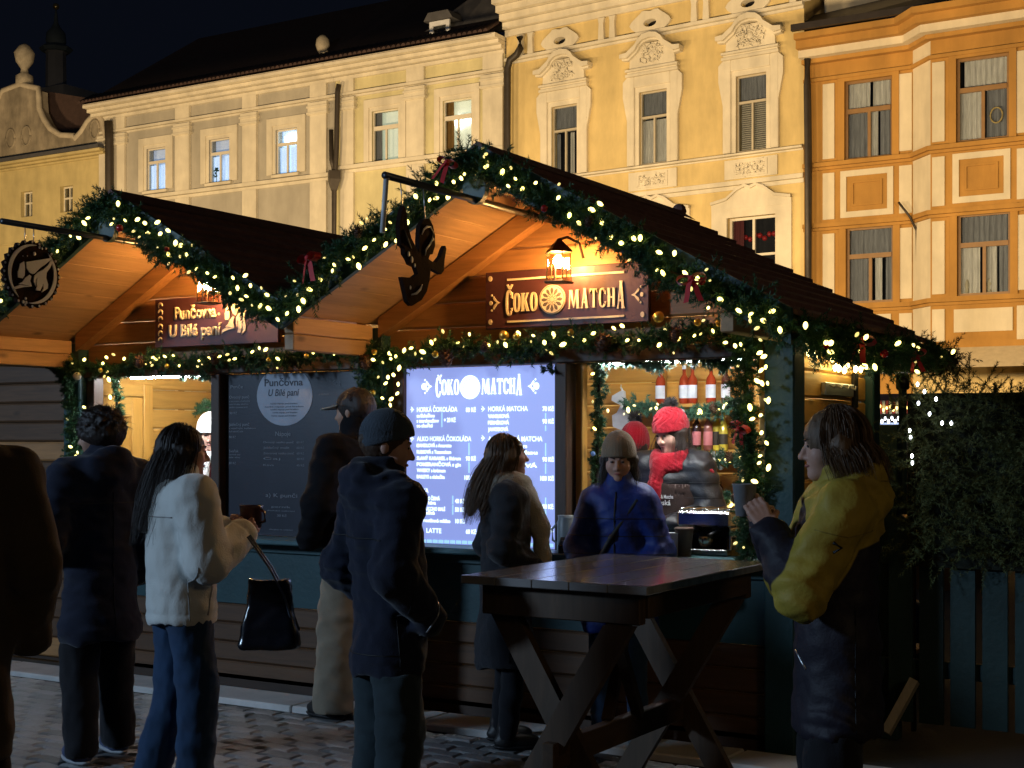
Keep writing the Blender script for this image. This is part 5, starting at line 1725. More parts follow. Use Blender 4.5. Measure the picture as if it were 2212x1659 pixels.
def cone_mesh():
    m = MB()
    for ring in range(6):
        z = -0.03 + ring * 0.011
        rr = 0.020 * math.sin(math.pi * (ring + 1.2) / 7.5)
        for k in range(7):
            a = 2 * math.pi * (k + 0.5 * (ring % 2)) / 7
            c, s = math.cos(a), math.sin(a)
            m.add([(rr * 0.3 * c, rr * 0.3 * s, z - 0.004), ((rr + 0.010) * c - 0.009 * s, (rr + 0.010) * s + 0.009 * c, z + 0.006),
                   ((rr + 0.014) * c, (rr + 0.014) * s, z + 0.011), ((rr + 0.010) * c + 0.009 * s, (rr + 0.010) * s - 0.009 * c, z + 0.006)], [(0, 3, 2, 1)])
    m.ball((0, 0, 0), 0.02, 8, 6, 1, 1, 1.5)
    return m.mesh('pine_cone', M_cone)


cone_me = cone_mesh()
cone_snow_me = cone_me
ball_gold = MB().ball((0, 0, 0), 0.020, 12, 8).mesh('bauble', M_gold, smooth=True)
ball_white = MB().ball((0, 0, 0), 0.028, 12, 8).mesh('bauble', M_white_orn, smooth=True)
ball_red = MB().ball((0, 0, 0), 0.022, 12, 8).mesh('bauble', mat('red_bauble_lacquer', (0.4, 0.01, 0.015), 0.2, 0.05, coat=0.5), smooth=True)


def bow_mesh():
    m = MB()
    for s in (-1, 1):
        pts = []
        for k in range(9):
            a = 2 * math.pi * k / 8
            pts.append((s * (0.045 - 0.045 * math.cos(a)), 0.0, 0.028 * math.sin(a)))
        vs = []
        for p in pts:
            vs += [(p[0], -0.024, p[2]), (p[0], 0.024, p[2])]
        m.add(vs, [(2 * k, 2 * k + 2, 2 * k + 3, 2 * k + 1) for k in range(8)])
        tl = [(0, 0), (s * 0.02, -0.05), (s * 0.03, -0.10), (s * 0.045, -0.15)]
        vs = []
        for x, z in tl:
            vs += [(x - 0.016, -0.012, z), (x + 0.016, -0.012 + 0.01 * s, z)]
        m.add(vs, [(2 * k, 2 * k + 1, 2 * k + 3, 2 * k + 2) for k in range(3)])
    m.ball((0, -0.01, 0), 0.018, 8, 6)
    return m.mesh('bow', M_red, smooth=True)


bow_me = bow_mesh()


def resample(path, step):
    P = [np.array(p, float) for p in path]
    out, dirs = [], []
    for a, b in zip(P[:-1], P[1:]):
        L = np.linalg.norm(b - a)
        n = max(1, int(L / step))
        for k in range(n):
            out.append(a + (b - a) * k / n)
            dirs.append((b - a) / L)
    return np.array(out), np.array(dirs)


def sprigs(rs, base, axis, length, nn, nl, w, spread=0.9):
    """needles (one triangle each) along sprig axes. base, axis: (S,3); returns vertices and faces"""
    S = len(base)
    u = np.linspace(0.05, 1.0, nn)
    cent = base[:, None, :] + axis[:, None, :] * (length[:, None] * u[None])[..., None]
    rnd = rs.normal(size=(S, nn, 3))
    ax = axis[:, None, :]
    perp = rnd - (rnd * ax).sum(-1, keepdims=True) * ax
    perp /= np.linalg.norm(perp, axis=-1, keepdims=True) + 1e-9
    d = ax * 0.75 + perp * spread
    d /= np.linalg.norm(d, axis=-1, keepdims=True)
    side = np.cross(d, rs.normal(size=(S, nn, 3)))
    side /= np.linalg.norm(side, axis=-1, keepdims=True) + 1e-9
    ll = nl * rs.uniform(0.7, 1.15, size=(S, nn, 1)) * (1.0 - 0.35 * u[None, :, None])
    a = cent + side * w
    b = cent - side * w
    c = cent + d * ll
    V = np.stack([a, b, c], axis=2).reshape(-1, 3)
    F = np.arange(len(V)).reshape(-1, 3)
    return V, F


def garland(path, radius, label, seed, bulbs=0, cold=False, extras=(), per_m=520, nmat=None, out=None, sway=0.02, nl=0.036, nn=34, w=0.0026, bulb_pts=None, cat='garland', name='fir_garland'):
    """path of world points; radius: reach of the sprigs; out: direction they lean to; extras: (mesh, name, fraction along, dx, dy, dz, scale)"""
    rs = np.random.RandomState(seed)
    P, D = resample(path, 0.02)
    c = P.mean(0)
    t = thing(name, tuple(P[0]), label, cat, 'fir garlands with string lights')
    L = len(P) * 0.02
    S = int(L * per_m)
    idx = rs.randint(0, len(P), S)
    wob = np.stack([np.sin(idx * 0.11 + seed), np.cos(idx * 0.13 + seed * 2), np.sin(idx * 0.17 + 1)], 1) * sway
    base = P[idx] + wob + rs.normal(size=(S, 3)) * radius * 0.18
    rad = rs.normal(size=(S, 3))
    ax = D[idx] * rs.uniform(-0.6, 0.9, size=(S, 1)) + rad / np.linalg.norm(rad, axis=1, keepdims=True)
    if out is not None:
        ax += np.array(out) * 0.55
    ax /= np.linalg.norm(ax, axis=1, keepdims=True)
    ln = radius * rs.uniform(0.4, 1.0, S)
    V, F = sprigs(rs, base, ax, ln, nn, nl, w)
    o0 = np.array(t.location)
    tag(link('needles', np_mesh('needles', V - o0, F, nmat or M_needle, False), t, world=False), kind='stuff')
    MB().tube([tuple(p + np.array([math.sin(i * .11 + seed), math.cos(i * .13 + seed * 2), math.sin(i * .17 + 1)]) * sway * 0.6) for i, p in enumerate(P)][::3] or [tuple(P[0]), tuple(P[-1])], 0.010, 6).build('garland_core', M_twig, t, True)
    o = np.array(out if out is not None else (0, -1, 0), float)
    o /= np.linalg.norm(o) + 1e-9
    me = bulb_cold_me if cold else bulb_me
    if bulb_pts is not None:
        pts = [np.array(p) for p in bulb_pts]
    else:
        pts = []
        for k in range(bulbs):
            i = int((k + rs.uniform(0.1, 0.9)) / bulbs * (len(P) - 1))
            pts.append(P[i] + o * radius * rs.uniform(0.55, 0.95) + rs.normal(size=3) * radius * 0.42 * np.array([1, 0.3, 1]))
    for p in pts:
        link('bulb', me, t, tuple(p), tuple(rs.uniform(-1.2, 1.2, 3)), (rs.uniform(0.6, 1.15),) * 3)
    for k in range(int(len(pts) * 0.6)):                   # bulbs half buried in the needles or facing away
        i = rs.randint(0, len(P))
        q = P[i] + o * radius * rs.uniform(0.2, 0.8) + rs.normal(size=3) * radius * 0.5 * np.array([1, 0.3, 1])
        link('bulb', bulb_dim_me, t, tuple(q), tuple(rs.uniform(-1.2, 1.2, 3)), (rs.uniform(0.6, 1.1),) * 3)
    for (me_, nm, f, dx, dy, dz, s) in extras:
        p = P[int(f * (len(P) - 1))]
        link(nm, me_, t, (p[0] + dx, p[1] + dy, p[2] + dz), tuple(rs.uniform(-0.4, 0.4, 3)), (s,) * 3)
    return t


def vpts(lst, Y):
    return [tuple(at(x, y, Y)) for x, y in lst]


YG = YV - 0.10
z_v = lambda cx, x: 3.09 - K * abs(x - cx) - 0.085
OUT = (0.1, -1.0, 0.0)
# ---- main stall: right verge and along the right eaves
xe = CX1 + 1.60
bp = vpts([(1098, 402), (1113, 386), (1128, 408), (1157, 395), (1206, 427), (1278, 453), (1296, 440), (1320, 512), (1342, 525), (1369, 515), (1383, 514), (1419, 584), (1457, 547), (1424, 545), (1432, 590), (1506, 605),
           (1556, 647), (1596, 671), (1622, 678), (1650, 693), (1668, 672), (1685, 713), (1740, 703), (1050, 360), (1085, 372), (1230, 465), (1250, 480), (1300, 480), (1480, 590), (1530, 665)], YG - 0.06)
garland([(CX1 + 0.02, YG, z_v(CX1, CX1)), (CX1 + 0.8, YG, z_v(CX1, CX1 + 0.8)), (xe, YG, z_v(CX1, xe) - 0.01)], 0.125, 'thick lit fir garland down the right verge of the blue menu stall', 11, bulb_pts=bp, out=(0.15, -0.8, -0.15),
        extras=[(bow_me, 'bow', 0.79, 0.0, -0.13, 0.02, 0.75), (ball_red, 'bauble', 0.30, 0, -0.11, -0.03, 0.8), (ball_red, 'bauble', 0.8, 0.02, -0.1, 0.02, 0.8), (cone_me, 'pine_cone', 0.45, 0, -0.1, 0.02, 0.8)])
ex = [(ball_red, 'bauble', 0.12, 0.06, -0.05, -0.03, 1.0), (bow_me, 'bow', 0.30, 0.08, -0.05, 0.02, 0.8), (ball_red, 'bauble', 0.42, 0.09, 0, -0.02, 1.0), (bow_me, 'bow', 0.65, 0.09, 0, 0.0, 0.7)]
garland([(xe + 0.06, YG + 0.05, z_v(CX1, xe) - 0.04), (xe + 0.08, 7.0, z_v(CX1, xe) - 0.06), (xe + 0.08, 8.3, z_v(CX1, xe) - 0.02)], 0.125, 'lit fir garland along the right eaves towards the heater', 12, bulbs=14, out=(0.6, -0.5, -0.25), extras=ex)
# shaggy end of the eaves garland
garland([(xe + 0.08, 8.25, z_v(CX1, xe) - 0.05), (xe + 0.10, 8.5, z_v(CX1, xe) - 0.08)], 0.17, 'bushy dark fir tuft at the far end of the eaves', 13, bulbs=2, nmat=M_needle_brown, per_m=500)
# left verge
bp = vpts([(980, 393), (996, 385), (1003, 376), (943, 396), (898, 424), (928, 432), (942, 428), (968, 425), (832, 495), (808, 518), (788, 536), (833, 528), (857, 520), (880, 480), (775, 575), (722, 572), (718, 585), (692, 602), (668, 625), (655, 650), (752, 560), (645, 668)], YG - 0.06)
xw = CX1 - 1.27
garland([(CX1 - 0.02, YG, z_v(CX1, CX1)), (CX1 - 0.65, YG, z_v(CX1, CX1 - 0.65) + 0.01), (xw, YG, z_v(CX1, xw))], 0.125, 'lit fir garland down the left verge of the blue menu stall', 14, bulb_pts=bp, out=(-0.1, -0.8, 0.1),
        extras=[(bow_me, 'bow', 0.03, 0.0, -0.13, 0.0, 0.7), (bow_me, 'bow', 0.75, -0.02, -0.10, 0.08, 0.9), (cone_snow_me, 'pine_cone', 0.5, 0, -0.1, 0.02, 0.9)])
# header garland with gold balls and cones
bp = vpts([(840, 763), (844, 775), (806, 777), (873, 757), (888, 752), (932, 740), (913, 760), (989, 740), (1014, 722), (1056, 745), (1092, 745), (1152, 725), (1176, 740), (1196, 722), (1216, 744), (1232, 720), (1262, 735), (1282, 720), (1326, 709),
           (1344, 704), (1355, 735), (1380, 735), (1424, 745), (1465, 730), (1567, 740), (1588, 747), (1600, 744), (1500, 725), (1540, 715), (1120, 720), (960, 770)], 6.58)
ex = [(ball_gold, 'bauble', f, 0, -0.09, dz, s) for f, dz, s in ((0.10, 0.02, 0.9), (0.27, -0.02, 1.0), (0.44, 0.06, 1.4), (0.47, 0.05, 1.0), (0.60, 0.05, 1.0), (0.80, 0.10, 1.5), (0.88, 0.06, 1.0), (0.93, 0.05, 1.1))]
ex += [(cone_me, 'pine_cone', f, 0, -0.10, dz, s) for f, dz, s in ((0.08, -0.04, 1.3), (0.30, -0.05, 1.4), (0.68, -0.02, 1.5), (0.84, -0.0, 1.2), (0.40, 0.0, 0.9))]
garland([(-5.16, 6.68, 2.105), (-4.3, 6.66, 2.13), (-3.3, 6.66, 2.15), (-2.5, 6.66, 2.165)], 0.105, 'long lit fir garland with gold balls above the blue menu', 15, bulb_pts=bp, out=(0, -0.8, 0.1), extras=ex, per_m=300)
# upright garlands beside the opening and the menu
bp = vpts([(1650, 770), (1641, 762), (1654, 793), (1644, 800), (1658, 828), (1636, 823), (1646, 828), (1660, 865), (1643, 897), (1620, 880), (1645, 935), (1656, 957), (1642, 985), (1640, 1000), (1660, 1010), (1625, 905), (1630, 1040)], 6.60)
garland([(-2.63, 6.70, 2.13), (-2.60, 6.68, 1.6), (-2.62, 6.68, 1.02)], 0.10, 'upright lit fir garland on the teal corner post', 16, bulb_pts=bp, out=(-0.1, -0.7, 0), extras=[(bow_me, 'bow', 0.42, -0.02, -0.08, 0, 0.7)])
bp = vpts([(862, 795), (855, 770), (850, 810), (838, 815), (860, 830), (833, 828), (845, 862), (843, 875), (826, 860), (858, 850)], 6.60)
garland([(-4.98, 6.69, 2.10), (-4.96, 6.68, 1.75), (-4.97, 6.69, 1.35)], 0.11, 'upright lit fir garland left of the blue menu', 17, bulb_pts=bp, out=(0.1, -0.7, 0), extras=[(cone_me, 'pine_cone', 0.42, 0.02, -0.09, 0, 1.6), (ball_gold, 'bauble', 0.3, 0.04, -0.08, 0, 1.0)])
# fir twig hanging over the menu's corner
garland([tuple(at(1205, 800, 6.74)), tuple(at(1178, 812, 6.70))], 0.05, 'small dark fir twig over the corner of the blue menu', 18, per_m=240, nl=0.03)
# ---- left stall
bp = vpts([(190, 471), (182, 482), (152, 509), (170, 513), (124, 543), (241, 484), (255, 440), (270, 476), (313, 482), (318, 502), (346, 505), (363, 498), (340, 480), (379, 525), (390, 530), (403, 550), (425, 581), (448, 590), (464, 598),
           (503, 600), (513, 622), (530, 595), (541, 617), (532, 640), (577, 637), (562, 660), (580, 666), (620, 677), (600, 690), (297, 474), (365, 550)], YG - 0.06)
xa, xb = CX2 - 1.6, CX2 + 1.27
garland([(CX2, YG, z_v(CX2, CX2)), (CX2 + 0.6, YG, z_v(CX2, CX2 + 0.6)), (xb, YG, z_v(CX2, xb))], 0.120, 'lit fir garland down the right verge of the dark menu stall', 21, bulb_pts=bp[5:], out=(0.1, -0.8, 0), extras=[(ball_red, 'bauble', 0.22, 0, -0.12, -0.02, 1.0), (ball_red, 'bauble', 0.5, 0, -0.1, 0.03, 0.7)])
garland([(CX2 - 0.02, YG, z_v(CX2, CX2)), (CX2 - 0.6, YG, z_v(CX2, CX2 - 0.6)), (xa, YG, z_v(CX2, xa))], 0.120, 'lit fir garland down the left verge, behind the round sign', 22, bulb_pts=bp[:5] + vpts([(2, 650), (60, 600)], YG - 0.06), out=(-0.1, -0.8, 0))
bp = vpts([(182, 777), (222, 785), (230, 772), (268, 775), (300, 785), (330, 772), (336, 775), (356, 770), (375, 768), (387, 790), (430, 780), (455, 773), (474, 770), (507, 775), (574, 755), (560, 752), (625, 749), (648, 750), (676, 760), (695, 753), (722, 762), (740, 752), (600, 775), (545, 760)], 6.58)
ex = [(ball_gold, 'bauble', f, 0, -0.09, dz, 0.8) for f, dz in ((0.08, 0.06), (0.2, -0.03), (0.45, -0.03), (0.8, -0.02), (0.92, 0.0))] + [(ball_white, 'bauble', 0.11, 0, -0.1, -0.06, 1.0), (cone_me, 'pine_cone', 0.35, 0, -0.1, 0, 1.2), (cone_me, 'pine_cone', 0.62, 0, -0.1, 0, 1.2)]
garland([(-7.66, 6.68, 2.10), (-6.9, 6.66, 2.12), (-5.9, 6.66, 2.13), (-5.18, 6.66, 2.12)], 0.098, 'long lit fir garland above the dark menu board', 23, bulb_pts=bp, out=(0, -0.8, 0.1), extras=ex, per_m=260)
bp = vpts([(182, 880), (235, 820), (238, 858), (163, 985), (152, 965)], 6.6)
garland([(-7.60, 6.69, 2.08), (-7.58, 6.68, 1.4), (-7.6, 6.68, 1.02)], 0.075, 'upright fir garland at the left end of the dark menu stall', 24, bulb_pts=bp, out=(0, -0.7, 0))
garland([(-7.42, 6.92, 2.04), (-7.40, 6.92, 1.72)], 0.05, 'short fir garland inside the left opening', 25, per_m=200)
garland([(-6.80, 6.93, 2.045), (-6.36, 6.93, 2.045)], 0.045, 'pale fir garland under the lit header of the left stall', 26, nmat=M_needle_in, per_m=300)
garland([tuple(at(425, 890, 7.75)), tuple(at(462, 880, 7.75))], 0.06, 'green fir bunch behind the white hatted vendor', 27, per_m=300)
# ---- inside the main stall
garland([(-3.66, 6.93, 2.045), (-3.2, 6.93, 2.045)], 0.055, 'pale fir garland under the lit header of the main stall', 31, nmat=M_needle_in, per_m=320)
garland([(-3.2, 6.92, 2.05), (-2.62, 6.9, 2.03)], 0.06, 'dark fir garland under the header over the bottles', 32, per_m=320, nmat=M_needle)
garland([(-3.60, 6.93, 2.02), (-3.60, 6.93, 1.5), (-3.61, 6.93, 1.02)], 0.052, 'upright fir garland with blue balls beside the middle post', 33, bulbs=4, per_m=260,
        extras=[(ball_white, 'bauble', 0.68, 0.03, -0.05, 0, 0.6), (MB().ball((0, 0, 0), 0.014, 10, 7).mesh('bauble', mat('blue_bauble', (0.12, 0.25, 0.6), 0.2), smooth=True), 'bauble', 0.5, 0, -0.06, 0, 1.0)])
for k, (pa, pb, py_, lab) in enumerate(((1345, 1612, 882, 'fir garland with small lights along the upper bottle shelf'), (1478, 1625, 985, 'fir garland with small lights along the lower bottle shelf'),
                                        (1515, 1625, 1075, 'short lit fir garland on the lowest shelf'))):
    p0, p1, p2 = at(pa, py_, 7.88), at((pa + pb) / 2, py_ + 8, 7.88), at(pb, py_ - 4, 7.88)
    garland([tuple(p0), tuple(p1), tuple(p2)], 0.062, lab, 34 + k, bulbs=(11, 8, 9)[k], out=(0, -0.6, -0.2), per_m=330, nmat=mat('shelf_fir', (0.05, 0.13, 0.08), 0.6, 0.3, 14, 0),
            extras=[(cone_me, 'pine_cone', 0.8, 0, -0.07, 0, 0.9), (ball_white, 'bauble', 0.55, 0, -0.07, 0.0, 0.5)])
# string lights looped over the side wall
t = thing('string_lights', tuple(at(1745, 770, 6.9)), 'drooping string of warm bulbs on the stall side wall', 'string lights')
pts = []
xs = CX1 + 1.34
for (px_, py_) in ((1740, 757), (1757, 762), (1782, 760), (1792, 770), (1798, 789), (1806, 791), (1818, 795), (1824, 785), (1842, 793), (1854, 793), (1872, 787)):
    dx, dy, v = ray(px_, py_)
    k = xs / dx
    pts.append((xs, k * dy, CAM_H + k * v))
MB().tube(pts, 0.004, 5).build('wire', M_twig, t, True)
for p in pts:
    link('bulb', bulb_hot_me, t, (p[0] + 0.016, p[1], p[2] - 0.012), (0.3, 0.2, 0), (1.2,) * 3)

# ------------------------------------------------------------------ things on the shelves and the counter
M_bottle_red = mat('amber_red_liquor', (0.30, 0.035, 0.010), 0.08, 0.1, 8, 0, spec=0.6, coat=0.6)
M_bottle_dark = mat('dark_syrup_glass', (0.05, 0.015, 0.012), 0.1, 0.1, 8, 0, spec=0.6, coat=0.6)
M_bottle_yellow = mat('yellow_liqueur', (0.70, 0.55, 0.06), 0.12, 0.1, 8, 0, spec=0.5, coat=0.5)
M_bottle_blue = mat('clear_blue_glass', (0.30, 0.42, 0.60), 0.1, 0.1, 8, 0, spec=0.6, coat=0.5)
M_paper = mat('paper_label', (0.62, 0.64, 0.66), 0.7, 0.1, 30, 0)
M_pinkpaper = mat('pink_label', (0.62, 0.20, 0.20), 0.7, 0.1, 30, 0)
M_cap = mat('white_bottle_cap', (0.6, 0.6, 0.58), 0.4)
M_darkpaper = mat('black_label', (0.04, 0.03, 0.02), 0.6)


def bottle(x, y, z, h, r, glass_m, label_m, cap_m, lab, shape=0):
    t = thing('bottle', (x, y, z), lab, 'bottle', 'bottles on the stall shelves')
    prof = [(r * 0.9, 0), (r, 0.01), (r, h * 0.58), (r * 0.85, h * 0.66), (r * 0.36, h * 0.76), (r * 0.32, h * 0.9)] if shape == 0 else \
           [(r * 0.8, 0), (r, 0.01), (r, h * 0.4), (r * 0.7, h * 0.55), (r * 0.3, h * 0.72), (r * 0.26, h * 0.9)]
    MB().lathe(prof, n=14).build('glass_body', glass_m, t, True, world=False)
    MB().lathe([(r * 0.38, h * 0.902), (r * 0.38, h)], n=12).build('cap', cap_m, t, True, world=False)
    n = 9
    vs = []
    for k in range(n):
        a = math.pi * (1.05 + 0.9 * k / (n - 1))
        for q in (h * 0.14, h * 0.48 if shape == 0 else h * 0.36):
            vs.append(((r + 0.0015) * math.cos(a), (r + 0.0015) * math.sin(a), q))
    MB().add(vs, [(2 * k, 2 * k + 2, 2 * k + 3, 2 * k + 1) for k in range(n - 1)]).build('paper_label', label_m, t, True, world=False)


YS = 8.02
tops = [(1427, 'tall amber bottle with pale blue label, first on the upper shelf', M_bottle_red, M_paper), (1478, 'red liquor bottle, second on the upper shelf', M_bottle_red, M_paper),
        (1496, 'red liquor bottle, third on the upper shelf', M_bottle_red, M_paper), (1536, 'red liquor bottle standing apart on the upper shelf', M_bottle_red, M_paper), (1568, 'dark bottle with white label at the end of the upper shelf', M_bottle_dark, M_paper)]
for px_, lab, g, l in tops:
    x = at(px_, 850, YS).x
    bottle(x, YS, 1.842, 0.24, 0.032 if g is M_bottle_red else 0.029, g, l, M_cap, lab)
lows_ = [(1466, 'clear bottle half hidden behind the vendor', M_bottle_dark, M_paper, 0), (1505, 'dark syrup bottle with pink label, nearest the vendor on the lower shelf', M_bottle_dark, M_pinkpaper, 0), (1530, 'rosy syrup bottle with pink label on the lower shelf', mat('rose_syrup', (0.3, 0.1, 0.08), 0.12, 0.1, 8, 0, coat=0.5), M_pinkpaper, 0),
         (1548, 'slim yellow bottle behind the tall yellow one', M_bottle_yellow, M_darkpaper, 0), (1563, 'tall yellow liqueur bottle on the lower shelf', M_bottle_yellow, M_darkpaper, 1)]
for i, (px_, lab, g, l, sh) in enumerate(lows_):
    yy = YS + (0.05 if i == 3 else 0)
    x = at(px_, 950, yy).x
    bottle(x, yy, 1.547, 0.25 if sh == 0 else 0.29, 0.029, g, l, M_cap, lab, sh)
x0 = at(447, 860, 7.95).x
for k, lab in enumerate(('blue glass bottle beside the middle post of the left stall', 'blue glass bottle behind the vendor in the left stall')):
    bottle(x0 + 0.085 * k, 7.98, 1.644, 0.24, 0.036, M_bottle_blue, M_paper, M_cap, lab)

t = thing('snowflake_ornament', tuple(at(1549, 995, 7.84)), 'silvery snowflake hanging in front of the lower bottles', 'ornament')
for k in range(12):
    a = math.pi * k / 6
    L = 0.062 if k % 2 == 0 else 0.042
    MB().bar((0, 0, 0), (L * math.cos(a), 0, L * math.sin(a)), 0.007, 0.006, (0, 1, 0)).build('arm', M_star, t, world=False)
    if k % 2 == 0:
        for s in (-0.5, 0.5):
            b = (L * 0.6 * math.cos(a), 0.003, L * 0.6 * math.sin(a))
            MB().bar(b, (b[0] + 0.025 * math.cos(a + s), 0.003, b[2] + 0.025 * math.sin(a + s)), 0.005, 0.006, (0, 1, 0)).build('barb', M_star, t, world=False)
# white wooden reindeer head on the back wall
c = at(1345, 870, 8.05)
t = thing('reindeer_ornament', tuple(c), 'white wooden reindeer figure on the stall back wall', 'ornament')
k = 8.05 / ray(1345, 870)[1] / 3000 * 0.542
RD = [(-35, 95), (-38, 50), (-20, 40), (-5, 10), (-40, -10), (-38, -28), (0, -50), (8, -45), (10, -20), (25, 5), (40, 30), (45, 70), (42, 100), (0, 110)]
MB().prism([(p[0] * k * 1.15, -p[1] * k) for p in RD][::-1], -0.012, 0.012).build('figure', M_white_orn, t, world=False)
MB().tube([(0, 0, 48 * k), (-8 * k, 0, 62 * k), (-6 * k, 0, 72 * k)], 0.006, 6).build('antler', M_white_orn, t, True, world=False)

M_cup = mat('white_paper_cup', (0.60, 0.61, 0.63), 0.6, 0.05, 10, 0.02)
M_cupbrown = mat('brown_paper_cup', (0.09, 0.055, 0.04), 0.6, 0.1, 10, 0.02)
M_blackplastic = mat('black_plastic', (0.015, 0.015, 0.017), 0.35, 0.1, 10, 0.02)


def cup(c, h, r, m_, lab, cat='paper cup', lid=None, group=None):
    t = thing('paper_cup', c, lab, cat, group)
    MB().lathe([(r * 0.72, 0), (r * 0.98, h * 0.97), (r * 1.03, h * 0.98), (r * 1.03, h), (r * 0.93, h), (r * 0.7, h * 0.1)], n=18).build('cup_wall', m_, t, True, world=False)
    if lid:
        MB().lathe([(r * 1.06, h * 0.985), (r * 1.05, h * 1.03), (r * 0.9, h * 1.06)], n=18).build('lid', lid, t, True, world=False)
    return t


CZ = 1.001
ct = lambda px_, Y: at(px_, 1190, Y).x
yy = 6.74
cup((ct(1453, yy), yy, CZ), 0.125, 0.040, M_cup, 'white paper cup on the counter beside the blue jacket')
cup((ct(1478, yy + 0.03), yy + 0.03, CZ), 0.145, 0.050, M_cupbrown, 'stack of brown paper cups on the counter', 'cup stack', M_cupbrown)
# espresso machine on the back of the counter
xm = ct(1535, 6.98)
t = thing('coffee_machine', (xm, 6.98, CZ), 'steel espresso machine with two spouts on the counter', 'coffee machine')
M_chrome = mat('brushed_chrome', (0.5, 0.5, 0.5), 0.22, 0.1, 20, 0.05, metal=1.0, stretch=(1, 8, 8))
MB().box(-0.15, 0.15, 0.02, 0.24, 0.0, 0.24, 0.01).build('back_body', M_blackplastic, t, world=False)
MB().box(-0.155, 0.155, -0.10, 0.24, 0.15, 0.235, 0.012).build('head', M_chrome, t, world=False)
MB().box(-0.145, 0.145, -0.13, 0.02, 0.0, 0.035, 0.006).build('drip_tray', M_chrome, t, world=False)
for s in (-1, 1):
    g = MB().lathe([(0.028, 0.118), (0.03, 0.148)], (s * 0.06, -0.04, 0), 14).build('group_head', M_blackplastic, t, True, world=False)
    MB().tube([(s * 0.06, -0.05, 0.125), (s * 0.06, -0.17, 0.112)], [0.012, 0.010], 8).build('handle', M_blackplastic, g, True, world=False)
    MB().box(s * 0.148 - 0.008, s * 0.148 + 0.008, -0.09, 0.02, 0.03, 0.15, 0.004).build('side_column', M_chrome, t, world=False)
MB().lathe([(0.035, 0.036), (0.045, 0.085), (0.04, 0.10)], (0.0, -0.06, 0), 14).build('milk_jug', M_chrome, t, True, world=False)
for k in range(5):
    MB().tube([(-0.14 + k * 0.07, -0.08, 0.243), (-0.14 + k * 0.07, 0.2, 0.243)], 0.006, 6).build('cup_rail', M_chrome, t, True, world=False)
# boxes and jars beside it
xk = ct(1590, 6.95)
t = thing('tip_box', (xk, 6.95, CZ), 'small wooden box beside the espresso machine', 'box')
MB().box(-0.04, 0.04, -0.03, 0.03, 0, 0.09, 0.004).build('box_wall', M_inner_z, t, world=False)
MB().box(-0.043, 0.043, -0.033, 0.033, 0.0902, 0.10, 0.003).build('box_lid', M_brown, t, world=False)
# thermos and till by the end of the menu board
xk = ct(1223, 6.72)
t = thing('thermos_jug', (xk, 6.72, CZ), 'grey thermos jug with handle on the counter', 'jug')
M_greyjug = mat('grey_enamel', (0.16, 0.18, 0.19), 0.4, 0.1)
MB().lathe([(0.05, 0), (0.052, 0.01), (0.05, 0.16), (0.044, 0.18), (0.048, 0.2)], n=18).build('jug_body', M_greyjug, t, True, world=False)
MB().tube([(-0.05, 0, 0.04), (-0.085, 0, 0.06), (-0.09, 0, 0.12), (-0.05, 0, 0.16)], 0.007, 8).build('handle', M_greyjug, t, True, world=False)
xk = ct(1229, 6.66)
t = thing('card_terminal', (xk, 6.66, CZ), 'small dark card terminal in front of the jug', 'terminal')
MB().prism([(-0.05, 0), (0.05, 0), (0.05, 0.075), (-0.02, 0.085), (-0.05, 0.04)], -0.04, 0.04, 'yz').build('case', M_blackplastic, t, world=False)
MB().box(-0.025, 0.025, -0.046, -0.043, 0.045, 0.07).build('display', M_greyjug, t, world=False)
# glass jars with lights at the back of the counter
xk = at(1552, 1040, 7.85).x
t = thing('glass_jar', (at(1548, 1040, 7.99).x, 7.99, 1.222), 'glass jar with dark label on the lowest shelf', 'jar')
MB().lathe([(0.04, 0), (0.042, 0.10), (0.03, 0.115), (0.03, 0.12)], n=14).build('glass_body', M_bottle_dark, t, True, world=False)
MB().lathe([(0.033, 0.121), (0.033, 0.137)], n=14).build('lid', M_chrome, t, True, world=False)

# ------------------------------------------------------------------ high table in front
M_tabletop = mat('dark_varnished_top', (0.27, 0.255, 0.25), 0.12, 0.3, 5, 0.012, 14, spec=0.9, coat=1.0, stretch=(1, 5, 1))
M_tablewood = wood('dark_table_timber', (0.075, 0.044, 0.024), 'z', var=0.3, rough=0.6)
M_tablewood_y = wood('dark_table_timber_depth', (0.075, 0.044, 0.024), 'y', var=0.3, rough=0.6)
TA = math.atan2(0.04, 0.72)
t = thing('standing_table', (-2.515, 5.06, 0), 'high wooden table with glossy dark top and crossed legs', 'table', rz=R(-1))
hw, hl_ = 0.40, 0.585
nb = 5
for k in range(nb):
    x0, x1 = -hw + 2 * hw * k / nb, -hw + 2 * hw * (k + 1) / nb
    MB().box(x0 + 0.0006, x1 - 0.0006, -hl_, hl_, 1.068, 1.10, 0.003).build('top_board', M_tabletop, t, world=False)
for y in (-0.50, 0.50):
    MB().box(-0.34, 0.34, y - 0.025, y + 0.025, 0.95, 1.066, 0.004).build('apron', M_tablewood, t, world=False)
    for s in (-1, 1):
        yo = y + s * 0.042
        m = MB()
        m.prism([(-s * 0.33, 0.948), (-s * 0.21, 0.948), (s * 0.37, 0.0), (s * 0.25, 0.0)], yo - 0.02, yo + 0.02)
        m.build('leg', M_tablewood, t, world=False)
for x in (-0.33, 0.33):
    MB().box(x - 0.02, x + 0.02, -0.47, 0.47, 0.97, 1.066, 0.004).build('side_rail', M_tablewood_y, t, world=False)
MB().box(-0.025, 0.025, -0.60, 0.60, 0.40, 0.50, 0.004).build('stretcher', M_tablewood_y, t, world=False)
MB().bar((0.16, -0.40, 0.95), (0.02, 0.10, 0.49), 0.04, 0.05).build('brace', M_tablewood, t, world=False)
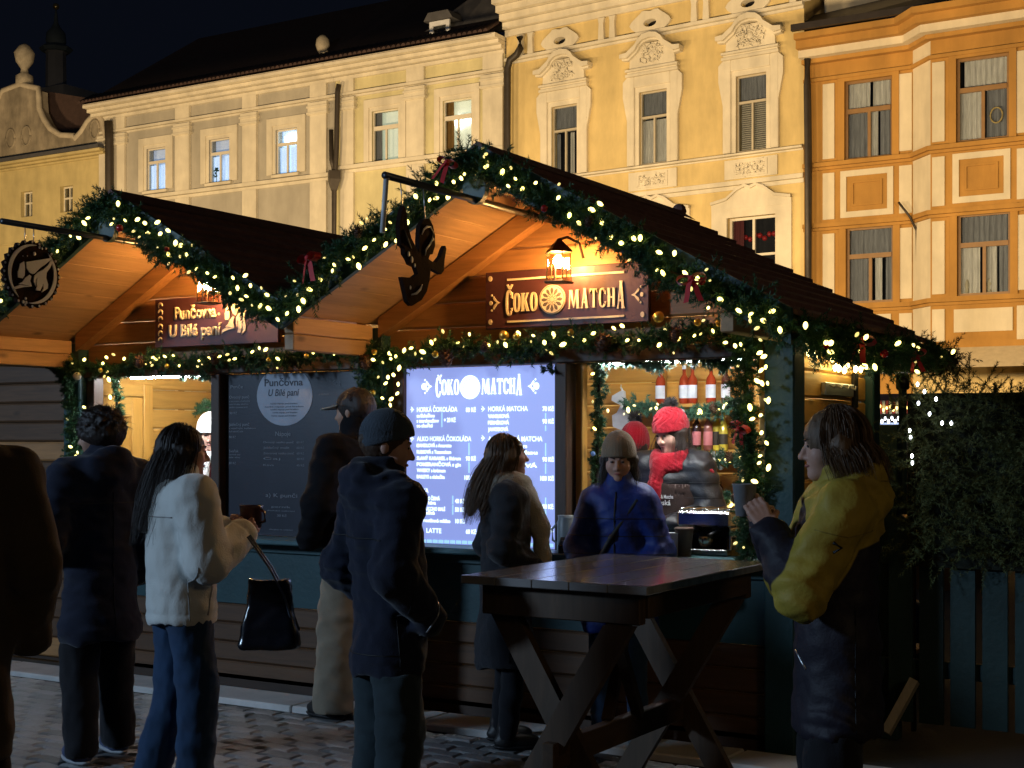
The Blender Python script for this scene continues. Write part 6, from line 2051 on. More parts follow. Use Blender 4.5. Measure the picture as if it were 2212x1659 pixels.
MB().bar((-0.16, 0.40, 0.95), (-0.02, -0.10, 0.49), 0.04, 0.05).build('brace', M_tablewood, t, world=False)

# ------------------------------------------------------------------ fence, fir hedge, heater and what lies beyond
M_picket = mat('dark_green_picket', (0.014, 0.036, 0.034), 0.65, 0.25, 6, 0.3, 40, rnd=0.2)
YFN = 7.42
t = thing('picket_fence', (-2.1, YFN, 0), 'dark green picket fence under the fir branches', 'fence')
x = -2.10
k = 0
while x < 0.6:
    m = MB()
    h = 1.22
    m.prism([(x, 0.12), (x + 0.125, 0.12), (x + 0.125, h - 0.05), (x + 0.0625, h), (x, h - 0.05)], YFN - 0.012, YFN + 0.012)
    m.build('picket', M_picket, t)
    x += 0.162
    k += 1
for z in (0.36, 0.95):
    MB().box(-2.15, 0.7, YFN + 0.014, YFN + 0.05, z, z + 0.09, 0.004).build('rail', M_picket, t)
for x in (-2.12, -0.6):
    MB().box(x - 0.05, x + 0.05, YFN + 0.052, YFN + 0.14, 0, 1.7, 0.005).build('fence_post', M_picket, t)
M_board = wood('pale_prop_board', (0.42, 0.36, 0.28), 'z', var=0.2)
a, b = at(1914, 1583, 7.25), at(1976, 1470, 7.36)
t = thing('prop_board', (a.x, a.y, a.z - 0.05), 'pale slanting board propping the fence foot', 'board')
MB().bar(tuple(Vector(a)), tuple(Vector(b)), 0.045, 0.09, (0, 1, 0)).build('plank', M_board, t)
# hedge of cut fir branches tied to the fence
rs = np.random.RandomState(5)
t = thing('fir_hedge', (-0.8, YFN - 0.1, 0.9), 'dense dark screen of cut fir branches above the picket fence', 'hedge')
S = 2600
bx = rs.uniform(-1.98, 0.75, S)
bz = rs.uniform(1.02, 1.89, S)
by = YFN - 0.06 - rs.uniform(0, 0.14, S)
base = np.stack([bx, by, bz], 1)
ax = rs.normal(size=(S, 3)) * np.array([0.7, 0.35, 0.6]) + np.array([0.15, -0.45, 0.05])
ax /= np.linalg.norm(ax, axis=1, keepdims=True)
V1, F1 = sprigs(rs, base, ax, rs.uniform(0.10, 0.24, S), 44, 0.032, 0.0022, 0.9)
o0 = np.array(t.location)
tag(link('needles', np_mesh('needles', V1 - o0, F1, mat('hedge_needles', (0.085, 0.098, 0.034), 0.7, 0.4, 10, 0, spec=0.2), False), t, world=False), kind='stuff')
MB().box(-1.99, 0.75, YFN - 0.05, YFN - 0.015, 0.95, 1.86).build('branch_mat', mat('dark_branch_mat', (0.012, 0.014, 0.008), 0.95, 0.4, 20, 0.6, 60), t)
# branch tips standing up above it, each a twig of its own
for i, (px_, py_, L, lean) in enumerate(((2093, 848, 0.20, 0.02), (2105, 852, 0.19, 0.5), (2060, 850, 0.15, -0.7), (2125, 850, 0.13, 0.75), (1995, 850, 0.13, -0.55), (2003, 850, 0.12, 0.55), (1955, 860, 0.10, -0.3), (2180, 855, 0.08, 0.1), (1930, 870, 0.1, -0.2), (2035, 852, 0.07, 0.2), (2150, 852, 0.06, 0.0))):
    p = at(px_, py_, YFN - 0.08)
    ax = np.array([[math.sin(lean), 0.0, math.cos(lean)]])
    V1, F1 = sprigs(rs, np.array([[p.x, p.y, p.z - 0.05]]), ax, np.array([L + 0.05]), 150, 0.030, 0.0022, 0.8)
    link('branch_tip', np_mesh('branch_tip', V1 - o0, F1, mat('hedge_needles', (0, 0, 0)), False), t, world=False)
hb = [(1982, 830), (1997, 846), (2022, 862), (1984, 871), (2008, 894), (2035, 914), (2055, 914), (1965, 930), (1967, 945), (1970, 985), (1971, 1000)]
for p in hb:
    q = at(p[0], p[1], YFN - 0.24)
    link('bulb', bulb_cold_me, t, tuple(q), (0.4, 0.2, 0), (0.7,) * 3)
# patio heater behind the hedge
hp = at_depth(1950, 800, 9.3)
t = thing('patio_heater', (hp.x, hp.y, 0), 'patio heater with a wide flat metal hood behind the hedge', 'heater')
M_hood = mat('heater_hood_metal', (0.30, 0.29, 0.27), 0.35, 0.1, 10, 0.05, metal=0.8)
z0 = hp.z
MB().lathe([(0.29, z0 - 0.01), (0.28, z0), (0.10, z0 + 0.028), (0.02, z0 + 0.036)], n=32).build('hood', M_hood, t, True, world=False)
MB().lathe([(0.035, z0 - 0.13), (0.045, z0 - 0.12), (0.045, z0 - 0.03), (0.03, z0 - 0.02)], n=14).build('burner', M_blackplastic, t, True, world=False)
for s in (-1, 1):
    MB().bar((s * 0.02, 0, z0 - 0.03), (s * 0.02, 0, z0 - 0.004), 0.008, 0.008).build('strut', M_blackplastic, t, world=False)
MB().tube([(0, 0, 0.5), (0, 0, z0 - 0.13)], 0.028, 10).build('pole', M_picket, t, True, world=False)
MB().lathe([(0.22, 0), (0.2, 0.5), (0.05, 0.56)], n=18).build('gas_bottle_housing', M_blackplastic, t, True, world=False)
# stall across the square: fringed awning with lights and a bright window
fp = at_depth(1915, 945, 15.0)
t = thing('market_stall', (fp.x, fp.y, 0), 'far stall with red and white fringed awning, seen past the corner post', 'market stall', 'wooden market stalls in a row')
M_far = mat('far_stall_timber', (0.10, 0.06, 0.03), 0.7)
MB().box(-0.55, 0.75, 0.1, 1.4, 0, 1.95).build('body', M_far, t, world=False)
MB().prism([(-0.7, 2.02), (0.85, 2.02), (0.8, 2.09), (-0.65, 2.09)], -0.35, 1.5).build('roof', mat('far_roof', (0.05, 0.02, 0.02), 0.8), t, world=False)
zs = CAM_H + (945 - 925) / 3000 * 15
MB().box(-0.10, 0.16, 0.07, 0.099, 1.36, zs + 0.06).build('lit_window', emit('bright_stall_window', (0.45, 0.6, 1.0), 0.9), t, world=False)
for k in range(16):
    x = -0.15 + 0.035 * k
    MB().box(x, x + 0.026, -0.36, -0.352, 1.88, 2.018).build('fringe', mat('red_fringe', (0.35, 0.05, 0.04), 0.7) if k % 2 else M_cream, t, world=False)
    link('bulb', bulb_cold_me, t, (x, -0.38, 1.80 + 0.03 * (k % 2)), (0, 0, 0), (1.3,) * 3, world=False)
    link('bulb', bulb_me, t, (x + 0.015, -0.38, 1.92 + 0.02 * (k % 3)), (0, 0, 0), (1.0,) * 3, world=False)
# side table with odds and ends beside the fence
sp = at_depth(1940, 1180, 7.9)
t = thing('side_table', (sp.x, sp.y, 0), 'small wooden shelf cart with jars between stall and hedge', 'cart')
for z in (0.42, 0.98, 1.16):
    MB().box(-0.09, 0.13, -0.15, 0.15, z, z + 0.025, 0.003).build('shelf', M_inner, t, world=False)
for sx in (-0.085, 0.125):
    for sy in (-0.14, 0.14):
        MB().box(sx - 0.012, sx + 0.012, sy - 0.012, sy + 0.012, 0, 1.16, 0.002).build('leg', M_brown_z, t, world=False)
MB().lathe([(0.05, 1.006), (0.055, 1.02), (0.055, 1.09), (0.04, 1.11)], (0.02, -0.05, 0), 14).build('jar', mat('honey_jar', (0.35, 0.2, 0.06), 0.2, coat=0.4), t, True, world=False)
# black tote bag carried by the white jacketed woman hangs in front of the counter
# ------------------------------------------------------------------ people: implicit surfaces turned into meshes
def v3(*p):
    return np.array(p, dtype=np.float32)


def cap(P, a, b, ra, rb, sy=1.0):
    """tapered capsule; sy flattens it front to back"""
    a, b = v3(*a), v3(*b)
    if sy != 1.0:
        P = P * v3(1, sy, 1)
        a, b = a * v3(1, sy, 1), b * v3(1, sy, 1)
    ba = b - a
    pa = P - a
    h = np.clip((pa @ ba) / max(1e-9, float(ba @ ba)), 0, 1)
    d = pa - h[..., None] * ba
    return np.sqrt((d * d).sum(-1)) - (ra + (rb - ra) * h)


def elli(P, c, r):
    q = (P - v3(*c))
    k0 = np.sqrt(((q / v3(*r)) ** 2).sum(-1))
    k1 = np.sqrt(((q / (v3(*r) ** 2)) ** 2).sum(-1)) + 1e-9
    return k0 * (k0 - 1) / k1


def smin(a, b, k):
    h = np.clip(0.5 + 0.5 * (b - a) / k, 0, 1)
    return b + (a - b) * h - k * h * (1 - h)


def smax(a, b, k):
    return -smin(-a, -b, k)


def union(ds, k):
    d = ds[0]
    for e in ds[1:]:
        d = smin(d, e, k)
    return d


def folds(P, amp, f, seed=0):
    """soft cloth folds"""
    r = np.random.RandomState(seed)
    o = 0
    for i in range(4):
        a, b = r.normal(size=3), r.normal(size=3)
        a /= np.linalg.norm(a)
        q = f * (1 + 0.6 * i)
        o = o + np.sin(q * (P @ a.astype(np.float32)) + 1.6 * np.sin(0.7 * q * (P @ b.astype(np.float32)) + i)) / (1 + 0.7 * i)
    return amp * o * 0.5


def creases(P, amp, seed=0):
    """sharper wrinkles, mostly running round the limbs and the trunk"""
    r = np.random.RandomState(seed + 50)
    o = 0
    for i in range(3):
        a = (r.normal(size=3) * np.array([9, 9, 26])).astype(np.float32)
        b = (r.normal(size=3) * np.array([8, 8, 8])).astype(np.float32)
        m = np.clip(0.5 + 0.8 * np.sin(P @ b + i * 2), 0, 1)
        o = o + m * (np.abs(np.sin(P @ a + 1.2 * np.sin(P @ b))) - 0.6)
    return amp * o


def nets(fn, lo, hi, h):
    """surface nets: mesh of fn = 0 inside the box, as quads"""
    lo, hi = np.array(lo, np.float32), np.array(hi, np.float32)
    n = np.maximum(4, np.ceil((hi - lo) / h).astype(int) + 1)
    ax = [lo[i] + h * np.arange(n[i], dtype=np.float32) for i in range(3)]
    G = np.stack(np.meshgrid(*ax, indexing='ij'), -1)
    D = fn(G.reshape(-1, 3)).reshape(n).astype(np.float32)
    D[0], D[-1], D[:, 0], D[:, -1], D[:, :, 0], D[:, :, -1] = [np.maximum(q, 1e-3) for q in (D[0], D[-1], D[:, 0], D[:, -1], D[:, :, 0], D[:, :, -1])]
    ins = D < 0
    corners = [(i, j, k) for i in (0, 1) for j in (0, 1) for k in (0, 1)]
    sub = lambda A, c: A[c[0]:n[0] - 1 + c[0], c[1]:n[1] - 1 + c[1], c[2]:n[2] - 1 + c[2]]
    cnt = sum(sub(ins, c).astype(np.int8) for c in corners)
    act = (cnt > 0) & (cnt < 8)
    I = np.argwhere(act)
    if len(I) == 0:
        return np.zeros((0, 3)), np.zeros((0, 4), int)
    acc = np.zeros((len(I), 3), np.float32)
    num = np.zeros(len(I), np.float32)
    vals = {c: D[I[:, 0] + c[0], I[:, 1] + c[1], I[:, 2] + c[2]] for c in corners}
    for c in corners:
        for axx in range(3):
            if c[axx] == 0:
                e = list(c)
                e[axx] = 1
                a, b = vals[c], vals[tuple(e)]
                m = (a < 0) != (b < 0)
                t = np.where(m, a / np.where(np.abs(a - b) < 1e-9, 1, a - b), 0)
                p = np.tile(np.array(c, np.float32), (len(I), 1))
                p[:, axx] += t
                acc += np.where(m[:, None], p, 0)
                num += m
    V = lo + h * (I + acc / num[:, None])
    idx = -np.ones(act.shape, int)
    idx[act] = np.arange(len(I))
    F = []
    for axx in range(3):
        o1, o2 = [(1, 2), (2, 0), (0, 1)][axx]
        sl0, sl1 = [slice(None)] * 3, [slice(None)] * 3
        sl0[axx], sl1[axx] = slice(0, n[axx] - 1), slice(1, n[axx])
        a, b = ins[tuple(sl0)], ins[tuple(sl1)]
        E = np.argwhere(a != b)
        E = E[(E[:, o1] > 0) & (E[:, o2] > 0) & (E[:, o1] < n[o1] - 1) & (E[:, o2] < n[o2] - 1)]
        if len(E) == 0:
            continue
        q = []
        for d1, d2 in ((-1, -1), (0, -1), (0, 0), (-1, 0)):
            k = E.copy()
            k[:, o1] += d1
            k[:, o2] += d2
            q.append(idx[k[:, 0], k[:, 1], k[:, 2]])
        q = np.stack(q, 1)
        fl = a[tuple(E.T)]
        q[~fl] = q[~fl][:, ::-1]
        F.append(q)
    return V, np.concatenate(F)


class Figure:
    """a person in the making; local frame: facing +Y, right hand at +X, feet at z = 0, drawn for a height of 1.75"""

    def __init__(self, label, pos, face, H, yaw=0.0, nod=0.0, tilt=0.0, **J):
        self.s = H / 1.75
        a = math.atan2(face[1], face[0]) - math.pi / 2
        self.root = thing('person', (pos[0], pos[1], pos[2] if len(pos) > 2 else 0.035), label, 'person', rz=a)
        self.J = dict(shL=(-0.185, 0, 1.43), shR=(0.185, 0, 1.43), elL=(-0.245, -0.04, 1.14), elR=(0.245, -0.04, 1.14), wrL=(-0.25, 0.05, 0.90), wrR=(0.25, 0.05, 0.90),
                      hipL=(-0.09, 0, 0.92), hipR=(0.09, 0, 0.92), knL=(-0.10, 0.03, 0.50), knR=(0.10, 0.03, 0.50), anL=(-0.11, -0.01, 0.09), anR=(0.11, -0.01, 0.09))
        self.J.update(J)
        self.hc = v3(0, 0.02, 1.635)
        cy, sy = math.cos(yaw), math.sin(yaw)
        Rz = np.array([[cy, -sy, 0], [sy, cy, 0], [0, 0, 1]])
        Rx = Matrix.Rotation(nod, 3, 'X')
        Ry = Matrix.Rotation(tilt, 3, 'Y')
        self.HR = Rz @ np.array(Rx) @ np.array(Ry)
        self.bodyV, self.bodyF, self.nb = [], [], 0

    def put(self, name, V, F, mat_, parent=None, smooth=True, pick=None):
        V = np.asarray(V) * self.s
        me = np_mesh(name, V, F, mat_, smooth)
        if pick is not None:
            at_ = me.attributes.new('tone', 'FLOAT', 'POINT')
            at_.data.foreach_set('value', np.clip(pick((V / self.s).astype(np.float32)) * 6 + 0.5, 0, 1).astype(np.float32))
        return link(name, me, parent or self.root, world=False)

    def head_to_body(self, V):
        return (np.asarray(V) @ self.HR.T) + self.hc

    def merge(self, V, F):
        self.bodyV.append(np.asarray(V))
        self.bodyF.append(np.asarray(F) + self.nb)
        self.nb += len(V)

    def body(self, skin, hr=0.0075, face=True):
        J = self.J

        def fn(P):
            d = [cap(P, (0, 0, 0.98), (0, 0, 1.32), 0.09, 0.11, 1.3), cap(P, J['shL'], J['shR'], 0.05, 0.05), cap(P, (0, 0, 1.42), (0, 0.0, 1.58), 0.055, 0.05)]
            for s in 'LR':
                d += [cap(P, J['sh' + s], J['el' + s], 0.042, 0.034), cap(P, J['el' + s], J['wr' + s], 0.033, 0.022),
                      cap(P, J['hip' + s], J['kn' + s], 0.065, 0.048), cap(P, J['kn' + s], J['an' + s], 0.046, 0.034), cap(P, J['an' + s], (J['an' + s][0], J['an' + s][1] + 0.12, 0.03), 0.036, 0.024)]
            return union(d, 0.03)
        pts = np.array(list(J.values()) + [(0, 0, 1.6)])
        self.merge(*nets(fn, pts.min(0) - 0.16, pts.max(0) + 0.16, 0.026))

        def hd(P):
            Q = P * v3(1, 1, 1)
            Qa = np.concatenate([np.abs(Q[:, :1]), Q[:, 1:]], 1)
            d = [elli(Q, (0, -0.012, 0.032), (0.074, 0.094, 0.088)), elli(Q, (0, 0.022, -0.045), (0.056, 0.066, 0.070)), elli(Q, (0, 0.066, -0.094), (0.024, 0.022, 0.018)),
                 elli(Qa, (0.040, 0.050, -0.022), (0.028, 0.030, 0.034))]
            d = union(d, 0.03)
            d = smin(d, cap(Q, (0, 0.088, 0.014), (0, 0.108, -0.026), 0.007, 0.0125), 0.012)
            d = smin(d, cap(Qa, (0.010, 0.092, -0.030), (0.014, 0.092, -0.032), 0.008, 0.008), 0.008)
            d = smin(d, cap(Qa, (0.012, 0.082, 0.030), (0.046, 0.070, 0.030), 0.010, 0.008), 0.012)
            d = smax(d, -elli(Qa, (0.031, 0.096, 0.010), (0.018, 0.016, 0.011)), 0.012)
            d = smin(d, elli(Qa, (0.031, 0.075, 0.011), (0.0125, 0.0125, 0.0125)), 0.003)
            d = smin(d, cap(Qa, (0.0, 0.087, -0.053), (0.018, 0.080, -0.055), 0.0055, 0.003), 0.005)
            d = smin(d, cap(Qa, (0.0, 0.086, -0.065), (0.015, 0.080, -0.063), 0.0065, 0.003), 0.005)
            d = smin(d, elli(Qa, (0.076, -0.010, 0.0), (0.010, 0.019, 0.031)), 0.008)
            d = smin(d, cap(Q, (0, -0.02, -0.05), (0, -0.03, -0.19), 0.052, 0.056), 0.03)
            return d
        V, F = nets(hd, (-0.10, -0.13, -0.2), (0.10, 0.14, 0.14), hr)
        self.merge(self.head_to_body(V), F)
        self.skin = skin

    def hand(self, side, f, n, curl=0.7, spread=1.0, h=0.005):
        """hand at a wrist: f along the fingers, n the way the fingers curl"""
        w = v3(*self.J['wr' + side])
        f = np.array(f, float)
        f /= np.linalg.norm(f)
        n = np.array(n, float)
        n -= f * (n @ f)
        n /= np.linalg.norm(n)
        s = np.cross(f, n) * (1 if side == 'R' else -1)
        caps = []
        for k, (o, L) in enumerate(zip((-0.030, -0.010, 0.010, 0.030), (0.030, 0.036, 0.038, 0.034))):
            o *= spread
            base = f * 0.088 + s * o
            caps.append((f * 0.012 + s * o * 0.6, base, 0.016, 0.013))
            p = base
            for j in range(3):
                a = curl * (0.55 + 0.75 * j)
                d = f * math.cos(a) + n * math.sin(a)
                q = p + d * L * (1.0, 0.78, 0.62)[j]
                caps.append((p, q, 0.0095 - 0.0008 * j, 0.0088 - 0.0008 * j))
                p = q
        p = f * 0.03 + s * 0.034
        q = p + (f * 0.55 + s * 0.55 + n * 0.5) * 0.042
        r = q + (f * 0.75 + n * 0.65 * (0.5 + curl) - s * 0.15) * 0.034
        caps += [(f * 0.015 + s * 0.012, p, 0.018, 0.014), (p, q, 0.013, 0.0105), (q, r, 0.0105, 0.0085), (-f * 0.05, f * 0.02, 0.026, 0.020)]

        def fn(P):
            return union([cap(P, a, b, c, d) for a, b, c, d in caps], 0.007)
        pts = np.array([c[0] for c in caps] + [c[1] for c in caps])
        V, F = nets(fn, pts.min(0) - 0.03, pts.max(0) + 0.03, h)
        self.merge(V + w, F)

    def done(self, eyes=True):
        o = self.put('body', np.concatenate(self.bodyV), np.concatenate(self.bodyF), self.skin)
        if eyes:
            for s in (-1, 1):
                m = MB().ball((0, 0, 0), 0.0075, 8, 6, 1.35, 0.7, 0.7)
                c = self.head_to_body(np.array([[s * 0.031, 0.0838, 0.011]]))[0] * self.s
                link('eye', m.mesh('eye', mat('dark_eye', (0.02, 0.015, 0.012), 0.15), smooth=True), self.root, tuple(c), world=False)
            V = [(s_ * (0.012 + 0.038 * t), 0.0915 - 0.016 * t * t, 0.030 + 0.006 * math.sin(t * 2.6)) for s_ in (1,) for t in (0, 0.3, 0.6, 0.9)]
            for s in (-1, 1):
                q = self.head_to_body(np.array([(s * x, y, z) for x, y, z in V])) * self.s
                link('eyebrow', MB().tube([tuple(w) for w in q], [0.003, 0.0036, 0.0032, 0.0016], 6).mesh('eyebrow', M_hair_dark, smooth=True), self.root, world=False)
            q = self.head_to_body(np.array([(-0.021, 0.082, -0.0585), (-0.01, 0.0895, -0.0585), (0, 0.0915, -0.0592), (0.01, 0.0895, -0.0585), (0.021, 0.082, -0.0585)])) * self.s
            link('lips', MB().tube([tuple(w) for w in q], [0.002, 0.0052, 0.006, 0.0052, 0.002], 8).mesh('lips', mat('lip_skin', (0.30, 0.10, 0.085), 0.45), smooth=True), self.root, world=False)
        return self.root

    # ---- clothes
    def jacket(self, m, hem=0.80, puff=0.03, quilt=0.0, qf=55.0, collar=0.0, hood=0.0, flare=0.0, sleeve=0.0, h=0.013, seed=1, fold=0.006, pick=None, crease=0.75, waist=0.0, name='jacket', belly=0.0):
        J = self.J
        self.hem = max(getattr(self, 'hem', 0), hem)

        def fn(P):
            hz = (hem + 1.30) / 2
            d = [cap(P, (0, belly * 0.5, hem + 0.06), (0, belly, hz), 0.150 + puff + flare, 0.140 + puff - waist, 1.25), cap(P, (0, belly, hz), (0, 0.0, 1.31), 0.140 + puff - waist, 0.150 + puff, 1.25),
                 cap(P, (-0.12, -0.01, 1.40), (0.12, -0.01, 1.40), 0.072 + puff, 0.072 + puff)]
            for s in 'LR':
                w = v3(*J['wr' + s])
                e = v3(*J['el' + s])
                we = w + (e - w) * sleeve
                d += [cap(P, J['sh' + s], J['el' + s], 0.062 + puff, 0.050 + puff), cap(P, J['el' + s], we, 0.050 + puff, 0.040 + puff * 0.75)]
            if collar:
                d.append(cap(P, (0, -0.005, 1.44), (0, 0.005, 1.46 + collar), 0.085 + puff * 0.3, 0.078, 1.0))
            if hood:
                d += [elli(P, (0, -0.105, 1.47), (0.13, 0.075, 0.10 * hood)), cap(P, (-0.11, -0.03, 1.49), (0.11, -0.03, 1.49), 0.045, 0.045), cap(P, (-0.11, -0.03, 1.48), (-0.06, 0.085, 1.44), 0.04, 0.03), cap(P, (0.11, -0.03, 1.48), (0.06, 0.085, 1.44), 0.04, 0.03)]
            d = union(d, 0.04)
            d = smax(d, hem - P[:, 2] + 0.010 * np.sin(P[:, 0] * 19 + seed), 0.012)
            d = d + folds(P, fold, 16, seed) + folds(P, fold * 0.45, 41, seed + 3) + creases(P, fold * crease, seed)
            d = d + 0.006 * np.exp(-((P[:, 2] - hem - 0.055) / 0.008) ** 2)
            for s in 'LR':
                w, e = v3(*J['wr' + s]), v3(*J['el' + s])
                q = (P - w) @ ((e - w) / np.linalg.norm(e - w))
                d = d + 0.007 * np.exp(-((q - 0.05) / 0.009) ** 2) * (np.linalg.norm(P - w, axis=1) < 0.11)
            if quilt:
                d = d - quilt * np.abs(np.sin(P[:, 2] * qf))
            return d
        pts = np.array([J[k] for k in ('shL', 'shR', 'elL', 'elR', 'wrL', 'wrR')] + [(0, 0, hem), (0, 0, 1.6)])
        lo, hi = pts.min(0) - 0.14 - puff, pts.max(0) + 0.14 + puff
        lo[2] = hem - 0.04
        lo[1], hi[1] = min(lo[1], -0.24 - puff - flare), max(hi[1], 0.24 + puff + flare)
        lo[0], hi[0] = min(lo[0], -0.28 - puff), max(hi[0], 0.28 + puff)
        V, F = nets(fn, lo, hi, h)
        return self.put(name, V, F, m, pick=pick)

    def seam(self, obj, pts, aim, r=0.0028, m=None, name='seam', lift=0.0005):
        """raised stitch line, zip or pocket edge laid on a garment: points near it, thrown onto its surface along aim"""
        from mathutils.bvhtree import BVHTree
        if not hasattr(self, '_bvh') or self._bvh[0] is not obj:
            me = obj.data
            self._bvh = (obj, BVHTree.FromPolygons([v.co[:] for v in me.vertices], [q.vertices[:] for q in me.polygons]))
        aim = Vector(aim).normalized()
        out = []
        P, _ = resample(pts, 0.02)
        for q in list(P) + [np.array(pts[-1], float)]:
            q = Vector(q) * self.s - aim * 0.6
            hit = self._bvh[1].ray_cast(q, aim, 1.2)[0]
            if hit is not None:
                out.append(tuple(hit - aim * lift))
        if len(out) > 1:
            link(name, MB().tube(out, r, 6).mesh(name, m or M_seam, smooth=True), obj, world=False)

    def trousers(self, m, wide=0.0, top=0.98, h=0.014, seed=5, fold=0.007, name='trousers', low=0.03):
        J = self.J

        def fn(P):
            d = [cap(P, (-0.06, 0, top - 0.08), (0.06, 0, top - 0.08), 0.12, 0.12, 1.15)]
            for s in 'LR':
                a = J['an' + s]
                d += [cap(P, J['hip' + s], J['kn' + s], 0.098 + wide * 0.4, 0.070 + wide), cap(P, J['kn' + s], (a[0], a[1], a[2] - 0.02), 0.070 + wide, 0.058 + wide * 1.1)]
            d = union(d, 0.022)
            lo_ = np.minimum(J['anL'][2], J['anR'][2]) - 0.05
            d = np.maximum(d, lo_ - P[:, 2])
            d = np.maximum(d, P[:, 2] - getattr(self, 'hem', 2.0) - 0.025)
            return d + folds(P, fold, 20, seed) + folds(P, fold * 0.5, 47, seed + 1) + creases(P, fold * 0.7, seed)
        pts = np.array([J[k] for k in ('hipL', 'hipR', 'knL', 'knR', 'anL', 'anR')])
        V, F = nets(fn, pts.min(0) - 0.17 - wide, np.append(pts.max(0)[:2] + 0.19 + wide, top + 0.06), h)
        return self.put(name, V, F, m)

    def shoes(self, m, sole=None, h=0.010):
        for s in 'LR':
            a = self.J['an' + s]
            k = self.J['kn' + s]
            z = a[2] - 0.09

            def up(P):
                d = union([elli(P, (a[0], a[1] + 0.055, z + 0.045), (0.048, 0.135, 0.048)), cap(P, (a[0], a[1] - 0.01, z + 0.05), (a[0], a[1] - 0.015, z + 0.12), 0.050, 0.045)], 0.03)
                return smax(d, z + 0.018 - P[:, 2], 0.006)
            V, F = nets(up, (a[0] - 0.08, a[1] - 0.11, z), (a[0] + 0.08, a[1] + 0.21, z + 0.18), h)
            o = self.put('shoe', V, F, m)

            def so(P):
                d = elli(P, (a[0], a[1] + 0.055, z + 0.03), (0.053, 0.142, 0.05))
                return smax(smax(d, P[:, 2] - z - 0.026, 0.004), z + 0.002 - P[:, 2], 0.004)
            V, F = nets(so, (a[0] - 0.08, a[1] - 0.11, z - 0.02), (a[0] + 0.08, a[1] + 0.21, z + 0.06), h)
            self.put('sole', V, F, sole or m, o)

    def headpiece(self, name, fn, m, lo, hi, h=0.008, extra=None):
        V, F = nets(fn, lo, hi, h)
        if extra is not None:
            q = np.concatenate([F[:, [0, 1, 2]], F[:, [0, 2, 3]]])
            EV, EF = extra
            F = np.concatenate([q, EF + len(V)])
            V = np.concatenate([V, EV])
        return self.put(name, self.head_to_body(V), F, m)

    def beanie(self, m, tall=0.0, ribs=26, rib=0.004, cable=False, back=0.30, low=0.018, size=1.0, h=0.0055, cuff=0.05):
        def fn(P):
            d = elli(P, (0, -0.012, 0.045 + tall * 0.35), (0.092 * size, 0.112 * size, 0.098 * size + tall))
            th = np.arctan2(P[:, 0], P[:, 1] + 0.012)
            if cable:
                d = d - rib * (np.sin(th * ribs + 5 * np.sin(P[:, 2] * 60)) * np.sin(P[:, 2] * 95 + th * 3)) - 0.003
            else:
                d = d - rib * np.abs(np.sin(th * ribs * 0.5)) - 0.002
            pl = P[:, 2] - (low + back * P[:, 1])
            cf = elli(P, (0, -0.012, 0.040), (0.096 * size, 0.116 * size, 0.094 * size)) - rib * 0.6 * np.abs(np.sin(th * ribs))
            cf = smax(cf, pl - cuff, 0.006)
            d = smin(d, cf, 0.004)
            return smax(d, -pl, 0.006)
        return self.headpiece('hat', fn, m, (-0.125, -0.15, -0.05), (0.125, 0.13, 0.17 + 2 * tall), h)

    def pompom(self, m, c=(0, -0.03, 0.19), r=0.05, n=900, seed=1):
        rs = np.random.RandomState(seed)
        d = rs.normal(size=(n, 3))
        d /= np.linalg.norm(d, axis=1, keepdims=True)
        L = r * rs.uniform(0.7, 1.25, (n, 1))
        s = np.cross(d, rs.normal(size=(n, 3)))
        s /= np.linalg.norm(s, axis=1, keepdims=True)
        c = np.array(c)
        V = np.stack([c + d * r * 0.2 + s * 0.004, c + d * r * 0.2 - s * 0.004, c + d * L], 1).reshape(-1, 3)
        return self.put('pompom', self.head_to_body(V), np.arange(3 * n).reshape(-1, 3), m, smooth=False)

    def hair(self, m, length=0.0, width=0.10, back=0.085, face=0.115, vol=1.0, strands=350, seed=1, side=0.0, flow=(0, 0), h=0.0085, top=1.0, tufts=0, part=True):
        """length: how far it hangs below the head's centre; flow: sideways drift of the ends in head space"""
        rs = np.random.RandomState(seed)

        def fn(P):
            vb = vol * (0.955 if length > 0 else 1.0)
            d = elli(P, (0, -0.020, 0.030), (0.088 * vb, 0.108 * vb, 0.104 * vb * top))
            if length > 0:
                e = (flow[0], flow[1] - back - 0.02, -length)
                d = union([d, cap(P, (0, -back * 0.6, 0.02), e, 0.066 * vb, 0.020, 0.9), cap(P, (-width * 0.7, -0.02, 0.0), (e[0] - width * 0.75, e[1] + 0.05, e[2] * 0.92), 0.028, 0.012),
                           cap(P, (width * 0.7, -0.02, 0.0), (e[0] + width * 0.75, e[1] + 0.05, e[2] * 0.92), 0.028, 0.012)], 0.05)
            d = smax(d, -elli(P, (0, face + 0.02, -0.045), (0.070, 0.085, 0.098)), 0.012)
            if length <= 0:
                d = smax(d, -(P[:, 2] - (-0.055 + 0.55 * np.maximum(P[:, 1], -0.06))), 0.015)
            th = np.arctan2(P[:, 0], P[:, 1] + 0.02)
            d = d + 0.0020 * np.sin(th * 31 + 3 * np.sin(P[:, 2] * 22)) + 0.0015 * np.sin(th * 67 + P[:, 2] * 40) + folds(P, 0.004, 30, seed)
            if tufts:
                d = d + 0.010 * np.sin(P[:, 0] * 95 + 3 * np.sin(P[:, 2] * 60)) * np.sin(P[:, 1] * 80 + seed) * np.clip((P[:, 2] + 0.02) * 14, 0, 1)
            return d
        lo = (-0.15 + min(0, flow[0]), -0.20 + min(0, flow[1]), -length - 0.09)
        hi = (0.15 + max(0, flow[0]), 0.13, 0.165)
        EV, EF = [], []
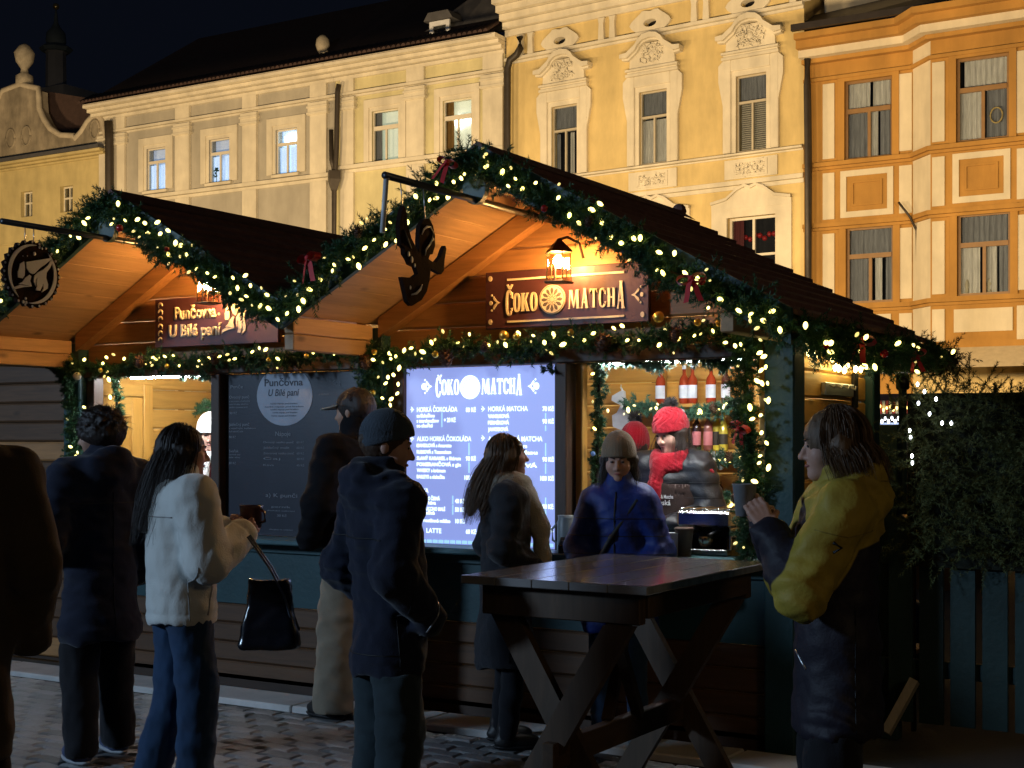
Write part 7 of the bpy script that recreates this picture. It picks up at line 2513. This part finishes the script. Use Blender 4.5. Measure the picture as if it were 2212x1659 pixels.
        for k in range(strands):
            a = rs.uniform(1.0, 2 * math.pi - 1.0) if length > 0 else rs.uniform(0.25, 2 * math.pi - 0.25)    # 0 is the face
            if length > 0:
                rr = np.array([0.089, 0.109, 0.105 * top]) * vol * rs.uniform(1.0, 1.07)
                c0 = np.array([0, -0.020, 0.030])
                ph0 = rs.uniform(0.2, 1.45)
                lim = 0.02 if abs(math.sin(a)) > 0.5 else -0.02
                e = np.array([flow[0] + math.sin(a) * width * rs.uniform(0.45, 1.05), flow[1] + min(math.cos(a) * 0.105 - 0.03, lim) - (back - 0.085) - 0.02 * rs.rand(), -length * rs.uniform(0.78, 1.22)])
                pts = []
                for u in np.linspace(0, 1, 4):
                    ph = ph0 * (1 - u) - 0.1 * u
                    pts.append(c0 + rr * np.array([math.sin(a) * math.cos(ph), math.cos(a) * math.cos(ph), math.sin(ph)]))
                q0 = pts[-1]
                wv = rs.normal(size=3) * 0.012
                for u in (0.33, 0.66, 1.0):
                    pts.append(q0 + (e - q0) * u + wv * math.sin(u * 3.0) + np.array([math.sin(a), math.cos(a) * 0.6, 0]) * 0.024 * math.sin(u * 3.14))
            else:
                b = rs.uniform(0.0, 1.3)
                d = np.array([math.sin(a) * math.cos(b), math.cos(a) * math.cos(b), math.sin(b)])
                p0 = np.array([0, -0.02, 0.03]) + d * np.array([0.08, 0.10, 0.098]) * vol
                tdir = d * 0.6 + rs.normal(size=3) * 0.5 + np.array([0, 0.15, 0.1])
                pts = [list(p0 + tdir * q * 0.030 - np.array([0, 0, 0.012 * q * q])) for q in np.linspace(0, 1.2, 4)]
            pts = np.array(pts)
            sd = np.cross(pts[-1] - pts[0], rs.normal(size=3))
            sd /= np.linalg.norm(sd) + 1e-9
            w = 0.0016
            n0 = sum(len(q) for q in EV)
            taper = np.linspace(1, 0.25, len(pts))[:, None]
            EV.append(np.concatenate([pts + sd * w * taper, pts - sd * w * taper]))
            L = len(pts)
            for j in range(L - 1):
                EF += [(n0 + j, n0 + j + 1, n0 + L + j + 1), (n0 + j, n0 + L + j + 1, n0 + L + j)]
        ext = (np.concatenate(EV), np.array(EF)) if strands else None
        return self.headpiece('hair', fn, m, lo, hi, h, ext)

    def scarf(self, m, loops=((0.095, 1.49, 0.042), (0.10, 1.455, 0.045)), tails=(), seed=3, h=0.010, knit=0.004):
        def fn(P):
            th = np.arctan2(P[:, 0], P[:, 1])
            d = []
            for r, z, t in loops:
                rr = np.sqrt(P[:, 0] ** 2 + (P[:, 1] * 0.95) ** 2) - r
                d.append(np.sqrt(rr ** 2 + ((P[:, 2] - z - 0.012 * np.cos(th * 2 + seed)) * 0.9) ** 2) - t)
            for a, b, r in tails:
                d.append(cap(P, a, b, r, r * 1.1))
            d = union(d, 0.012)
            return d + folds(P, 0.006, 30, seed) + knit * np.sin(P[:, 2] * 220 + th * 8) * np.sin(th * 30)
        pts = [(0.16, 0.16, 1.58), (-0.16, -0.16, 1.38)] + [p for t in tails for p in t[:2]]
        pts = np.array(pts)
        V, F = nets(fn, pts.min(0) - 0.09, pts.max(0) + 0.09, h)
        return self.put('scarf', V, F, m)


def fab(name, col, rough=0.9, var=0.2, bump=0.25, bs=180, sheen=0.15, scale=9):
    return mat(name, col, rough, var, scale, bump, bs, spec=0.2, sheen=sheen)


M_seam = mat('dark_stitching', (0.006, 0.006, 0.008), 0.6)
M_seam_light = mat('pale_stitching', (0.30, 0.30, 0.29), 0.7)
M_zip = mat('metal_zip', (0.35, 0.35, 0.36), 0.35, metal=0.8)
FW = np.array([FX, FY])
RW = np.array([RX, RY])
M_skin = mat('skin', (0.42, 0.24, 0.17), 0.55, 0.1, 20, 0.1, 90)
M_skin2 = mat('skin_rosy', (0.48, 0.27, 0.20), 0.55, 0.1, 20, 0.1, 90)
M_hair_dark = mat('dark_brown_hair', (0.020, 0.012, 0.009), 0.5, 0.4, 30, 0.3, 200, stretch=(3, 3, 0.4))
M_hair_brown = mat('brown_hair', (0.055, 0.030, 0.018), 0.5, 0.4, 30, 0.3, 200, stretch=(3, 3, 0.4))
M_hair_light = mat('light_brown_hair', (0.11, 0.065, 0.035), 0.5, 0.4, 30, 0.3, 200, stretch=(3, 3, 0.4))
M_navy = fab('navy_cloth', (0.010, 0.013, 0.028))
M_black = fab('black_cloth', (0.009, 0.009, 0.012))
M_black_shell = mat('black_quilted_shell', (0.012, 0.012, 0.015), 0.45, 0.2, 12, 0.2, 90, spec=0.4)
M_olive = fab('olive_brown_coat', (0.085, 0.062, 0.04))
M_white_fleece = mat('white_fleece', (0.60, 0.61, 0.58), 0.95, 0.08, 6, 0.25, 160, spec=0.1, sheen=0.4)
M_jeans = fab('blue_denim', (0.018, 0.045, 0.10), bs=260)
M_jeans_dark = fab('dark_teal_denim', (0.022, 0.035, 0.042), bs=260)
M_beige = fab('beige_trousers', (0.22, 0.18, 0.13))
M_greycoat = fab('charcoal_wool', (0.020, 0.021, 0.026), bump=0.5)
M_scarf_grey = fab('taupe_wool_scarf', (0.40, 0.36, 0.30), bump=0.6, bs=120)
M_blue_shell = mat('royal_blue_shell', (0.004, 0.020, 0.15), 0.6, 0.2, 10, 0.2, 80, spec=0.35)
M_beige_knit = fab('beige_knit', (0.20, 0.15, 0.10), bump=0.5)
M_red_knit = fab('red_knit', (0.27, 0.004, 0.013), bump=0.5)
M_slate_knit = fab('slate_knit', (0.05, 0.065, 0.085), bump=0.5)
M_yellow_shell = mat('mustard_shell', (0.34, 0.25, 0.035), 0.6, 0.15, 10, 0.2, 80, spec=0.3)
M_plum_shell = mat('dark_plum_shell', (0.014, 0.012, 0.020), 0.65, 0.2, 10, 0.2, 80, spec=0.3)
M_apron = fab('brown_apron', (0.035, 0.020, 0.017))
M_white_knit = fab('white_knit', (0.66, 0.66, 0.66), bump=0.5)
M_burgundy = fab('burgundy_cloth', (0.09, 0.012, 0.016))
M_shoe_dark = mat('dark_leather', (0.012, 0.011, 0.011), 0.5, 0.2)
M_shoe_blue = mat('blue_trainer', (0.05, 0.07, 0.14), 0.6, 0.2)
M_shoe_grey = mat('grey_trainer', (0.14, 0.15, 0.16), 0.7, 0.2)
M_sole = mat('white_rubber_sole', (0.35, 0.36, 0.38), 0.6, 0.1)


def gp(x, d):
    p = at_depth(x, 945, d)
    return (p.x, p.y)


# 1 cropped figure at the left edge
f = Figure('person in an olive brown hooded coat, cropped by the left edge', gp(-108, 4.5), FW * 0.9 - RW * 0.45, 1.80)
f.body(M_skin, 0.012)
f.jacket(M_olive, hem=0.52, puff=0.035, hood=1.3, collar=0.10, seed=11, h=0.015, fold=0.009)
f.hair(M_hair_brown, 0.20, vol=1.08, strands=120, seed=2, h=0.011)
f.trousers(M_black, 0.01, h=0.018)
f.shoes(M_shoe_dark)
f.done(False)

# 2 young man in a long dark coat, looking left
f = Figure('young man with tousled dark hair in a long dark coat, seen from behind', gp(218, 6.9), FW * 0.75 - RW * 0.66, 1.715, yaw=R(38), nod=R(-6),
           anL=(-0.13, -0.05, 0.09), anR=(0.12, 0.06, 0.09), knR=(0.11, 0.07, 0.5), elL=(-0.27, 0.0, 1.13), wrL=(-0.22, 0.16, 0.98), elR=(0.26, -0.06, 1.13), wrR=(0.24, 0.06, 0.92))
f.body(M_skin)
f.hand('L', (0.1, 0.8, -0.3), (0, 0, -1), 0.6)
jk = f.jacket(M_navy, hem=0.60, puff=0.036, collar=0.13, hood=1.2, flare=0.03, seed=21, h=0.014, fold=0.010)
f.seam(jk, [(0, 0, 1.35), (0, 0, 0.62)], (0, 1, 0))
f.seam(jk, [(-0.2, 0, 1.30), (0.2, 0, 1.30)], (0, 1, 0))
f.seam(jk, [(0.0, 0.06, 0.95), (0.0, -0.02, 0.82)], (-1, 0, 0), 0.004)
f.hair(M_hair_dark, 0.0, vol=1.16, strands=900, seed=4, tufts=1)
f.trousers(M_black, 0.025, h=0.015)
f.shoes(M_shoe_blue, M_sole)
f.done()

# 3 woman in the white fleece jacket with a mug
f = Figure('woman in a white fleece jacket and blue jeans holding a mug', gp(392, 6.15), RW * 0.86 + FW * 0.5, 1.635, yaw=R(-4), nod=R(-4),
           elL=(-0.24, 0.06, 1.15), wrL=(-0.085, 0.26, 1.25), elR=(0.26, 0.04, 1.14), wrR=(0.085, 0.27, 1.24), anL=(-0.11, -0.13, 0.09), knL=(-0.10, 0.0, 0.5), anR=(0.10, 0.03, 0.09), knR=(0.10, 0.05, 0.5))
f.body(M_skin2)
f.hand('L', (0.35, 0.75, 0.45), (0.9, 0, 0.1), 0.75)
f.hand('R', (-0.35, 0.75, 0.45), (-0.9, 0, 0.1), 0.75)
jk = f.jacket(M_white_fleece, hem=0.83, puff=0.052, collar=0.10, seed=31, h=0.012, fold=0.009, sleeve=0.06, crease=0.25)
f.seam(jk, [(0, -0.03, 1.12), (0, -0.02, 0.86)], (-1, 0, 0), 0.003, M_seam_light)
f.seam(jk, [(0, 0.10, 1.02), (0, 0.07, 0.88)], (-1, 0, 0), 0.004, M_zip, 'pocket_zip')
f.seam(jk, [(-0.2, 0, 1.34), (0.2, 0, 1.34)], (0, 1, 0), 0.003, M_seam_light)
f.hair(M_hair_dark, 0.37, vol=1.04, strands=420, seed=6, back=0.10, flow=(0.0, -0.06))
f.trousers(M_jeans, 0.028, h=0.013)
f.shoes(M_shoe_grey, M_sole)
f.done()
W3 = root_matrix(f.root) @ (Vector((0, 0.345, 1.27)) * f.s)
t = thing('mug', tuple(W3), 'large dark mug held by the woman in white fleece', 'mug')
MB().lathe([(0.034, -0.01), (0.046, 0.0), (0.052, 0.09), (0.055, 0.10), (0.050, 0.10), (0.044, 0.02)], n=20).build('mug_wall', mat('brown_glaze', (0.07, 0.03, 0.028), 0.3), t, True, world=False)
MB().tube([(0.05, 0.0, 0.02), (0.08, 0, 0.03), (0.08, 0, 0.07), (0.052, 0, 0.085)], 0.007, 8).build('handle', mat('brown_glaze', (0, 0, 0)), t, True, world=False)
# her black tote
b = at_depth(583, 1290, 6.1)
t = thing('tote_bag', (b.x, b.y, b.z - 0.23), 'large black glossy tote bag hanging beside the white fleece jacket', 'bag')
M_tote = mat('black_patent', (0.008, 0.008, 0.012), 0.25, 0.2, 8, 0.15, 30, spec=0.5, coat=0.3)
rx_, ry_ = RX, RY


def tote(P):
    """soft flat-bottomed bag, its mouth sagging between the straps"""
    w = 0.135 - 0.06 * np.clip(P[:, 2] / 0.4, 0, 1)
    t_ = 0.055 - 0.035 * np.clip(P[:, 2] / 0.36, 0, 1)
    qx, qy, qz = np.abs(P[:, 0]) - w + 0.03, np.abs(P[:, 1]) - t_ + 0.015, np.abs(P[:, 2] - 0.17) - 0.14
    d = np.sqrt(np.maximum(qx, 0) ** 2 + np.maximum(qy, 0) ** 2 + np.maximum(qz, 0) ** 2) + np.minimum(np.maximum(qx, np.maximum(qy, qz)), 0) - 0.03
    d = smax(d, P[:, 2] - 0.30 - 1.6 * P[:, 0] ** 2, 0.01)
    return d + folds(P, 0.008, 20, 9) + creases(P, 0.004, 2)


V, F = nets(tote, (-0.19, -0.10, -0.05), (0.19, 0.10, 0.38), 0.008)
o = link('bag_body', np_mesh('bag_body', V, F, M_tote), t, (0, 0, 0), (0, 0, YAW), world=False)
M_strap = mat('glossy_strap', (0.10, 0.11, 0.14), 0.2, 0.1, 8, 0, coat=0.6)
for s, k in ((0.0, 0.03), (0.05, -0.03)):
    MB().tube([(-0.11 * rx_ + s * rx_, -0.11 * ry_ + k, 0.50), (-0.02 * rx_ + s * rx_, k, 0.36), (0.05 * rx_ + s * rx_, 0.05 * ry_ + k, 0.24), (0.11 * rx_ + s * 0.6 * rx_, 0.11 * ry_ + k, 0.08)], 0.006, 8).build('strap', M_strap, t, True, world=False)
MB().box(-0.10, 0.06, -0.02, 0.03, 0.20, 0.235, 0.006).build('paper_roll', M_cup, t, world=False).rotation_euler = (0, 0, YAW)

# 4 tall man in a cap by the counter
f = Figure('tall man in a black cap with pale brim and beige trousers at the counter', gp(770, 7.95), FW * 0.6 - RW * 0.8, 1.86, yaw=R(12), nod=R(-3),
           anL=(-0.13, 0.05, 0.09), anR=(0.13, -0.12, 0.09), elL=(-0.27, 0.02, 1.14), wrL=(-0.20, 0.16, 0.96), elR=(0.27, 0.0, 1.14), wrR=(0.20, 0.15, 0.97))
f.body(M_skin)
f.jacket(fab('jet_black_cloth', (0.005, 0.005, 0.007), sheen=0.0), hem=0.84, puff=0.035, collar=0.14, seed=41, h=0.015, fold=0.009)
f.hair(M_hair_dark, 0.0, vol=1.0, strands=60, seed=3)
f.trousers(M_beige, 0.045, h=0.015, seed=8)
f.shoes(M_shoe_dark)


def capfn(P):
    d = elli(P, (0, -0.012, 0.045), (0.086, 0.108, 0.088))
    d = smax(d, -(P[:, 2] - (0.030 + 0.05 * P[:, 1])), 0.006)
    return d + 0.0012 * np.abs(np.sin(np.arctan2(P[:, 0], P[:, 1]) * 3))


o = f.headpiece('cap', capfn, M_black, (-0.11, -0.14, 0.0), (0.11, 0.12, 0.15), 0.006)
V, F = nets(lambda P: smax(smax(elli(P, (0, 0.10, 0.040), (0.078, 0.105, 0.05)), np.abs(P[:, 2] - 0.042 + 1.6 * P[:, 0] ** 2 + 0.15 * (P[:, 1] - 0.1)) - 0.0045, 0.003), 0.055 - P[:, 1], 0.01), (-0.1, 0.03, -0.01), (0.1, 0.22, 0.08), 0.005)
f.put('brim', f.head_to_body(V), F, mat('pale_brim', (0.30, 0.27, 0.22), 0.8), o)
f.done()

# 5 man in the knitted hat, foreground
f = Figure('man in a slate beanie and dark padded jacket in front of the menu', gp(828, 5.45), RW * 0.86 + FW * 0.5, 1.665, yaw=R(-26), nod=R(-10),
           elL=(-0.25, -0.07, 1.14), wrL=(-0.21, 0.11, 0.94), elR=(0.25, -0.07, 1.14), wrR=(0.21, 0.11, 0.94), shL=(-0.165, 0, 1.415), shR=(0.165, 0, 1.415))
f.body(M_skin2)
jk = f.jacket(M_navy, hem=0.70, puff=0.036, hood=1.15, collar=0.08, seed=51, h=0.011, fold=0.010, quilt=0.004, qf=34, belly=0.04)
f.seam(jk, [(-0.25, 0, 1.27), (0.25, 0, 1.27)], (0, 1, 0))
f.seam(jk, [(0, -0.02, 1.10), (0, -0.01, 0.74)], (-1, 0, 0))
f.seam(jk, [(0, 0.13, 1.02), (0, 0.07, 0.88)], (-1, 0, 0), 0.004, M_zip, 'pocket_zip')
f.seam(jk, [(-0.3, 0, 0.80), (0.3, 0, 0.80)], (0, 1, 0))
f.hair(M_hair_brown, 0.0, vol=0.97, strands=40, seed=3)
f.beanie(M_slate_knit, tall=0.012, ribs=40, rib=0.0025, low=0.022, back=0.42, cuff=0.03)
f.trousers(M_jeans_dark, 0.03, h=0.014, seed=3)
f.shoes(M_shoe_dark)
f.done()

# 6 woman in the charcoal coat against the lit menu
f = Figure('long haired woman in charcoal coat and taupe scarf against the lit menu', gp(1092, 7.2), RW * 0.92 + FW * 0.18, 1.60, yaw=R(8), nod=R(4),
           elL=(-0.21, -0.06, 1.13), wrL=(-0.14, 0.14, 1.0), elR=(0.21, -0.06, 1.13), wrR=(0.13, 0.15, 1.0), shL=(-0.145, 0, 1.40), shR=(0.145, 0, 1.40))
f.body(M_skin2)
jk = f.jacket(M_greycoat, hem=0.45, puff=0.030, collar=0.05, flare=0.04, seed=61, h=0.014, fold=0.010)
f.seam(jk, [(0, 0.10, 0.98), (0, 0.04, 0.90)], (-1, 0, 0), 0.006)
f.seam(jk, [(0, -0.02, 1.05), (0, -0.02, 0.50)], (-1, 0, 0))
f.hair(M_hair_light, 0.30, vol=1.02, strands=900, seed=8, back=0.10, flow=(0, -0.13), top=0.98)
f.scarf(M_scarf_grey, ((0.095, 1.49, 0.050), (0.105, 1.43, 0.052)), (((0.02, 0.12, 1.42), (0.05, 0.19, 1.22), 0.055), ((0.05, 0.19, 1.22), (0.09, 0.20, 1.02), 0.045)), knit=0.002)
f.trousers(M_black, 0.0, h=0.018)
f.shoes(M_shoe_dark)
f.done()

# 7 woman in the blue puffer
f = Figure('woman in a royal blue puffer jacket and beige knit hat at the counter', gp(1338, 7.25), -FW * 0.93 - RW * 0.25, 1.575, yaw=R(5), nod=R(-10),
           elL=(-0.235, 0.0, 1.12), wrL=(-0.18, 0.17, 1.0), elR=(0.235, 0.0, 1.12), wrR=(0.18, 0.17, 1.0), shL=(-0.145, 0, 1.385), shR=(0.145, 0, 1.385))
f.body(M_skin2)
jk = f.jacket(M_blue_shell, hem=0.66, puff=0.036, collar=0.08, flare=0.04, seed=71, h=0.010, fold=0.008)
f.seam(jk, [(0.0, 0, 1.46), (0.005, 0, 0.70)], (0, -1, 0), 0.004, M_seam, 'zip')
for z in (1.32, 1.22, 1.12, 1.02, 0.92, 0.82):
    f.seam(jk, [(-0.34, 0, z - 0.012), (0.34, 0, z - 0.012)], (0, -1, 0), 0.0022)
f.hair(M_hair_dark, 0.30, vol=1.0, strands=250, seed=9, back=0.05, width=0.12, flow=(0, 0.05), face=0.10)
f.beanie(M_beige_knit, tall=0.022, ribs=36, rib=0.003, low=0.020, back=0.22, size=1.04)
V, F = nets(lambda P: union([cap(P, (-0.12, 0.10, 1.41), (0.02, 0.156, 1.20), 0.014, 0.014), cap(P, (0.02, 0.156, 1.20), (0.17, 0.115, 0.95), 0.014, 0.014)], 0.01), (-0.2, 0.05, 0.9), (0.26, 0.22, 1.46), 0.006)
f.put('bag_strap', V, F, mat('black_webbing', (0.012, 0.012, 0.012), 0.6))
f.trousers(M_jeans, 0.0, h=0.018)
f.shoes(M_shoe_grey, M_sole)
f.done()

# 8 vendor in the red knitted hat
p = at(1452, 945, 7.42)
f = Figure('vendor in red knitted hat, red scarf and brown apron behind the counter', (p.x, p.y, 0.104), -RW * 0.5 - FW * 0.84, 1.655, yaw=R(-22), nod=R(-16),
           elL=(-0.27, 0.02, 1.14), wrL=(-0.10, 0.24, 1.09), elR=(0.27, 0.0, 1.13), wrR=(0.10, 0.25, 1.05))
f.body(M_skin2)
f.hand('L', (0.9, 0.35, -0.25), (0, 0.2, -1), 0.9, h=0.0045)
f.hand('R', (-0.9, 0.35, -0.15), (0, 0.2, -1), 0.9, h=0.0045)
jk = f.jacket(M_black_shell, hem=0.72, puff=0.036, quilt=0.006, qf=38, seed=81, h=0.011, hood=1.25, sleeve=0.04, fold=0.007)
for z in (1.34, 1.25, 1.16, 1.07, 0.98):
    f.seam(jk, [(-0.3, 0.02, z), (0.3, 0.02, z)], (0, -1, 0), 0.0022)
    f.seam(jk, [(0, -0.1, z), (0, 0.2, z)], (1, 0, 0), 0.0022)
f.hair(M_hair_dark, 0.26, vol=1.0, strands=350, seed=12, back=0.03, width=0.12, flow=(0, 0.07), face=0.095)
f.beanie(M_red_knit, tall=0.014, ribs=14, rib=0.006, cable=True, low=0.022, back=0.10, size=1.06, cuff=0.045)
f.pompom(mat('dark_fur', (0.04, 0.035, 0.035), 0.9), (0.0, -0.05, 0.175), 0.05, 1200)
f.scarf(M_red_knit, ((0.095, 1.485, 0.042), (0.105, 1.44, 0.042)), (((0.03, 0.13, 1.45), (0.05, 0.16, 1.25), 0.045), ((-0.16, -0.02, 1.47), (-0.24, 0.02, 1.40), 0.045)), knit=0.005)


def apronfn(P):
    d = cap(P, (0, 0, 0.80), (0, 0, 1.31), 0.196, 0.200, 1.25)
    d = np.abs(d) - 0.007
    d = smax(d, 0.055 - P[:, 1], 0.01)
    return smax(smax(d, P[:, 2] - 1.34, 0.01), 0.74 - P[:, 2], 0.01) + folds(P, 0.004, 20, 4)


V, F = nets(apronfn, (-0.25, 0.02, 0.70), (0.25, 0.30, 1.38), 0.010)
ap = f.put('apron', V, F, M_apron)
for s, h_, z, w in (('\u010cokol\u00e1da & Matcha', 0.022, 1.245, 0.15), ('Ml\u00fdnsk\u00e1', 0.030, 1.205, 0.12), ('k\u00e1va', 0.022, 0.98, 0.08)):
    me = text_mesh(s, h_, M_white_knit, w, 0.015, align='CENTER')
    for v in me.vertices:
        q = v.co.copy()
        v.co = Vector((-q.x, (math.sqrt(max(0.0, 0.207 ** 2 - (q.x / f.s) ** 2)) / 1.25 + 0.004) * f.s, q.z))
    link('print', me, ap, (0, 0.004, z * f.s), world=False)
V, F = nets(lambda P: cap(P, v3(*f.J['wrL']) * 0.98 + v3(-0.005, 0, 0), v3(*f.J['wrL']) + v3(0.012, 0.012, 0), 0.045, 0.045), v3(*f.J['wrL']) - 0.08, v3(*f.J['wrL']) + 0.08, 0.008)
f.put('cuff', V, F, M_white_knit)
f.trousers(M_black, 0.0, h=0.02)
f.shoes(M_shoe_dark)
f.done()

# 9 second vendor behind
p = at(1368, 945, 7.80)
f = Figure('vendor with red hat and black pompom, half hidden behind the first', (p.x, p.y, 0.104), RW * 0.5 + FW * 0.86, 1.56, nod=R(-12))
f.body(M_skin2, 0.010)
f.jacket(M_black_shell, hem=0.75, puff=0.05, seed=91, h=0.016)
f.hair(M_hair_dark, 0.22, vol=1.0, strands=150, seed=13)
f.beanie(M_red_knit, tall=0.030, ribs=30, rib=0.004, low=-0.01, back=0.30, size=1.06)
f.pompom(mat('dark_fur', (0, 0, 0)), (0.0, -0.03, 0.215), 0.055, 1200, 2)
f.scarf(M_red_knit, ((0.11, 1.49, 0.045),), knit=0.004)
f.trousers(M_black, 0.0, h=0.02)
f.shoes(M_shoe_dark)
f.done(False)

# 10 woman in the mustard and plum jacket, right foreground
f = Figure('woman in a mustard and dark plum jacket lifting a cup, right foreground', gp(1808, 4.72), -RW * 0.97 + FW * 0.1, 1.67, yaw=R(0), nod=R(-4),
           elL=(-0.245, 0.15, 1.14), wrL=(-0.09, 0.245, 1.345), elR=(0.245, 0.14, 1.14), wrR=(0.09, 0.255, 1.355))
f.body(M_skin2)
f.hand('L', (0.35, 0.45, 0.85), (0.9, 0.1, -0.1), 0.8)
f.hand('R', (-0.35, 0.45, 0.85), (-0.9, 0.1, -0.1), 0.8)


def two_tone(c):
    """above zero: mustard yoke and upper sleeves; below: plum body and forearms"""
    up = np.minimum(cap(c, f.J['shL'], f.J['elL'], 0, 0), cap(c, f.J['shR'], f.J['elR'], 0, 0))
    fo = np.minimum(cap(c, f.J['elL'], f.J['wrL'], 0, 0), cap(c, f.J['elR'], f.J['wrR'], 0, 0))
    return np.minimum((fo - up) * 1.5 + 0.02, np.maximum(c[:, 2] - 1.27 + 0.30 * c[:, 1], 0.115 - up))


M_two = mat('mustard_and_plum_shell', (0.34, 0.25, 0.035), 0.62, 0.15, 10, 0.2, 80, spec=0.3)
nt_ = M_two.node_tree
at_n = nt_.nodes.new('ShaderNodeAttribute')
at_n.attribute_name = 'tone'
rp = nt_.nodes.new('ShaderNodeValToRGB')
rp.color_ramp.elements[0].position, rp.color_ramp.elements[1].position = 0.48, 0.52
rp.color_ramp.elements[0].color, rp.color_ramp.elements[1].color = (0.014, 0.012, 0.020, 1), (0.34, 0.25, 0.035, 1)
nt_.links.new(at_n.outputs['Fac'], rp.inputs['Fac'])
nt_.links.new(rp.outputs['Color'], [n for n in nt_.nodes if n.type == 'HUE_SAT'][0].inputs['Color'])
jk = f.jacket(M_two, hem=0.62, puff=0.034, hood=1.4, collar=0.09, flare=0.02, seed=101, h=0.010, fold=0.009, crease=1.3, pick=two_tone, sleeve=0.05)
f.seam(jk, [(0, 0.20, 1.02), (0, 0.12, 0.86)], (1, 0, 0), 0.0045, M_zip, 'pocket_zip')
f.seam(jk, [(0, -0.04, 1.10), (0, -0.04, 0.66)], (1, 0, 0), 0.003)
f.seam(jk, [(0, 0.11, 1.36), (0, 0.0, 1.335), (0, -0.10, 1.35)], (1, 0, 0), 0.002, mat('mustard_stitching', (0.22, 0.16, 0.025), 0.7))
f.seam(jk, [(0, 0.05, 1.32), (0, 0.02, 1.30), (0, 0.05, 1.285)], (1, 0, 0), 0.005, M_seam, 'sleeve_mark')
f.seam(jk, [(0.12, 0, 1.52), (-0.12, 0, 1.52)], (0, 1, 0), 0.003, mat('mustard_stitching', (0, 0, 0)))
f.hair(M_hair_light, 0.16, vol=1.12, strands=1300, seed=14, back=0.085, width=0.12, flow=(0, -0.03), face=0.125, top=1.02)
f.trousers(M_black, 0.03, h=0.016)
f.shoes(M_shoe_dark)
f.done()
W10 = root_matrix(f.root) @ (Vector((0, 0.325, 1.39)) * f.s)
cup(tuple(W10), 0.11, 0.042, mat('grey_paper_cup', (0.25, 0.25, 0.26), 0.6), 'grey paper cup in the hands of the mustard jacketed woman')

# 11 vendor of the left stall
p = at(456, 945, 7.55)
f = Figure('vendor with a white hat and white scarf inside the left stall', (p.x, p.y, 0.104), -FW * 0.9 + RW * 0.1, 1.65, nod=R(-10))
f.body(M_skin2)
f.jacket(M_burgundy, hem=0.75, puff=0.03, seed=111, h=0.016)
f.hair(M_hair_light, 0.2, vol=1.0, strands=120, seed=15)
f.beanie(M_white_knit, tall=0.02, ribs=20, rib=0.005, low=0.02, back=0.15, size=1.1)
f.scarf(M_white_knit, ((0.105, 1.48, 0.04),), (((0.03, 0.12, 1.45), (0.05, 0.16, 1.28), 0.04),), knit=0.003)
f.trousers(M_black, 0.0, h=0.02)
f.shoes(M_shoe_dark)
f.done()
